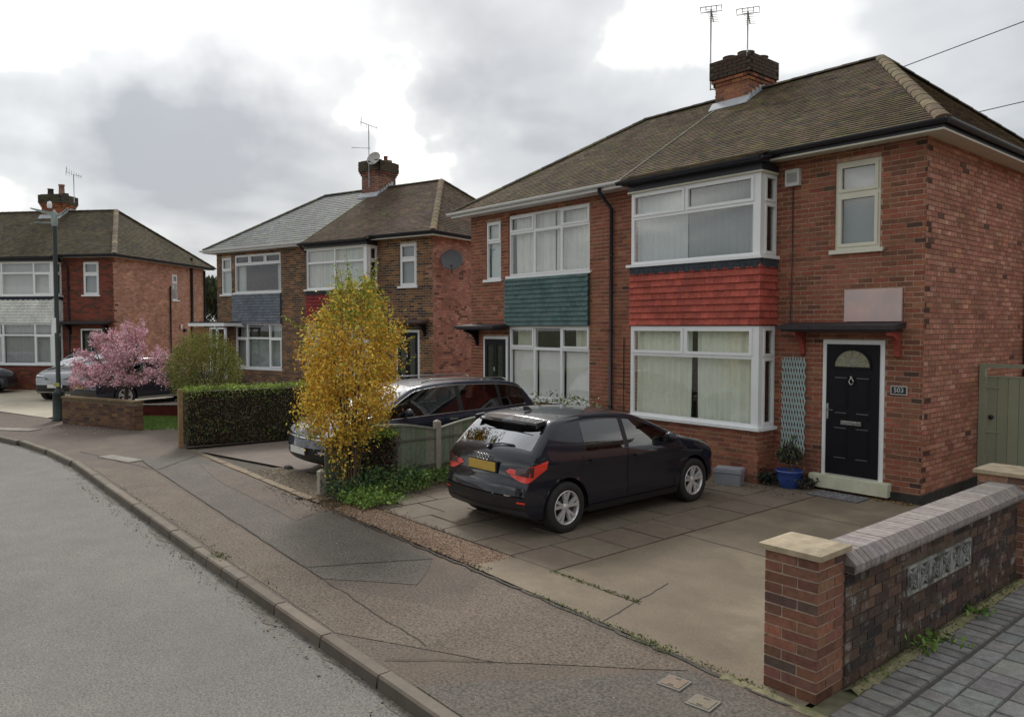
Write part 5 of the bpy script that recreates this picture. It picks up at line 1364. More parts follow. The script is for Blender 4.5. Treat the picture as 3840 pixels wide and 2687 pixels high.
# ---- green side gate
GRN = mat('gate_green_paint', (0.29, 0.32, 0.225), 0.6, 0.06, 4, big=0.06, attr=True)
gt = empty('side_gate', (-4.36, 13.40, 0)); tag(gt, 'sage green wooden side gate set in a green frame beside the nearest house', 'gate')
m = MB(); m.box(0.01, 0.09, -0.05, 0.05, -0.1, 1.93); m.box(0.09, 2.2, -0.035, 0.035, 1.87, 1.93); m.build('gate_frame', GRN, gt)
x = 0.115
while x < 2.0:
    m = MB(); m.box(x, x + 0.142, -0.02, 0.02, 0.05, 1.72, jit((1, 1, 1), rw, 0.05)); m.build('board', GRN, gt); x += 0.147
m = MB(); m.box(0.115, 2.05, -0.03, 0.025, 1.72, 1.745); m.build('gate_rail', GRN, gt)
m = MB(); m.lathe([(0.001, -0.06), (0.035, -0.055), (0.035, -0.02)], (0.185, -0.0, 1.10), 'y', 12); m.build('gate_knob', BLACKP, gt)
for z in (0.85, 1.55):
    m = MB(); m.box(0.10, 0.30, -0.032, -0.021, z, z + 0.03); m.build('hinge', GRN, gt)
m = MB(); m.box(-0.0, 0.0, 0, 0, 0, 0)

# ---- fence between the two drives: grey-green bow topped panels and concrete posts
FEN = mat('fence_board', (1, 1, 1), 0.85, 0.16, 14, 5, bump=0.4, attr=True, big=0.10, bigscale=2)
FPAL = [(3, (0.20, 0.235, 0.165)), (3, (0.235, 0.255, 0.19)), (2, (0.16, 0.20, 0.135)), (1, (0.25, 0.235, 0.18))]
fr = empty('garden_fence', (-10.45, 5.1, 0)); tag(fr, 'low grey green boarded fence with bowed tops between the two front drives', 'fence')
posts = [0.02, 2.12, 4.22, 6.02]
for i, y in enumerate(posts):
    h = 0.96; m = MB(); t_ = 0.05; c = (0.36, 0.32, 0.26) if i else (0.36, 0.33, 0.27)
    if i == 0: h = 0.38
    m.box(-t_, t_, -t_, t_, -0.05, h - 0.03, c); m.hexa([(-t_, -t_, h - 0.03), (t_, -t_, h - 0.03), (t_, t_, h - 0.03), (-t_, t_, h - 0.03), (-0.01, -0.01, h), (0.01, -0.01, h), (0.01, 0.01, h), (-0.01, 0.01, h)], c, 0, (0,))
    m.build('fence_post', WOODM, fr, (0.02 * 0, y, 0))
for i in range(3):
    a, b = posts[i] + 0.055, posts[i + 1] - 0.055; L = b - a
    top = lambda q: 0.80 + 0.13 * math.sin(math.pi * q)
    y = a
    while y < b:
        w = min(0.095, b - y); q0, q1 = (y - a) / L, (y + w - a) / L
        c = jit(pick(FPAL, rw), rw, 0.15, 0.06); m = MB(); x_ = rw.uniform(-0.003, 0.003)
        m.hexa([(-0.006 + x_, 0.002, 0.18), (0.009 + x_, 0.002, 0.18), (0.009 + x_, w - 0.003, 0.18), (-0.006 + x_, w - 0.003, 0.18), (-0.006 + x_, 0.002, top(q0)), (0.009 + x_, 0.002, top(q0)), (0.009 + x_, w - 0.003, top(q1)), (-0.006 + x_, w - 0.003, top(q1))], c)
        m.build('fence_board', FEN, fr, (0, y, 0)); y += w
    for zf in (None, 0.66, 0.22):
        m = MB(); n = 12
        for k in range(n):
            q0, q1 = k / n, (k + 1) / n; z0_, z1_ = (top(q0), top(q1)) if zf is None else (zf, zf); hh = 0.03
            m.hexa([(-0.028, a + L * q0, z0_), (0.034, a + L * q0, z0_), (0.034, a + L * q1, z1_), (-0.028, a + L * q1, z1_), (-0.028, a + L * q0, z0_ + hh), (0.034, a + L * q0, z0_ + hh), (0.034, a + L * q1, z1_ + hh), (-0.028, a + L * q1, z1_ + hh)], (0.24, 0.25, 0.19) if zf is None else (0.17, 0.17, 0.13))
        m.build('cap_rail' if zf is None else 'fence_rail', FEN, fr)
    m = MB(); m.box(-0.025, 0.025, a, b, 0.0, 0.17, (0.20, 0.20, 0.16)); m.build('gravel_board', FEN, fr)

# ---- low brick wall in front of the pink tree, return wall behind the grass
def low_wall(p, q, h, th, label, pal, mcol, rnd, coping=(0.26, 0.19, 0.12), name='low_brick_wall'):
    P, Q = Vector(p), Vector(q); L = (Q - P).length; a = math.atan2(Q.y - P.y, Q.x - P.x)
    e = empty(name, (P.x, P.y, 0), a); tag(e, label, 'wall')
    c = MB(); c.box(0.008, L - 0.008, 0.008, th - 0.008, -0.1, h, mcol); c.build('mortar_core', MORTAR, e)
    n = int(h / 0.075); lst = []
    for r in range(n):
        z = 0.005 + r * 0.075; x = -(0.11 if r % 2 else 0)
        while x < L:
            x0_, x1_ = max(x, 0), min(x + 0.215, L); x += 0.225
            if x1_ - x0_ > 0.03: lst.append((x0_, x1_, z))
    for (x0_, x1_, z) in lst:
        m = MB(); m.fbox(((0, 0, 0), (1, 0), (0, -1)), -(x1_ - x0_) / 2, (x1_ - x0_) / 2, 0, 0.065, -0.02, rnd.uniform(0, 0.003), jit(pick(pal, rnd), rnd, 0.2), 0, (4,))
        m.build('brick', BRICK, e, ((x0_ + x1_) / 2, 0, z))
    for r in range(n):
        z = 0.005 + r * 0.075
        m = MB(); m.fbox(((0, 0, 0), (0, 1), (1, 0)), 0, th, 0, 0.065, -0.02, 0, jit(pick(pal, rnd), rnd, 0.2), 0, (4,)); m.build('brick', BRICK, e, (L, 0, z))
    x = 0
    while x < L:
        w = min(0.45, L - x); m = MB(); m.box(x + 0.004, x + w - 0.004, -0.03, th + 0.03, h, h + 0.05, jit(coping, rnd, 0.1)); m.build('coping_stone', CAPM, e); x += w
    return e
PAL_L = [(4, (0.15, 0.09, 0.06)), (3, (0.12, 0.065, 0.05)), (2, (0.21, 0.125, 0.07)), (1, (0.09, 0.06, 0.055))]
low_wall((-22.55, 3.80), (-19.85, 4.88), 0.66, 0.22, 'low weathered brown brick wall beneath the pink blossom tree', PAL_L, (0.20, 0.16, 0.11), rw, (0.42, 0.34, 0.22))
low_wall((-23.3, 5.15), (-20.6, 8.3), 0.30, 0.2, 'low dark red brick wall behind the strip of grass', [(3, (0.19, 0.04, 0.035)), (2, (0.14, 0.04, 0.035))], (0.12, 0.06, 0.05), rw, (0.12, 0.08, 0.08))
# ------------------------------------------------------------------ cars
def paint(name, c, rough=0.28, metal=0.35):
    return mat(name, c, 0.45, 0.03, 3, metal=metal if c[0] > 0.1 else 0.0, coat=1.0, big=0.04, spec=0.1)
TYRE = mat('tyre_rubber', (0.022, 0.021, 0.020), 0.85, 0.2, 20)
RIM = mat('alloy_rim', (0.74, 0.74, 0.74), 0.32, 0.05, 20, metal=0.6)
REDL = mat('red_lamp_lens', (0.78, 0.045, 0.03), 0.22, 0.06, 20, coat=0.8)
DKLENS = mat('smoked_lens', (0.05, 0.012, 0.014), 0.2, 0.1, 20, coat=0.8)
CLRL = mat('clear_lamp_lens', (0.62, 0.65, 0.68), 0.12, 0.15, 25, metal=0.5, coat=1)
YPL = mat('yellow_plate', (0.52, 0.34, 0.06), 0.5, 0.06, 12)
WPL = mat('white_plate', (0.66, 0.66, 0.62), 0.5, 0.05, 12)
BLKT = mat('black_trim', (0.015, 0.015, 0.017), 0.45, 0.1, 12)
SEAT = mat('seat_cloth', (0.035, 0.033, 0.035), 0.9, 0.2, 12)

class Car:
    def __init__(s, name, loc, rz, label, sp, pm):
        s.sp = sp; s.pm = pm
        s.root = empty(name, loc, rz); tag(s.root, label, 'car')
        s.L = sp['L']; s.W = sp['W']
        s.ty, s.tz = np.array([p[0] for p in sp['top']]), np.array([p[1] for p in sp['top']])
        s.by, s.bz = np.array([p[0] for p in sp['bot']]), np.array([p[1] for p in sp['bot']])
        # smooth toplines (corner cutting)
        for _ in range(2):
            s.ty, s.tz = s.cut(s.ty, s.tz)
        s.by, s.bz = s.cut(s.by, s.bz)
        s.go()
    @staticmethod
    def cut(y, z):
        Y, Z = [y[0]], [z[0]]
        for i in range(len(y) - 1):
            Y += [y[i] * .75 + y[i + 1] * .25, y[i] * .25 + y[i + 1] * .75]; Z += [z[i] * .75 + z[i + 1] * .25, z[i] * .25 + z[i + 1] * .75]
        Y.append(y[-1]); Z.append(z[-1]); return np.array(Y), np.array(Z)
    def top(s, y): return float(np.interp(y, s.ty, s.tz))
    def bot(s, y): return float(np.interp(y, s.by, s.bz))
    def belt(s, y): return float(np.interp(y, [p[0] for p in s.sp['belt']], [p[1] for p in s.sp['belt']]))
    def wplan(s, y):
        L = s.L; a = max(0.0, 1 - y / s.sp.get('rtaper', 0.9)); b = max(0.0, 1 - (L - y) / s.sp.get('ftaper', 1.1))
        return s.W * (1 - 0.10 * a ** 2.2 - 0.14 * b ** 2.2)
    def X(s, y, z):
        w = s.wplan(y); zb = s.belt(y)
        if z <= zb:
            q = (z - 0.2) / (zb - 0.2)
            k = float(np.interp(q, [-0.2, 0.0, 0.12, 0.3, 0.5, 0.68, 0.80, 0.86, 0.94, 1.0], [0.90, 0.945, 0.975, 0.988, 0.982, 0.972, 0.993, 0.998, 0.985, 0.965]))
            return w * k - (0.05 * max(0.0, (0.28 - z) / 0.1) ** 1.5)
        h = z - zb
        return w * 0.965 - s.sp.get('tumble', 0.36) * h - 0.16 * h * h
    def warp(s, y, t):
        return y + s.sp.get('bow_r', 0.10) * math.exp(-y / 0.25) * t * t - s.sp.get('bow_f', 0.16) * math.exp(-(s.L - y) / 0.3) * t * t
    def go(s):
        sp = s.sp; L = s.L
        # columns
        ys = [0.0]
        acc = 0; py, pz = s.ty[0], s.tz[0]
        dense_y = np.linspace(0, L, 1600); tz = np.interp(dense_y, s.ty, s.tz); bz = np.interp(dense_y, s.by, s.bz)
        for i in range(1, len(dense_y)):
            ds = math.hypot(dense_y[i] - dense_y[i - 1], max(abs(tz[i] - tz[i - 1]), abs(bz[i] - bz[i - 1])))
            acc += ds
            if acc >= 0.05: ys.append(float(dense_y[i])); acc = 0
        for v in sp['marks']: ys.append(v)
        ys.append(L); ys = sorted(ys); o = [ys[0]]
        for v in ys[1:]:
            if v - o[-1] > 0.0035: o.append(v)
            elif v in sp['marks']: o[-1] = v
        ys = o; ys[-1] = L
        s.ys = ys
        rail = sp.get('rail', 0.075); rr = 0.045
        nl = 15
        ts = [-1, -0.94, -0.86, -0.6, -0.3, 0, 0.3, 0.6, 0.86, 0.94, 1]
        side = []; tops = []; bots = []
        for y in ys:
            zt, zb_ = s.top(y), s.bot(y)
            if zt - zb_ < 0.012: zt, zb_ = (zt + zb_) / 2 + 0.006, (zt + zb_) / 2 - 0.006
            r_ = min(rr, (zt - zb_) * 0.3)
            zbelt = min(max(s.belt(y), zb_ + 0.01), zt - r_ - 0.002)
            zbelt = max(zbelt, zb_ + (zt - zb_) * 0.4)
            gt_ = max(zbelt + 0.001, min(zt - r_ - 0.001, zt - rail))
            rows = []
            for k in range(nl): rows.append((zb_ + (zbelt - zb_) * k / (nl - 1), 0.0))
            for k in (1, 2, 3): rows.append((zbelt + (gt_ - zbelt) * k / 3, 0.0))
            rows.append((zt - r_, 0.0)); rows.append((zt - 0.35 * r_, 0.28 * r_)); rows.append((zt, r_))
            colr = []
            for (z, ins) in rows:
                x = s.X(y, z) - ins
                colr.append([x, s.warp(y, 1.0), z])
            side.append(colr)
            xt = colr[-1][0]; crown = sp.get('crown', 0.035) * min(1.0, max(0.0, (zt - zb_) / 0.5))
            tops.append([[xt * t, s.warp(y, t), zt + crown * (1 - t * t)] for t in ts])
            xb = colr[0][0]
            bots.append([[xb * t, s.warp(y, t), zb_] for t in ts])
        nr = len(side[0])
        # wheel arches
        for wy in sp['wheels']:
            Ra = sp['wr'] + 0.055; zc = sp['wr']
            for j, c in enumerate(side):
                for k in range(nl + 2):
                    dy, dz = c[k][1] - wy, c[k][2] - zc; d = math.hypot(dy, dz)
                    if d < Ra and c[k][2] < 1.0:
                        if d < 1e-4: dy, dz, d = 0, 1, 1
                        if len(c[k]) == 3: c[k].append(1)
                        if dz < -0.05: continue
                        c[k][1] = wy + dy * Ra / d; c[k][2] = zc + dz * Ra / d
        def vec(p): return (p[0], p[1], p[2])
        def region(y, k):
            for nm, a, b in sp['glass']:
                if a <= y <= b and nl - 1 <= k < nl + 2: return ('glass', nm, a)
            if sp['glass'][0][1] - 0.02 <= y <= sp['glass'][-1][2] + 0.02 and nl - 1 <= k < nl + 2: return ('pillar', '', sum(y > b for _, a, b in sp['glass']))
            for nm, a, b in sp['doors']:
                if a <= y <= b and 1 <= k < nl - 1: return ('door', nm, a)
            return ('body', '', 0)
        parts = {}
        def add(key, sgn, pts, smooth=True):
            kk = (key, sgn if key[0] in ('glass', 'door', 'pillar') else 0)
            mb = parts.setdefault(kk, MB())
            P = [(p[0] * sgn, p[1], p[2]) for p in pts]
            if sgn < 0: P = P[::-1]
            mb.face(P, smooth=smooth)
        for j in range(len(ys) - 1):
            ym = (ys[j] + ys[j + 1]) / 2
            for k in range(nr - 1):
                q = [side[j][k], side[j + 1][k], side[j + 1][k + 1], side[j][k + 1]]
                if all(len(p) > 3 for p in q): continue
                for sgn in (1, -1): add(region(ym, k), sgn, [vec(p) for p in q])
            for i in range(len(ts) - 1):
                tm = (ts[i] + ts[i + 1]) / 2
                key = ('body', '', 0)
                for nm, a, b, tl in sp['screens']:
                    if a <= ym <= b and abs(tm) < tl: key = ('screen', nm, 0)
                P = [tops[j][i + 1], tops[j + 1][i + 1], tops[j + 1][i], tops[j][i]]
                mb = parts.setdefault((key, 0), MB()); mb.face([vec(p) for p in P], smooth=True)
                near = any(abs(ym - wy) < sp['wr'] + 0.06 for wy in sp['wheels']) and abs(tm) > 0.7
                if not near:
                    mb = parts.setdefault((('under', '', 0), 0), MB()); mb.face([vec(bots[j][i]), vec(bots[j + 1][i]), vec(bots[j + 1][i + 1]), vec(bots[j][i + 1])])
        for (key, sgn), mb in parts.items():
            # weld so that smooth shading works
            m_ = {'body': s.pm, 'door': s.pm, 'glass': GLASSD, 'screen': GLASSP if key[1] == 'rear_window' else GLASSW, 'pillar': BLKT, 'under': BLKT}[key[0]]
            nm = {'body': 'body', 'door': 'door', 'glass': 'side_window', 'screen': key[1] or 'windscreen', 'pillar': 'window_surround', 'under': 'underbody'}[key[0]]
            o = s.weld(mb, nm, m_)
        s.tops = tops; s.side = side
        s.extras()
    def weld(s, mb, nm, m_):
        idx = {}; v = []; f = []
        for fc in mb.f:
            q = []
            for i in fc:
                k = tuple(round(c, 4) for c in mb.v[i])
                if k not in idx: idx[k] = len(v); v.append(mb.v[i])
                q.append(idx[k])
            q2 = [q[i] for i in range(len(q)) if q[i] != q[i - 1]]
            if len(set(q2)) >= 3 and len(set(q2)) == len(q2): f.append(tuple(q2))
        o = MB(); o.v = v; o.f = f; o.c = [(1, 1, 1)] * len(f); o.m = [0] * len(f); o.sm = [True] * len(f)
        return o.build(nm, m_, s.root)
    def contour(s, z, end='rear', sgn=1, off=0.0):
        if end == 'rear':
            yy = np.linspace(0, s.L * 0.5, 500)
        else:
            yy = np.linspace(s.L, s.L * 0.5, 500)
        zt = np.interp(yy, s.ty, s.tz); zb_ = np.interp(yy, s.by, s.bz)
        ok = np.where((zt >= z - 1e-3) & (zb_ <= z + 1e-3))[0]
        y0 = float(yy[ok[0]]) if len(ok) else float(yy[0])
        pts = []; x0 = s.X(y0, z)
        for i in range(0, 41):
            t = i / 40; pts.append((x0 * t, s.warp(y0, t)))
        d = 1 if end == 'rear' else -1
        for i in range(1, 60):
            y = y0 + d * 0.02 * i; pts.append((s.X(y, z), s.warp(y, 1)))
        pts = np.array(pts); dd = np.diff(pts, axis=0); Ls = np.concatenate([[0], np.cumsum(np.hypot(dd[:, 0], dd[:, 1]))])
        tang = np.gradient(pts, axis=0); n = np.stack([tang[:, 1], -tang[:, 0]], 1) * (1 if end == 'rear' else -1)
        n /= np.maximum(np.hypot(n[:, 0], n[:, 1])[:, None], 1e-9)
        # average normals softly
        for _ in range(4): n[1:-1] = (n[:-2] + n[1:-1] * 2 + n[2:]) / 4
        pts = pts + n * off
        return Ls, pts * np.array([sgn, 1])
    def patch(s, name, m_, zlo, zhi, s0, s1, end='rear', sgns=(1, -1), off=0.008, n=14, nz=4, parent=None):
        """skin patch hugging the bodywork: zlo/zhi functions of q in 0..1 along the outline"""
        outo = []
        for sg in sgns:
            g = []
            for j in range(nz + 1):
                row = []
                for i in range(n + 1):
                    q = i / n; z = zlo(q) + (zhi(q) - zlo(q)) * j / nz
                    Ls, P = s.contour(round(z, 3), end, sg, off)
                    d = s0 + (s1 - s0) * q
                    row.append((float(np.interp(d, Ls, P[:, 0])), float(np.interp(d, Ls, P[:, 1])), z))
                g.append(row)
            mb = MB()
            flip = (sg > 0) ^ (end == 'rear')
            for j in range(nz):
                for i in range(n):
                    q = [g[j][i], g[j][i + 1], g[j + 1][i + 1], g[j + 1][i]]
                    mb.face(q if not flip else q[::-1], smooth=True)
            outo.append(s.weld(mb, name, m_))
        return outo
    def extras(s):
        sp = s.sp; root = s.root
        # door gaps, sills
        for sg in (1, -1):
            g = MB()
            def rib(pts, w=0.006):
                for i in range(len(pts) - 1):
                    (ya, za), (yb, zb_) = pts[i], pts[i + 1]; L_ = math.hypot(yb - ya, zb_ - za)
                    if L_ < 1e-6: continue
                    ny, nz = -(zb_ - za) / L_ * w / 2, (yb - ya) / L_ * w / 2
                    q = []
                    for (y, z) in ((ya - ny, za - nz), (yb - ny, zb_ - nz), (yb + ny, zb_ + nz), (ya + ny, za + nz)):
                        q.append(((s.X(y, z) + 0.0025) * sg, s.warp(y, 1), z))
                    g.face(q if sg > 0 else q[::-1])
            for nm, a, b in sp['doors']:
                za = s.belt(a); zb_ = s.belt(b)
                def arch_free(y, z): return all(math.hypot(y - wy, z - sp['wr']) > sp['wr'] + 0.06 for wy in sp['wheels'])
                for yv in (a, b):
                    pts = [(yv, 0.32 + (s.belt(yv) - 0.32) * i / 14) for i in range(15)]
                    pts = [p for p in pts if arch_free(*p)]
                    rib(pts, 0.009)
                pts = [(a + (b - a) * i / 14, 0.32) for i in range(15)]; rib([p for p in pts if arch_free(*p)], 0.009)
                # handle
                hy = a + 0.12 if not sp.get('hr') else a + 0.12
                m = MB(); x = s.X(hy + 0.08, s.belt(hy) - 0.11)
                m.box(min(sg * (x - 0.01), sg * (x + 0.03)), max(sg * (x - 0.01), sg * (x + 0.03)), hy, hy + 0.18, s.belt(hy) - 0.125, s.belt(hy) - 0.098)
                m.build('door_handle', s.pm if not sp.get('chrome') else CHROME, root)
            g.build('panel_gap', BLKT, root)
            # lower sill trim
            y0, y1 = sp['wheels'][0] + sp['wr'] + 0.07, sp['wheels'][1] - sp['wr'] - 0.07
            m = MB(); n = 16
            for i in range(n):
                ya, yb = y0 + (y1 - y0) * i / n, y0 + (y1 - y0) * (i + 1) / n
                q = [((s.X(ya, 0.24) + 0.012) * sg, ya, 0.20), ((s.X(yb, 0.24) + 0.012) * sg, yb, 0.20), ((s.X(yb, 0.30) + 0.008) * sg, yb, 0.285), ((s.X(ya, 0.30) + 0.008) * sg, ya, 0.285)]
                m.face(q if sg > 0 else q[::-1])
            m.build('sill_trim', sp.get('sillm', BLKT), root)
            if sp.get('chrome'):
                m = MB(); a, b = sp['glass'][0][1], sp['glass'][-1][2]; pts = []
                for i in range(41):
                    y = a + (b - a) * i / 40; z = max(s.belt(y) + 0.01, s.top(y) - sp.get('rail', 0.075) + 0.01); pts.append(((s.X(y, z) + 0.008) * sg, s.warp(y, 1), z))
                m.tube(pts, 0.009, 5)
                pts = [((s.X(a + (b - a) * i / 40, s.belt(a + (b - a) * i / 40)) + 0.006) * sg, a + (b - a) * i / 40, s.belt(a + (b - a) * i / 40) - 0.003) for i in range(41)]
                m.tube(pts, 0.007, 5); m.build('window_trim', CHROME, root)
            # mirror
            my = sp['mirror']; mz = s.belt(my) + 0.09; mx = s.X(my, mz - 0.04)
            m = MB(); prof = []
            for i in range(7):
                t = math.pi * i / 6; prof.append((0.078 * math.sin(t) + 0.001, 0.085 * -math.cos(t)))
            m.lathe(prof, (0, 0, 0), 'x', 14); mo = m.build('door_mirror', s.pm, root, (sg * (mx + 0.11), my, mz)); mo.scale = (1.15, 0.75, 0.95)
            m = MB(); m.box(-0.07, 0.07, -0.02, 0.03, -0.015, 0.015); m.build('mirror_stalk', BLKT, root, (sg * (mx + 0.03), my, mz - 0.055))
        # wheels
        wr = sp['wr']
        for wy in sp['wheels']:
            for sg in (1, -1):
                xw = s.wplan(wy) * 0.985
                wroot = MB(); tw = 0.205
                prof = [(wr * 0.66, -tw), (wr * 0.9, -tw), (wr * 0.985, -tw + 0.025), (wr, -tw + 0.05), (wr, -0.035), (wr * 0.985, -0.012), (wr * 0.93, 0.0), (wr * 0.80, 0.004), (wr * 0.68, -0.004), (wr * 0.665, -0.02)]
                prof = [(r_, x_ * sg) for r_, x_ in prof]
                wroot.lathe(prof, (0, 0, 0), 'x', 40)
                w = wroot.build('wheel', TYRE, root, (sg * xw, wy, wr))
                m = MB(); R_ = wr * 0.675
                rim = [(R_, -0.16), (R_, -0.006), (R_ * 0.965, 0.0), (R_ * 0.93, -0.004), (R_ * 0.90, -0.035), (R_ * 0.88, -0.14)]
                m.lathe([(r_, x_ * sg) for r_, x_ in rim], (0, 0, 0), 'x', 40)
                for k in range(5):
                    a = 2 * math.pi * k / 5 + sp.get('rot', 0.3)
                    for da in (-0.17, 0.17):
                        # one bar of each double spoke
                        d0, d1 = a + da * 0.55, a + da * 1.25
                        p0 = Vector((0, math.cos(d0), math.sin(d0))) * R_ * 0.20; p1 = Vector((0, math.cos(d1), math.sin(d1))) * R_ * 0.92
                        dr = (p1 - p0).normalized(); nn = Vector((1, 0, 0)).cross(dr)
                        w0, w1 = 0.019, 0.025
                        xo = lambda v: Vector((v * sg, 0, 0))
                        P = [p0 - nn * w0 + xo(-0.05), p1 - nn * w1 + xo(-0.04), p1 + nn * w1 + xo(-0.04), p0 + nn * w0 + xo(-0.05), p0 - nn * w0 * 0.7 + xo(-0.022), p1 - nn * w1 * 0.75 + xo(-0.008), p1 + nn * w1 * 0.75 + xo(-0.008), p0 + nn * w0 * 0.7 + xo(-0.022)]
                        m.hexa(P)
                m.lathe([(0.001, -0.016 * sg), (0.030, -0.018 * sg), (0.052, -0.028 * sg), (0.055, -0.06 * sg)], (0, 0, 0), 'x', 16)
                m.build('rim', RIM, w)
                m = MB(); m.lathe([(0.001, -0.075 * sg), (R_ * 0.88, -0.075 * sg)], (0, 0, 0), 'x', 24); m.lathe([(0.001, -0.06 * sg), (R_ * 0.55, -0.062 * sg), (R_ * 0.55, -0.07 * sg)], (0, 0, 0), 'x', 24, (2, 2, 2)); m.build('brake_disc', BLKT, w)
                # arch lining
                m = MB(); Ra = wr + 0.06; seg = 18
                for k in range(seg):
                    a0, a1 = math.pi * (k / seg) - 0.15 * (k == 0), math.pi * ((k + 1) / seg) + 0.15 * (k == seg - 1)
                    m.face([(sg * (xw + 0.0) * 0.97, wy + Ra * math.cos(a0), wr + Ra * math.sin(a0)), (sg * (xw + 0.0) * 0.97, wy + Ra * math.cos(a1), wr + Ra * math.sin(a1)), (sg * xw * 0.6, wy + Ra * math.cos(a1), wr + Ra * math.sin(a1)), (sg * xw * 0.6, wy + Ra * math.cos(a0), wr + Ra * math.sin(a0))])
                m.face([(sg * xw * 0.6, wy + Ra * math.cos(math.pi * k / seg), wr + Ra * math.sin(math.pi * k / seg)) for k in range(seg + 1)])
                m.build('wheel_arch', BLKT, root)
        # cabin: seats, dash, floor
        yb = sp['glass'][0][1]; yf = sp['glass'][-1][2]
        m = MB(); m.box(-s.W * 0.86, s.W * 0.86, yb * 0.8, yf + 0.2, 0.30, 0.36); m.box(-s.W * 0.84, s.W * 0.84, yf - 0.15, yf + 0.25, 0.55, s.belt(yf) - 0.04)
        m.build('cabin_floor', SEAT, root)
        def seat(x, y, w):
            m = MB(); m.box(x - w / 2, x + w / 2, y, y + 0.48, 0.36, 0.58); m.hexa([(x - w / 2, y - 0.06, 0.55), (x + w / 2, y - 0.06, 0.55), (x + w / 2, y + 0.10, 0.55), (x - w / 2, y + 0.10, 0.55), (x - w * .42, y - 0.26, 1.05), (x + w * .42, y - 0.26, 1.05), (x + w * .42, y - 0.16, 1.05), (x - w * .42, y - 0.16, 1.05)])
            m.box(x - 0.12, x + 0.12, y - 0.30, y - 0.20, 1.07, 1.24); m.build('seat', SEAT, root)
        fy = sp['mirror'] - 0.85
        seat(-0.37, fy, 0.48); seat(0.37, fy, 0.48); seat(-0.35, fy - 0.95, 0.6); seat(0.35, fy - 0.95, 0.6)
        m = MB(); sc = [(0.37 + 0.17 * math.cos(2 * math.pi * i / 14), fy + 0.62 - 0.05 * math.sin(2 * math.pi * i / 14), 0.93 + 0.16 * math.sin(2 * math.pi * i / 14)) for i in range(15)]; m.tube(sc, 0.014, 5); m.build('steering_wheel', SEAT, root)
        # number plates
        def plate(end, z, m_, hh=0.055, hw=0.26):
            Ls, P = s.contour(z, end, 1, 0.016); y = float(P[0][1]); y2 = float(s.contour(z + 0.06, end, 1, 0.016)[1][0][1]); y3 = float(s.contour(z - 0.06, end, 1, 0.016)[1][0][1])
            y_ = min(y, y2, y3) if end == 'rear' else max(y, y2, y3)
            d = -1 if end == 'rear' else 1
            m = MB(); m.box(-hw, hw, min(y_, y_ + d * 0.012), max(y_, y_ + d * 0.012), z - hh, z + hh); m.build('number_plate', m_, root)
        if sp.get('rear_plate'): plate('rear', sp['rear_plate'], YPL)
        if sp.get('front_plate'): plate('front', sp['front_plate'], WPL)

HATCH = dict(L=4.03, W=0.870, wr=0.312, wheels=(0.72, 3.28), rot=0.32, tumble=0.34,
    top=[(0, .50), (.012, .58), (.03, .635), (.075, .665), (.085, .70), (.10, .80), (.14, .93), (.19, .985), (.24, 1.02), (.55, 1.30), (.62, 1.345), (.85, 1.375), (1.2, 1.395), (1.6, 1.395), (1.95, 1.365), (2.25, 1.305), (2.98, .975), (3.06, .955), (3.35, .91), (3.70, .83), (3.90, .74), (3.98, .65), (4.02, .56), (4.03, .48)],
    bot=[(0, .50), (.012, .40), (.05, .30), (.14, .225), (.35, .20), (3.5, .19), (3.85, .20), (3.97, .26), (4.02, .36), (4.03, .48)],
    belt=[(0, .96), (.4, .985), (1, .965), (2, .935), (3, .90), (3.3, .87), (3.7, .79), (4.03, .7)],
    marks=(0.24, 0.55, 0.95, 1.06, 1.78, 1.87, 1.83, 2.32, 2.40, 2.95, 2.98, 0.98),
    glass=[('rear', 1.06, 1.78), ('front', 1.87, 2.82)], doors=[('rear', 0.98, 1.83), ('front', 1.83, 2.82)],
    screens=[('rear_window', 0.24, 0.55, 0.9), ('windscreen', 2.32, 2.98, 0.9)], mirror=2.62, rear_plate=0.80)
cabA = Car('parked_car', (-7.385, 5.70, 0), R(0.3), 'black compact hatchback parked nose to the house on the nearest drive, red tail lamps showing', HATCH, paint('dark_grey_paint', (0.011, 0.012, 0.020), 0.28, 0.3))
# tail lamps with the angular red light band, boot line, bumper details, spoiler
c = cabA
c.patch('tail_lamp', REDL, lambda q: 0.775 - 0.105 * math.sin(min(q * 1.9, 1) * math.pi / 2) + 0.15 * max(0, q - 0.60) / 0.40, lambda q: 0.81 + 0.11 * max(0, q - 0.3) / 0.7 if q > 0.06 else 0.785, 0.42, 1.02, n=24)
c.patch('lamp_insert', DKLENS, lambda q: 0.748 - 0.012 * q, lambda q: 0.822 + 0.040 * q, 0.58, 0.84, off=0.0125, n=8)
c.patch('lamp_insert', BLKT, lambda q: 0.745 + 0.0 * q, lambda q: 0.750 + 0.0 * q, 0.46, 0.60, off=0.0105, n=4)
c.patch('boot_line', BLKT, lambda q: 0.672, lambda q: 0.680, 0.0, 0.70, off=0.003, n=16, nz=1)
c.patch('bumper_crease', BLKT, lambda q: 0.318 + 0.015 * q, lambda q: 0.330 + 0.015 * q, 0.0, 0.80, off=0.004, n=16, nz=1)
c.patch('bumper_lower', mat('dark_bumper_plastic', (0.045, 0.045, 0.05), 0.5, 0.1, 10), lambda q: 0.235, lambda q: 0.318 + 0.015 * q, 0.0, 0.78, off=0.006, n=16, nz=2)
c.patch('reflector', REDL, lambda q: 0.425, lambda q: 0.447, 0.66, 0.78, off=0.011, n=5, nz=1)
m = MB()   # roof spoiler
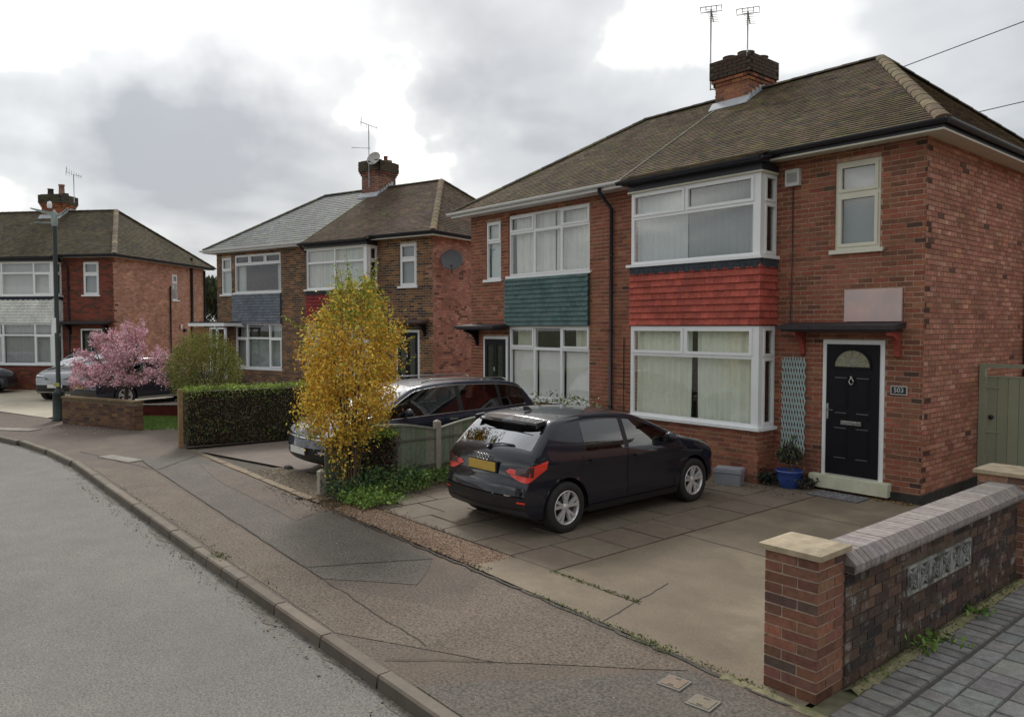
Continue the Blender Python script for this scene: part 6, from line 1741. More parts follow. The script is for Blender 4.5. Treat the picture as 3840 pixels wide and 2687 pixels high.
for i in range(12):
    x0, x1 = -0.60 + 0.1 * i, -0.50 + 0.1 * i
    cz = lambda x: 1.352 + 0.025 * (1 - (x / 0.62) ** 2); by = lambda x: 0.39 + 0.10 * (x / 0.62) ** 2
    m.hexa([(x0, by(x0), cz(x0) - 0.055), (x1, by(x1), cz(x1) - 0.055), (x1, 0.66, cz(x1) - 0.045), (x0, 0.66, cz(x0) - 0.045), (x0, by(x0) + 0.02, cz(x0) - 0.03), (x1, by(x1) + 0.02, cz(x1) - 0.03), (x1, 0.72, cz(x1) + 0.006), (x0, 0.72, cz(x0) + 0.006)])
m.build('roof_spoiler', c.pm, c.root)
m = MB(); m.box(-0.45, 0.45, 0.398, 0.408, 1.302, 1.322); m.build('spoiler_slot', BLKT, c.root)
for sx in (-1, 1):
    m = MB(); m.hexa([(sx * 0.60 - 0.012, 0.44, 1.27), (sx * 0.60 + 0.012, 0.44, 1.27), (sx * 0.60 + 0.012, 0.54, 1.31), (sx * 0.60 - 0.012, 0.54, 1.31), (sx * 0.60 - 0.012, 0.45, 1.345), (sx * 0.60 + 0.012, 0.45, 1.345), (sx * 0.60 + 0.012, 0.60, 1.36), (sx * 0.60 - 0.012, 0.60, 1.36)]); m.build('spoiler_fin', BLKT, c.root)
m = MB(); m.tube([(0.02, 0.150, 1.005), (0.02, 0.20, 1.05)], 0.022, 8); m.tube([(0.0, 0.195, 1.045), (0.20, 0.235, 1.075), (0.40, 0.26, 1.07)], 0.010, 6); m.build('rear_wiper', BLKT, c.root)
for k in range(4):
    x = -0.085 + 0.057 * k; m = MB(); m.tube([(x + 0.033 * math.cos(2 * math.pi * i / 14), 0.085 - 0.0 + 0.012 * math.sin(2 * math.pi * i / 14) * 0, 0.905 + 0.033 * math.sin(2 * math.pi * i / 14)) for i in range(15)], 0.0045, 5); o = m.build('badge_ring', CHROME, c.root)
m = MB(); m.box(-0.28, 0.28, 0.082, 0.09, 0.725, 0.875); m.build('plate_recess', BLKT, c.root)
m = MB(); m.tube([(0.70, 0.07, 0.55), (0.70, 0.13, 0.55)], 0.018, 10); m.build('tow_cover', BLKT, c.root)
m = MB(); m.hexa([(-0.02, 0.78, 1.42), (0.02, 0.78, 1.42), (0.02, 0.9, 1.42), (-0.02, 0.9, 1.42), (-0.006, 0.76, 1.475), (0.006, 0.76, 1.475), (0.006, 0.84, 1.475), (-0.006, 0.84, 1.475)]); m.build('roof_antenna', BLKT, c.root)

ESTATE = dict(L=4.76, W=0.905, wr=0.33, wheels=(0.98, 3.78), tumble=0.34, chrome=True, rail=0.07,
    top=[(0, .55), (.02, .72), (.06, .90), (.12, 1.02), (.40, 1.34), (.52, 1.42), (.9, 1.475), (1.6, 1.50), (2.3, 1.50), (2.8, 1.45), (3.0, 1.41), (3.72, 1.03), (3.82, .995), (4.2, .93), (4.5, .84), (4.66, .74), (4.73, .63), (4.76, .5)],
    bot=[(0, .55), (.02, .38), (.10, .25), (.3, .21), (4.3, .20), (4.6, .22), (4.72, .32), (4.76, .5)],
    belt=[(0, .98), (.5, 1.02), (1, 1.0), (2, .975), (3.6, .93), (4.0, .89), (4.4, .8), (4.76, .7)],
    marks=(0.14, 0.42, 0.45, 1.02, 1.10, 1.95, 2.05, 3.0, 3.62, 3.72),
    glass=[('quarter', 0.45, 1.02), ('rear', 1.10, 1.95), ('front', 2.05, 3.55)], doors=[('rear', 1.12, 2.0), ('front', 2.0, 3.2)],
    screens=[('rear_window', 0.14, 0.42, 0.9), ('windscreen', 3.0, 3.72, 0.9)], mirror=3.18, front_plate=0.45)
c2 = Car('parked_car', (-11.98, 10.22, 0), R(180), 'dark blue estate car with chrome window trim parked facing the street behind the fence', ESTATE, paint('dark_blue_paint', (0.022, 0.024, 0.045), 0.25, 0.3))
c2.patch('headlamp', CLRL, lambda q: 0.70 + 0.03 * q, lambda q: 0.77 + 0.05 * q, 0.42, 1.02, 'front', n=16)
c2.patch('grille', BLKT, lambda q: 0.62 + 0.04 * q, lambda q: 0.76, 0.0, 0.42, 'front', n=10)
for z in (0.655, 0.705, 0.75): c2.patch('grille_bar', CHROME, lambda q: z, lambda q: z + 0.012, 0.0, 0.86 if z < 0.7 else 0.42, 'front', n=12, nz=1, off=0.014)
c2.patch('lower_grille', BLKT, lambda q: 0.30, lambda q: 0.40, 0.0, 0.70, 'front', n=12)
c2.patch('fog_lamp', CLRL, lambda q: 0.43, lambda q: 0.47, 0.55, 0.80, 'front', n=6, nz=1)
m = MB(); 
for sx in (-1, 1): m.tube([(sx * 0.60, 0.75, 1.495), (sx * 0.60, 0.85, 1.535), (sx * 0.60, 2.5, 1.555), (sx * 0.60, 2.7, 1.51)], 0.014, 6)
m.build('roof_rail', CHROME, c2.root)

SUV = dict(ESTATE, L=4.35, W=0.93, wr=0.345, wheels=(0.85, 3.5), chrome=False,
    top=[(0, .6), (.02, .8), (.08, 1.02), (.36, 1.45), (.5, 1.54), (1.0, 1.60), (1.9, 1.61), (2.4, 1.56), (2.6, 1.51), (3.25, 1.13), (3.35, 1.09), (3.8, 1.03), (4.1, .95), (4.26, .84), (4.33, .70), (4.35, .55)],
    bot=[(0, .6), (.02, .42), (.1, .30), (.3, .25), (4.0, .24), (4.2, .27), (4.32, .38), (4.35, .55)],
    belt=[(0, 1.04), (.5, 1.08), (1, 1.06), (2, 1.03), (3.2, 1.0), (3.6, .97), (4.0, .9), (4.35, .8)],
    marks=(0.1, 0.36, 0.42, 0.9, 0.98, 1.7, 1.8, 2.6, 3.15, 3.25),
    glass=[('quarter', 0.42, 0.9), ('rear', 0.98, 1.7), ('front', 1.8, 3.1)], doors=[('rear', 0.98, 1.75), ('front', 1.75, 2.85)],
    screens=[('rear_window', 0.1, 0.36, 0.9), ('windscreen', 2.6, 3.25, 0.9)], mirror=2.78, front_plate=0.52)
hd = R(316)
fr_ = Vector((-29.35, 4.75, 0)) - Vector((math.cos(hd), math.sin(hd), 0)) * 4.35
c3_ = Car('parked_car', tuple(fr_), hd - R(90), 'silver sports utility car facing the street beside the lamp post', SUV, paint('silver_paint', (0.28, 0.29, 0.30), 0.3, 0.5))
c3_.patch('headlamp', DKLENS, lambda q: 0.80 + 0.02 * q, lambda q: 0.90 + 0.03 * q, 0.40, 1.02, 'front', n=14)
c3_.patch('headlamp_lens', CLRL, lambda q: 0.83 + 0.02 * q, lambda q: 0.87 + 0.03 * q, 0.48, 0.92, 'front', n=10, off=0.014)
c3_.patch('grille', BLKT, lambda q: 0.74, lambda q: 0.88, 0.0, 0.40, 'front', n=8)
c3_.patch('lower_grille', BLKT, lambda q: 0.34, lambda q: 0.50, 0.0, 0.86, 'front', n=12)
c3_.patch('bumper_strip', RIM, lambda q: 0.30, lambda q: 0.325, 0.0, 0.80, 'front', n=10, nz=1, off=0.014)

hd = R(106)
EST2 = dict(ESTATE); EST2.pop('front_plate'); EST2['rear_plate'] = 0.66; EST2['chrome'] = False; EST2['sillm'] = CHROME
c4 = Car('parked_car', (-26.74, 4.98, 0), hd - R(90), 'dark estate car with yellow rear plate half hidden behind the pink blossom', EST2, paint('black_paint', (0.02, 0.02, 0.03), 0.25, 0.4))
c4.patch('tail_lamp', REDL, lambda q: 0.82, lambda q: 0.95, 0.52, 0.95, n=10)
EST3 = dict(HATCH); EST3.pop('rear_plate')
hd = R(72)
c5 = Car('parked_car', (-36.15, 0.55, 0), hd - R(90), 'black car on the cream drive, only its wheel and front end inside the left edge', EST3, paint('black_paint', (0, 0, 0)))
# ------------------------------------------------------------------ vegetation
LEAF = mat('leaf', (1, 1, 1), 0.75, 0.12, 18, 3, attr=True, spec=0.25)
BARK = mat('bark', (0.10, 0.075, 0.055), 0.9, 0.3, 20, 5, bump=0.5, attr=True)
def leaf_object(name, P, S, C, parent=None, m=None, loc=(0, 0, 0), seed=1, aspect=0.5, updir=None, flat=0.0):
    """many small pointed leaves: P positions, S lengths, C colours"""
    rg_ = np.random.default_rng(seed); n = len(P)
    d = rg_.normal(size=(n, 3)); d[:, 2] = d[:, 2] * (1 - flat) + (0.35 if updir is None else updir)
    d /= np.linalg.norm(d, axis=1)[:, None]
    e = rg_.normal(size=(n, 3)); e -= (e * d).sum(1)[:, None] * d; e /= np.linalg.norm(e, axis=1)[:, None]
    nn = np.cross(d, e)
    S = S[:, None]
    a = P - d * S * 0.5; b = P + e * S * aspect * 0.5 + nn * S * 0.06; c = P + d * S * 0.5; f = P - e * S * aspect * 0.5 + nn * S * 0.06
    V = np.stack([a, b, c, f], 1).reshape(-1, 3)
    me = bpy.data.meshes.new(name)
    me.vertices.add(4 * n); me.vertices.foreach_set('co', V.astype(np.float32).ravel())
    me.loops.add(4 * n); me.loops.foreach_set('vertex_index', np.arange(4 * n, dtype=np.int32))
    me.polygons.add(n); me.polygons.foreach_set('loop_start', np.arange(n, dtype=np.int32) * 4); me.polygons.foreach_set('loop_total', np.full(n, 4, dtype=np.int32))
    cc = np.ones((n, 4), dtype=np.float32); cc[:, :3] = C
    ca = me.color_attributes.new('Col', 'FLOAT_COLOR', 'CORNER'); ca.data.foreach_set('color', np.repeat(cc, 4, axis=0).ravel())
    me.materials.append(m or LEAF); me.update(calc_edges=True)
    return link(name, me, parent, loc)
def palc(rg_, n, pal, a=0.25):
    w = np.array([p[0] for p in pal], float); w /= w.sum(); idx = rg_.choice(len(pal), n, p=w)
    c = np.array([p[1] for p in pal])[idx]
    return np.clip(c * (1 + rg_.uniform(-a, a, (n, 1))) * (1 + rg_.uniform(-0.08, 0.08, (n, 3))), 0, 1)
def noise3(P, f, seed):
    rg_ = np.random.default_rng(seed); o = np.zeros(len(P))
    for k in range(5):
        w = rg_.normal(size=3) * f * (1 + 0.5 * k); o += np.sin(P @ w + rg_.uniform(0, 6.28)) / (1 + 0.4 * k)
    return o / 2.2

# ---- the yellow bush: egg-shaped, leaves turning orange, green shoots on top
rg_ = np.random.default_rng(42)
prof = [(0.05, -0.06, 0.12), (0.45, -0.12, 0.22), (0.78, -0.14, 0.30), (1.10, -0.08, 0.56), (1.35, -0.02, 0.72), (1.70, -0.02, 0.74), (2.08, 0.02, 0.70), (2.45, 0.05, 0.64), (2.73, 0.08, 0.52), (3.02, 0.12, 0.33), (3.2, 0.14, 0.18)]
pz, pc, ph = (np.array([p[i] for p in prof]) for i in (0, 1, 2))
yb_ = empty('yellow_bush', (-10.03, 5.38, 0)); tag(yb_, 'tall egg-shaped bush with orange yellow leaves and green top shoots by the footpath', 'bush')
rvec = np.array([math.sin(AZ), -math.cos(AZ)]); fvec = np.array([math.cos(AZ), math.sin(AZ)])
def bush_pts(n, rmin, seed):
    g = np.random.default_rng(seed); z = g.choice(np.linspace(0.1, 3.15, 400), n, p=(lambda w: w / w.sum())(np.interp(np.linspace(0.1, 3.15, 400), pz, ph) * np.where(np.linspace(0.1, 3.15, 400) < 0.85, 0.16, 1)))
    th = g.uniform(0, 2 * math.pi, n); r = np.sqrt(g.uniform(rmin ** 2, 1, n)); h = np.interp(z, pz, ph); c = np.interp(z, pz, pc)
    lump = 1 + 0.22 * noise3(np.stack([np.cos(th) * 1.4, np.sin(th) * 1.4, z * 2.0], 1), 2.8, seed + 5)
    R_ = h * r * lump
    x = rvec[0] * c + R_ * np.cos(th); y = rvec[1] * c + R_ * np.sin(th)
    return np.stack([x, y, z], 1), r
cl, rr_ = bush_pts(2700, 0.42, 7)
keep = noise3(cl, 4.0, 3) > -0.30
cl = cl[keep]; n = 15
P = np.repeat(cl, n, axis=0) + rg_.normal(size=(len(cl) * n, 3)) * np.array([0.045, 0.045, 0.075]) * rg_.choice([0.6, 1, 1.5], len(cl))[:, None].repeat(n, axis=0)
ctone = np.repeat(noise3(cl, 2.2, 9), n)
hh = P[:, 2]
C = palc(rg_, len(P), [(5, (0.80, 0.50, 0.065)), (4, (0.84, 0.60, 0.10)), (2.2, (0.70, 0.36, 0.05)), (1.8, (0.66, 0.60, 0.13)), (0.5, (0.42, 0.24, 0.07))])
Gc = palc(rg_, len(P), [(4, (0.33, 0.40, 0.08)), (3, (0.43, 0.47, 0.10)), (1.5, (0.22, 0.30, 0.08)), (1.5, (0.58, 0.44, 0.08))])
gsel = rg_.random(len(P)) < np.clip(0.14 + (hh - 2.35) * 0.8, 0.08, 0.85) + np.where(ctone > 0.55, 0.4, 0) - np.where(ctone < -0.2, 0.1, 0)
C[gsel] = Gc[gsel]
dk = rg_.random(len(P)) < 0.08; C[dk] *= 0.45
leaf_object('leaves', P, rg_.uniform(0.028, 0.066, len(P)), C, yb_, seed=3)['kind'] = 'stuff'
m = MB(); rb = random.Random(6)
for k in range(30):
    a = rb.uniform(0, 6.28); r0 = rb.uniform(0.02, 0.10); r1 = rb.uniform(0.1, 0.5); h = rb.uniform(1.6, 2.9)
    pts = [(r0 * math.cos(a) - 0.05, r0 * math.sin(a), 0)]
    for j in range(1, 6):
        t_ = j / 5; pts.append((-0.05 * (1 - t_) + (r0 + (r1 - r0) * t_ ** 1.3) * math.cos(a) + rb.uniform(-.03, .03), (r0 + (r1 - r0) * t_ ** 1.3) * math.sin(a) + rb.uniform(-.03, .03), h * t_))
    m.tube(pts, [0.017, 0.015, 0.012, 0.009, 0.006, 0.003], 5, (1.3, 1.1, 0.9))
m.build('stems', BARK, yb_)
# long shoots
m = MB(); SP = []
for k in range(15):
    if k < 12:
        xx = rb.uniform(-0.22, 0.34); y_ = rb.uniform(-0.2, 0.2); z0_ = rb.uniform(2.6, 2.9); L_ = rb.uniform(0.4, 0.88) * (1.15 - abs(xx - 0.1)); lean = (xx - 0.1) * 0.35
        base = Vector((rvec[0] * xx + fvec[0] * y_, rvec[1] * xx + fvec[1] * y_, z0_)); tip = base + Vector((rvec[0] * lean, rvec[1] * lean, L_))
    else:
        zz0 = (2.2, 1.75, 2.45)[k - 12]; s_ = (1, 1, -1)[k - 12]; base = Vector((rvec[0] * 0.62 * s_, rvec[1] * 0.62 * s_, zz0)); tip = base + Vector((rvec[0] * 0.36 * s_, rvec[1] * 0.36 * s_, (0.16, 0.36, 0.2)[k - 12]))
    m.tube([base, (base + tip) / 2, tip], [0.006, 0.005, 0.002], 4, (1, 1, 0.6))
    for q in range(30):
        t_ = q / 30; p = base.lerp(tip, t_) + Vector((rb.gauss(0, .022), rb.gauss(0, .022), rb.gauss(0, .015))); SP.append(p)
m.build('shoots', BARK, yb_)
SP = np.array(SP); leaf_object('shoot_leaves', SP, rg_.uniform(0.04, 0.065, len(SP)), palc(rg_, len(SP), [(4, (0.30, 0.37, 0.07)), (3, (0.38, 0.42, 0.10)), (1, (0.5, 0.38, 0.06))]), yb_, seed=5)['kind'] = 'stuff'

# ---- clipped hedge between the drives
def hedge(name, A, B, th, h, label, n, pal, toppal, seed, size=(0.03, 0.055), twig=(0.5, 0.35, 0.28)):
    A, B = Vector((*A, 0)), Vector((*B, 0)); L_ = (B - A).length; a = math.atan2(B.y - A.y, B.x - A.x)
    e = empty(name, tuple(A), a); tag(e, label, 'hedge'); g = np.random.default_rng(seed)
    u_ = g.random(n); f = g.choice(4, n, p=[0.46, 0.16, 0.26, 0.12])   # near face, far face, top, ends
    x = g.uniform(0, L_, n); y = np.where(f == 0, 0.0, np.where(f == 1, th, g.uniform(0, th, n))); z = np.where(f == 2, h, g.uniform(0.03, h, n))
    x = np.where(f == 3, np.where(u_ < 0.5, 0, L_), x)
    P = np.stack([x, y, z], 1); lump = noise3(P, 5.0, seed) * 0.035
    P += g.normal(size=(n, 3)) * 0.03; 
    P[:, 1] += np.where(f == 0, lump, 0) + np.where(f == 0, g.exponential(0.05, n), 0); P[:, 2] += np.where(f == 2, lump * 1.2, 0)
    C = palc(g, n, pal, 0.35); T = palc(g, n, toppal, 0.25); s_ = (P[:, 2] > h - 0.07) | ((P[:, 2] > h - 0.2) & (g.random(n) < 0.35)); C[s_] = T[s_]
    pt = noise3(P, 3.0, seed + 1) > 0.7; s2 = pt & (g.random(n) < 0.4); C[s2] = T[s2] * 0.7
    C *= (1.45 + 0.5 * np.clip(noise3(P, 4.5, seed + 4), -1, 1))[:, None]
    leaf_object('leaves', P, g.uniform(size[0], size[1], n), C, e, seed=seed)['kind'] = 'stuff'
    m = MB(); rr = random.Random(seed)
    for k in range(int(L_ * 60)):
        x0 = rr.uniform(0, L_); y0 = rr.uniform(0.06, th - 0.06); x1 = x0 + rr.uniform(-.2, .2); y1 = y0 + rr.uniform(-.14, .14); 
        m.tube([(x0, y0, 0), ((x0 + x1) / 2 + rr.uniform(-.03, .03), (y0 + y1) / 2, h * 0.5), (x1, y1, h * rr.uniform(0.8, 0.97))], [0.008, 0.006, 0.003], 4, tuple(q * rr.uniform(1, 2.4) for q in twig), caps=False)
    m.box(0.06, L_ - 0.06, 0.11, th - 0.06, 0.03, h - 0.07, (0.22, 0.22, 0.14))
    m.build('twigs', BARK, e)
    return e
HG = [(4, (0.045, 0.065, 0.030)), (3, (0.070, 0.085, 0.032)), (3.5, (0.105, 0.075, 0.055)), (3, (0.15, 0.095, 0.070)), (1, (0.12, 0.14, 0.04))]
HT = [(4, (0.17, 0.23, 0.045)), (3, (0.22, 0.28, 0.06)), (1, (0.10, 0.13, 0.03))]
hedge('clipped_hedge', (-16.40, 5.02), (-15.75, 9.6), 0.60, 1.21, 'square clipped brownish green hedge with bright green top behind a thin timber post', 21000, HG, HT, 2)
m = MB(); m.box(-0.04, 0.04, -0.04, 0.04, -0.03, 1.22, (2.6, 2.2, 1.5)); tag(m.build('timber_post', BARK, None, (-16.42, 4.90, 0)), 'thin weathered timber post standing at the street end of the clipped hedge', 'post')
hedge('low_hedge', (-10.30, 5.42), (-10.28, 6.35), 0.30, 0.86, 'small twiggy reddish hedge with green top at the street end of the boarded fence', 5200, [(3, (0.10, 0.045, 0.04)), (3, (0.07, 0.05, 0.035)), (2, (0.05, 0.07, 0.03))], HT, 8).rotation_euler = (0, 0, R(88))

def ball_bush(name, c, r, zr, label, n, pal, seed, size=(0.035, 0.06), stems=10, sc=(1, 1), zmin=0.1, cat='bush', squareness=0.0):
    e = empty(name, (c[0], c[1], 0)); tag(e, label, cat); g = np.random.default_rng(seed)
    d = g.normal(size=(n, 3)); d /= np.linalg.norm(d, axis=1)[:, None]
    rad = np.where(g.random(n) < 0.3, g.uniform(0.3, 0.8, n), g.uniform(0.75, 1.0, n)); lump = 1 + 0.06 * noise3(d * 2.2, 2.2, seed)
    P = d * (rad * lump)[:, None] * np.array([r * sc[0], r * sc[1], zr]); P[:, 2] += c[2]; P = P[P[:, 2] > zmin]
    P += g.normal(size=P.shape) * 0.05
    C = palc(g, len(P), pal, 0.45); tw_ = noise3(P, 3.5, seed + 2); C *= (1 + 0.18 * np.clip(tw_, -1, 1))[:, None]
    leaf_object('leaves', P, g.uniform(size[0], size[1], len(P)), C, e, seed=seed)['kind'] = 'stuff'
    m = MB(); rr = random.Random(seed)
    for k in range(stems):
        a = rr.uniform(0, 6.28); q = rr.uniform(0.2, 0.85) * r
        m.tube([(0.05 * math.cos(a), 0.05 * math.sin(a), 0), (q * 0.5 * math.cos(a), q * 0.5 * math.sin(a), c[2] * 0.6), (q * math.cos(a), q * math.sin(a), c[2] + zr * rr.uniform(-0.1, 0.6))], [0.02, 0.014, 0.005], 5, (1, 0.9, 0.8))
    m.build('stems', BARK, e)
    return e
ball_bush('round_bush', (-20.05, 6.62, 1.42), 0.93, 0.98, 'rounded green brown bush rising behind the clipped hedge', 19000, [(4, (0.24, 0.28, 0.07)), (3, (0.31, 0.33, 0.09)), (2, (0.32, 0.23, 0.10)), (2, (0.14, 0.15, 0.05))], 14, stems=24)

# ---- pink blossom tree
pk = empty('blossom_tree', (-22.03, 5.20, 0)); tag(pk, 'small spreading tree covered in pink blossom behind the low brick wall', 'tree')
m = MB(); rb = random.Random(17); tips = []
m.tube([(0, 0, 0), (0.03, 0.0, 0.5), (0.0, 0.02, 0.95)], [0.075, 0.06, 0.05], 8)
def limb(p, d, L_, r, lvl):
    q = p; pts = [p]; n_ = 4
    for i in range(n_):
        d = (d + Vector((rb.gauss(0, .16), rb.gauss(0, .16), rb.gauss(0.02, .10)))).normalized(); q = q + d * L_ / n_; pts.append(q)
    m.tube(pts, [r * (1 - 0.6 * i / n_) for i in range(n_ + 1)], 5, caps=False)
    if lvl > 0:
        for i in range(4):
            t_ = rb.uniform(0.35, 1); pp = pts[0].lerp(pts[-1], t_) if False else pts[min(n_, int(t_ * n_))]
            dd = (d + Vector((rb.gauss(0, .6), rb.gauss(0, .6), rb.gauss(0.1, .35)))).normalized(); limb(pp, dd, L_ * rb.uniform(0.45, 0.7), r * 0.45, lvl - 1)
    tips.extend(pts[2:])
R3, F3 = Vector((rvec[0], rvec[1], 0)), Vector((fvec[0], fvec[1], 0))
for (dx, df, dz) in ((-1.0, 0.1, 0.45), (-0.8, -0.4, 0.8), (-0.35, 0.5, 1.0), (0.1, -0.2, 1.2), (0.45, 0.35, 1.05), (0.9, -0.1, 0.6), (0.75, -0.5, 0.35), (-0.95, 0.4, 0.15), (0.25, -0.7, 0.3), (-0.4, -0.7, 0.35)):
    limb(Vector((0, 0.02, 1.0)), (R3 * dx + F3 * df + Vector((0, 0, dz))).normalized(), 1.12, 0.033, 2)
m.build('branches', BARK, pk)
tips = [t_ for t_ in tips if t_.z > 1.0 + 0.12 * math.sin(t_.x * 4)]; g = np.random.default_rng(18); tp_ = np.array([tuple(t_) for t_ in tips]); n = 26
sel = g.choice(len(tp_), 820)
P = np.repeat(tp_[sel], n, axis=0) + g.normal(size=(820 * n, 3)) * 0.045 + np.repeat(g.normal(size=(820, 3)) * 0.05, n, axis=0)
C = palc(g, len(P), [(5, (0.74, 0.42, 0.50)), (4, (0.82, 0.56, 0.62)), (1.5, (0.62, 0.28, 0.36)), (2, (0.85, 0.70, 0.72)), (0.7, (0.36, 0.22, 0.10)), (0.5, (0.22, 0.20, 0.08))], 0.2)
leaf_object('blossom', P, g.uniform(0.03, 0.06, len(P)), C, pk, seed=19, aspect=0.8)['kind'] = 'stuff'

# ---- planting at the foot of the fence
def plant_patch(name, label, n_cl, area, h, pal, seed, size=(0.035, 0.075), per=26, cat='plants', aspect=0.55, bloom=None, keepfn=None):
    g = np.random.default_rng(seed); x0, x1, y0, y1 = area; e = empty(name, ((x0 + x1) / 2, (y0 + y1) / 2, 0)); tag(e, label, cat); P = []
    cx = g.uniform(x0, x1, n_cl); cy = g.uniform(y0, y1, n_cl); hh_ = h * g.uniform(0.35, 1, n_cl)
    for a, b, q in zip(cx, cy, hh_):
        if keepfn and not keepfn(a, b): continue
        t_ = g.random(per) ** 0.6; P.append(np.stack([a + g.normal(size=per) * 0.07 * (0.5 + t_), b + g.normal(size=per) * 0.07 * (0.5 + t_), 0.02 + q * t_], 1))
    P = np.concatenate(P) - np.array([(x0 + x1) / 2, (y0 + y1) / 2, 0]); C = palc(g, len(P), pal, 0.3)
    leaf_object('foliage', P, g.uniform(size[0], size[1], len(P)), C, e, seed=seed, aspect=aspect, updir=0.8)['kind'] = 'stuff'
    return e
GP = [(4, (0.12, 0.20, 0.045)), (3, (0.17, 0.26, 0.06)), (2, (0.07, 0.12, 0.035)), (1, (0.24, 0.30, 0.07))]
plant_patch('border_plants', 'leafy green border plants along the foot of the boarded fence behind the black hatchback', 110, (-10.25, -9.35, 5.6, 7.6), 0.30, GP, 31, keepfn=lambda a, b: a < -9.5 - (b - 5.6) * 0.15)
plant_patch('border_plants', 'bright green leafy clump spilling over the slabs right of the yellow bush', 70, (-9.9, -9.15, 5.12, 5.65), 0.20, [(4, (0.16, 0.26, 0.055)), (3, (0.22, 0.32, 0.07)), (1, (0.09, 0.15, 0.04))], 32)
plant_patch('border_plants', 'dark green leafy plants between the yellow bush and the boarded fence', 60, (-10.2, -9.7, 5.1, 6.5), 0.42, [(4, (0.06, 0.11, 0.05)), (3, (0.09, 0.15, 0.06)), (1, (0.14, 0.20, 0.06))], 33)
plant_patch('flowering_shrub', 'low leafy shrub with white flecks below the left ground floor window behind the parked cars', 95, (-11.9, -9.9, 10.15, 10.75), 1.22, [(4, (0.19, 0.24, 0.05)), (3, (0.27, 0.31, 0.08)), (2, (0.10, 0.14, 0.04)), (1.4, (0.68, 0.66, 0.60))], 34, per=60, cat='shrub')
plant_patch('leafy_weed', 'green leafy weed growing where the garden wall meets the cobbles', 4, (-2.40, -2.30, 6.1, 6.35), 0.14, GP, 35, per=24, cat='weed')
plant_patch('leafy_weed', 'smaller weed at the wall foot further from the street', 3, (-2.40, -2.34, 7.2, 7.4), 0.06, GP, 36, per=16, cat='weed')
# litter and weeds in the joints
g = np.random.default_rng(51)
def scatter(name, pts, s, pal, seed, flat=0.9):
    P = np.array(pts); C = palc(np.random.default_rng(seed), len(P), pal, 0.3)
    leaf_object(name, P, np.random.default_rng(seed).uniform(s[0], s[1], len(P)), C, seed=seed, flat=flat, updir=0.0)['kind'] = 'stuff'
pts = []
for i in range(700): x = g.uniform(-9.9, -6.0); pts.append((x, g.normal(4.80 + (x + 9.9) * -0.01, 0.05), 0.012))
for i in range(500): pts.append((g.uniform(-11.5, -9.2), g.normal(4.75, 0.12), 0.014))
for i in range(260): pts.append((g.uniform(-9.6, -6.5), g.normal(5.32, 0.035), 0.014))
for i in range(250): pts.append((g.uniform(-7.2, -5.8), g.uniform(10.2, 10.7), 0.012))
for i in range(420): x = g.uniform(-15, -2.6); pts.append((x, g.normal(2.60, 0.05), -0.088))
scatter('fallen_leaves', pts, (0.012, 0.034), [(4, (0.16, 0.09, 0.05)), (3, (0.10, 0.07, 0.045)), (1.5, (0.28, 0.20, 0.08)), (1, (0.06, 0.05, 0.04))], 52)
pts = []
for i in range(380): x = g.uniform(-5.2, -2.7); pts.append((x, g.normal(4.64 - (x + 2.7) * 0.02, 0.02), g.uniform(0.005, 0.03)))
for i in range(160): pts.append((g.normal(-3.75, 0.12), g.normal(4.62, 0.03), g.uniform(0.005, 0.05)))
for i in range(420): pts.append((g.normal(-2.36, 0.035), g.uniform(5.1, 8.6), g.uniform(0.02, 0.06)))
for i in range(240): pts.append((g.uniform(-5.6, -4.4), g.normal(5.28, 0.02), 0.012))
for i in range(160): x = g.uniform(-13, -6); pts.append((x, g.normal(2.94, 0.02), 0.01))
for i in range(120): pts.append((g.normal(-8.35, 0.1), g.normal(2.86, 0.04), 0.012))
scatter('joint_moss', pts, (0.012, 0.032), [(4, (0.11, 0.14, 0.04)), (3, (0.17, 0.19, 0.05)), (1, (0.07, 0.08, 0.03))], 53, 0.3)
# pink petals under the tree, loose stones by the drive edge
pts = [(g.normal(-21.6, 1.1), g.normal(4.2, 0.6), 0.012) for _ in range(300)]
scatter('fallen_petals', pts, (0.02, 0.04), [(1, (0.62, 0.36, 0.42))], 54)
for (x, y, s_, lb) in ((-12.75, 5.62, 0.09, 'dark broken stone at the left end of the gravel strip'), (-10.35, 4.72, 0.06, 'small black lump on the footpath edge beside the white post')):
    rr = random.Random(int(-x * 10)); m = MB(); prof_ = [(0.001, 0), (s_, 0.0), (s_ * 1.05, s_ * 0.3), (s_ * 0.7, s_ * 0.6), (0.001, s_ * 0.7)]
    m.lathe(prof_, (0, 0, 0), 'z', 9); m.v = [(a + rr.uniform(-.3, .3) * s_, b * 0.7 + rr.uniform(-.2, .2) * s_, c_) for a, b, c_ in m.v]
    tag(m.build('broken_stone', mat('dark_stone', (0.06, 0.055, 0.05), 0.9, 0.3, 20), None, (x, y, 0)), lb, 'stone')

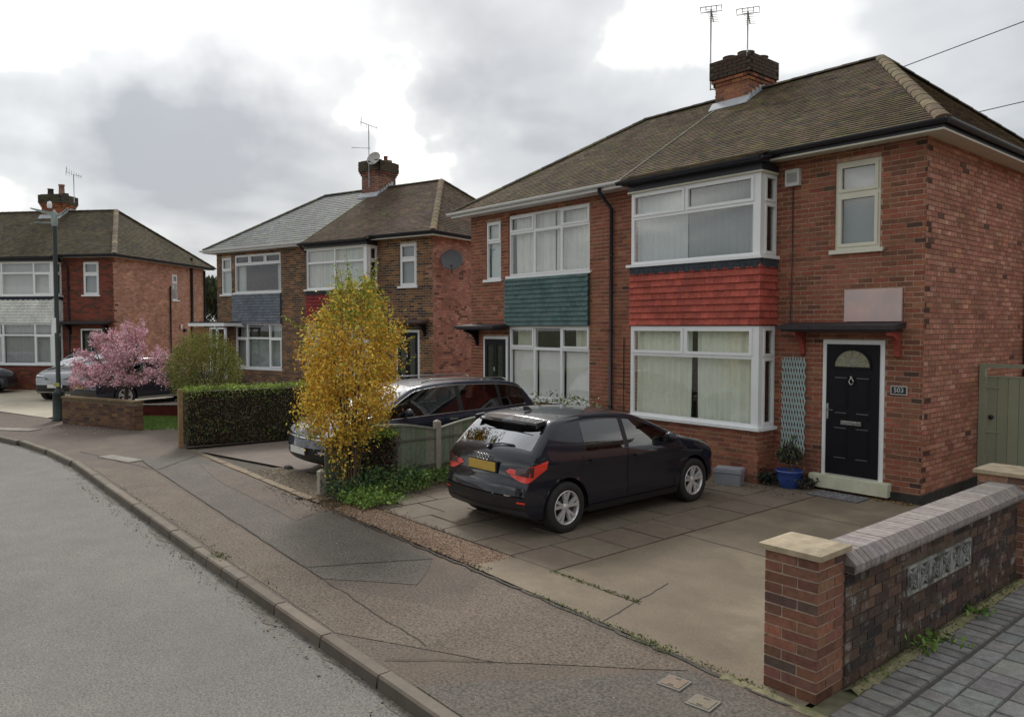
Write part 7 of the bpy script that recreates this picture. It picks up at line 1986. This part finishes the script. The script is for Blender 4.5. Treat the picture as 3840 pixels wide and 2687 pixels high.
# ---- grass plot beside the low wall
sheet('grass_plot', [(-19.86, 5.02), (-19.15, 5.95), (-18.55, 6.95), (-20.9, 7.7), (-22.9, 5.5), (-22.3, 4.2)], -0.004, mat('turf_soil', (0.05, 0.07, 0.025), 0.95, 0.3, 8))
poly = [(-19.86, 5.02), (-19.15, 5.95), (-18.55, 6.95), (-20.9, 7.7), (-22.9, 5.5), (-22.3, 4.2)]
def inpoly(x, y):
    c_ = False; j = len(poly) - 1
    for i in range(len(poly)):
        (xi, yi), (xj, yj) = poly[i], poly[j]
        if (yi > y) != (yj > y) and x < (xj - xi) * (y - yi) / (yj - yi) + xi: c_ = not c_
        j = i
    return c_
P = []
while len(P) < 9000:
    x, y = g.uniform(-23, -18.5), g.uniform(4.1, 7.8)
    if inpoly(x, y): P.append((x, y, 0.03))
P = np.array(P); leaf_object('grass', P, g.uniform(0.06, 0.12, len(P)), palc(g, len(P), [(4, (0.13, 0.24, 0.05)), (3, (0.18, 0.30, 0.06)), (1, (0.22, 0.24, 0.08))]), seed=60, aspect=0.16, updir=2.2)['kind'] = 'stuff'
sheet('front_path', [(-16.3, 4.94), (-19.85, 4.90), (-19.86, 5.02), (-19.15, 5.95), (-18.55, 6.95), (-17.4, 9.5), (-15.9, 10.5)], 0.0015, PATHM)
sheet('front_yards', [(-2.3, 4.7), (-16, 4.95), (-20.5, 4.4), (-29, 1.3), (-60, -24), (-75, 40), (20, 40), (20, 14), (-2.3, 14)], -0.034, SOIL)

# ---- distant trees seen between the houses
ball_bush('distant_tree', (-48.5, 16.5, 3.1), 3.2, 2.6, 'grey green distant tree in the gap between the far and middle houses', 9000, [(3, (0.09, 0.11, 0.06)), (2, (0.13, 0.14, 0.08))], 71, size=(0.25, 0.5), cat='tree')

# ------------------------------------------------------------------ lamp post
LPM = mat('dark_green_paint', (0.020, 0.034, 0.028), 0.5, 0.15, 8)
lp = empty('lamp_post', (-23.35, 3.86, 0)); tag(lp, 'dark green lamp post with a twin armed lantern at the far end of the footpath', 'lamp post')
m = MB(); m.lathe([(0.17, 0), (0.17, 0.1), (0.155, 0.12), (0.145, 0.72), (0.155, 0.74), (0.085, 0.82), (0.058, 0.9), (0.052, 5.2)], seg=16); m.build('pole', LPM, lp)
m = MB(); m.box(-0.075, 0.03, -0.085, -0.075, 2.35, 2.75); m.build('pole_label', W_UPVC, lp).rotation_euler = (0, 0, R(45))
m = MB(); m.box(-0.08, 0.08, -0.085, -0.075, 0.92, 1.02); m.build('pole_tag', mat('tag_yellow', (0.4, 0.4, 0.12), 0.6), lp).rotation_euler = (0, 0, R(45))
GRYP = mat('pale_green_metal', (0.27, 0.33, 0.30), 0.5, 0.1, 8)
m = MB(); m.lathe([(0.065, 5.18), (0.08, 5.25), (0.08, 5.50), (0.05, 5.56), (0.001, 5.63)], seg=14); m.build('lantern_head', GRYP, lp)
rz_ = math.atan2(rvec[1], rvec[0])
m = MB(); m.hexa([(-0.56, -0.11, 5.62), (0.0, -0.08, 5.44), (0.0, 0.08, 5.44), (-0.56, 0.11, 5.62), (-0.57, -0.11, 5.655), (0.0, -0.09, 5.54), (0.0, 0.09, 5.54), (-0.57, 0.11, 5.655)]); m.build('lantern_arm', GRYP, lp).rotation_euler = (0, 0, rz_)
m = MB(); m.tube([(0.05, 0, 5.45), (0.2, 0, 5.52), (0.36, 0, 5.66)], [0.03, 0.025, 0.015], 6); m.tube([(-0.05, 0, 5.27), (-0.55, 0, 5.28)], [0.025, 0.018], 6); m.build('lantern_bracket', GRYP, lp).rotation_euler = (0, 0, rz_)
m = MB(); m.lathe([(0.001, 5.84), (0.05, 5.82), (0.06, 5.74), (0.05, 5.66)], (-0.12, 0, 0), seg=10); m.build('photocell', W_UPVC, lp).rotation_euler = (0, 0, rz_)
m = MB(); m.tube([(0.0, 0, 1.42), (-0.28, 0.0, 1.36), (0.2, 0.0, 1.5)], 0.012, 5); m.build('pole_bracket', LPM, lp).rotation_euler = (0, 0, rz_)

# ------------------------------------------------------------------ doorstep things
pt = empty('flower_pot', (-6.17, 10.90, 0)); tag(pt, 'glazed blue flower pot with a small dark leafy plant below the trellis', 'plant pot')
m = MB(); m.lathe([(0.001, 0.0), (0.12, 0.0), (0.14, 0.02), (0.19, 0.16), (0.20, 0.25), (0.215, 0.26), (0.215, 0.285), (0.19, 0.285), (0.185, 0.24), (0.001, 0.235)], seg=28); m.build('pot', mat('blue_glaze', (0.03, 0.075, 0.30), 0.25, 0.15, 12, coat=0.6), pt)
g = np.random.default_rng(81); n = 900; d = g.normal(size=(n, 3)); d /= np.linalg.norm(d, axis=1)[:, None]; P = d * g.uniform(0.4, 1, (n, 1)) * np.array([0.22, 0.2, 0.17]) + np.array([0.0, 0, 0.53])
P[:60] = np.stack([g.normal(size=60) * 0.03 + 0.05, g.normal(size=60) * 0.03, g.uniform(0.6, 0.82, 60)], 1)
leaf_object('foliage', P, g.uniform(0.03, 0.07, n), palc(g, n, [(4, (0.035, 0.05, 0.03)), (2, (0.09, 0.11, 0.03)), (2, (0.05, 0.03, 0.06)), (1, (0.20, 0.20, 0.12))]), pt, seed=82)['kind'] = 'stuff'
m = MB(); rb = random.Random(3)
for k in range(9):
    a = rb.uniform(0, 6.28); m.tube([(0, 0, 0.22), (0.06 * math.cos(a), 0.06 * math.sin(a), 0.38), (0.15 * math.cos(a), 0.15 * math.sin(a), 0.55)], 0.005, 4)
m.build('stems', BARK, pt)
bx = empty('storage_box', (-6.93, 10.42, 0), R(20)); tag(bx, 'small grey plastic storage box with a lid against the brick below the bay window', 'box')
BXM = mat('grey_box_plastic', (0.30, 0.31, 0.34), 0.5, 0.08, 10)
m = MB(); m.hexa([(-0.19, -0.13, 0), (0.19, -0.13, 0), (0.19, 0.13, 0), (-0.19, 0.13, 0), (-0.21, -0.15, 0.19), (0.21, -0.15, 0.19), (0.21, 0.15, 0.19), (-0.21, 0.15, 0.19)]); m.build('tub', BXM, bx)
m = MB(); m.box(-0.22, 0.22, -0.16, 0.16, 0.20, 0.255); m.box(-0.20, 0.20, -0.14, 0.14, 0.255, 0.268); m.build('lid', BXM, bx)
plant_patch('dark_plant', 'small dark low plant on the ground at the foot of the bay corner', 9, (-6.62, -6.42, 10.72, 11.0), 0.24, [(3, (0.03, 0.045, 0.03)), (1, (0.06, 0.06, 0.04))], 83, per=40, cat='plant')
plant_patch('dark_plant', 'dark clump between the blue pot and the cream door step', 7, (-5.98, -5.92, 10.9, 11.08), 0.22, [(3, (0.035, 0.035, 0.028)), (1, (0.08, 0.06, 0.04))], 84, per=34, cat='plant')
dm = empty('door_mat', (-5.36, 10.86, 0.012)); tag(dm, 'patterned grey and white mat lying on the ground in front of the door step', 'door mat')
m = MB(); m.box(-0.38, 0.38, -0.21, 0.21, -0.008, 0.004, (0.10, 0.095, 0.10)); m.build('mat_base', WOODM, dm)
m = MB(); rb = random.Random(9)
for i in range(19):
    for j in range(10):
        if (i + j) % 2 == 0 or rb.random() < 0.25:
            x = -0.36 + i * 0.039; y = -0.19 + j * 0.040; s_ = 0.016
            m.face([(x, y - s_ + .018, 0.006), (x + s_, y + .018, 0.006), (x, y + s_ + .018, 0.006), (x - s_, y + .018, 0.006)], jit((0.46, 0.45, 0.47), rb, 0.2))
stuff(m.build('mat_pattern', WOODM, dm))

# dead leaves and grit gathered under the bush, along the walls and in the gutter
g = np.random.default_rng(91); pts = []
for i in range(900): pts.append((g.normal(-9.7, 0.45), g.normal(5.05, 0.22), 0.016))
for i in range(350): pts.append((g.uniform(-10.3, -6.8), g.uniform(11.0, 11.2), 0.014))
for i in range(260): pts.append((g.uniform(-5.0, -4.4), g.normal(11.1, 0.06), 0.014))
scatter('fallen_leaves', pts, (0.014, 0.036), [(3, (0.55, 0.34, 0.06)), (3, (0.22, 0.12, 0.05)), (2, (0.12, 0.08, 0.05))], 92)
pts = []
for i in range(2200):
    q, d_ = along(kerb, g.uniform(2, 26)); n_ = Vector((-d_.y, d_.x, 0)); n_ = -n_ if n_.y > 0 else n_
    o_ = abs(g.normal(0.03, 0.09)); pts.append((q.x + n_.x * o_, q.y + n_.y * o_, -0.092))
scatter('gutter_grit', pts, (0.006, 0.022), [(3, (0.10, 0.085, 0.065)), (2, (0.17, 0.15, 0.12)), (1, (0.30, 0.27, 0.22))], 93)
pts = [(g.uniform(-14, -2.8), g.uniform(2.95, 4.6), 0.012) for _ in range(500)]
scatter('path_grit', pts, (0.006, 0.018), [(3, (0.26, 0.22, 0.17)), (2, (0.06, 0.05, 0.04)), (1, (0.45, 0.42, 0.36))], 94)
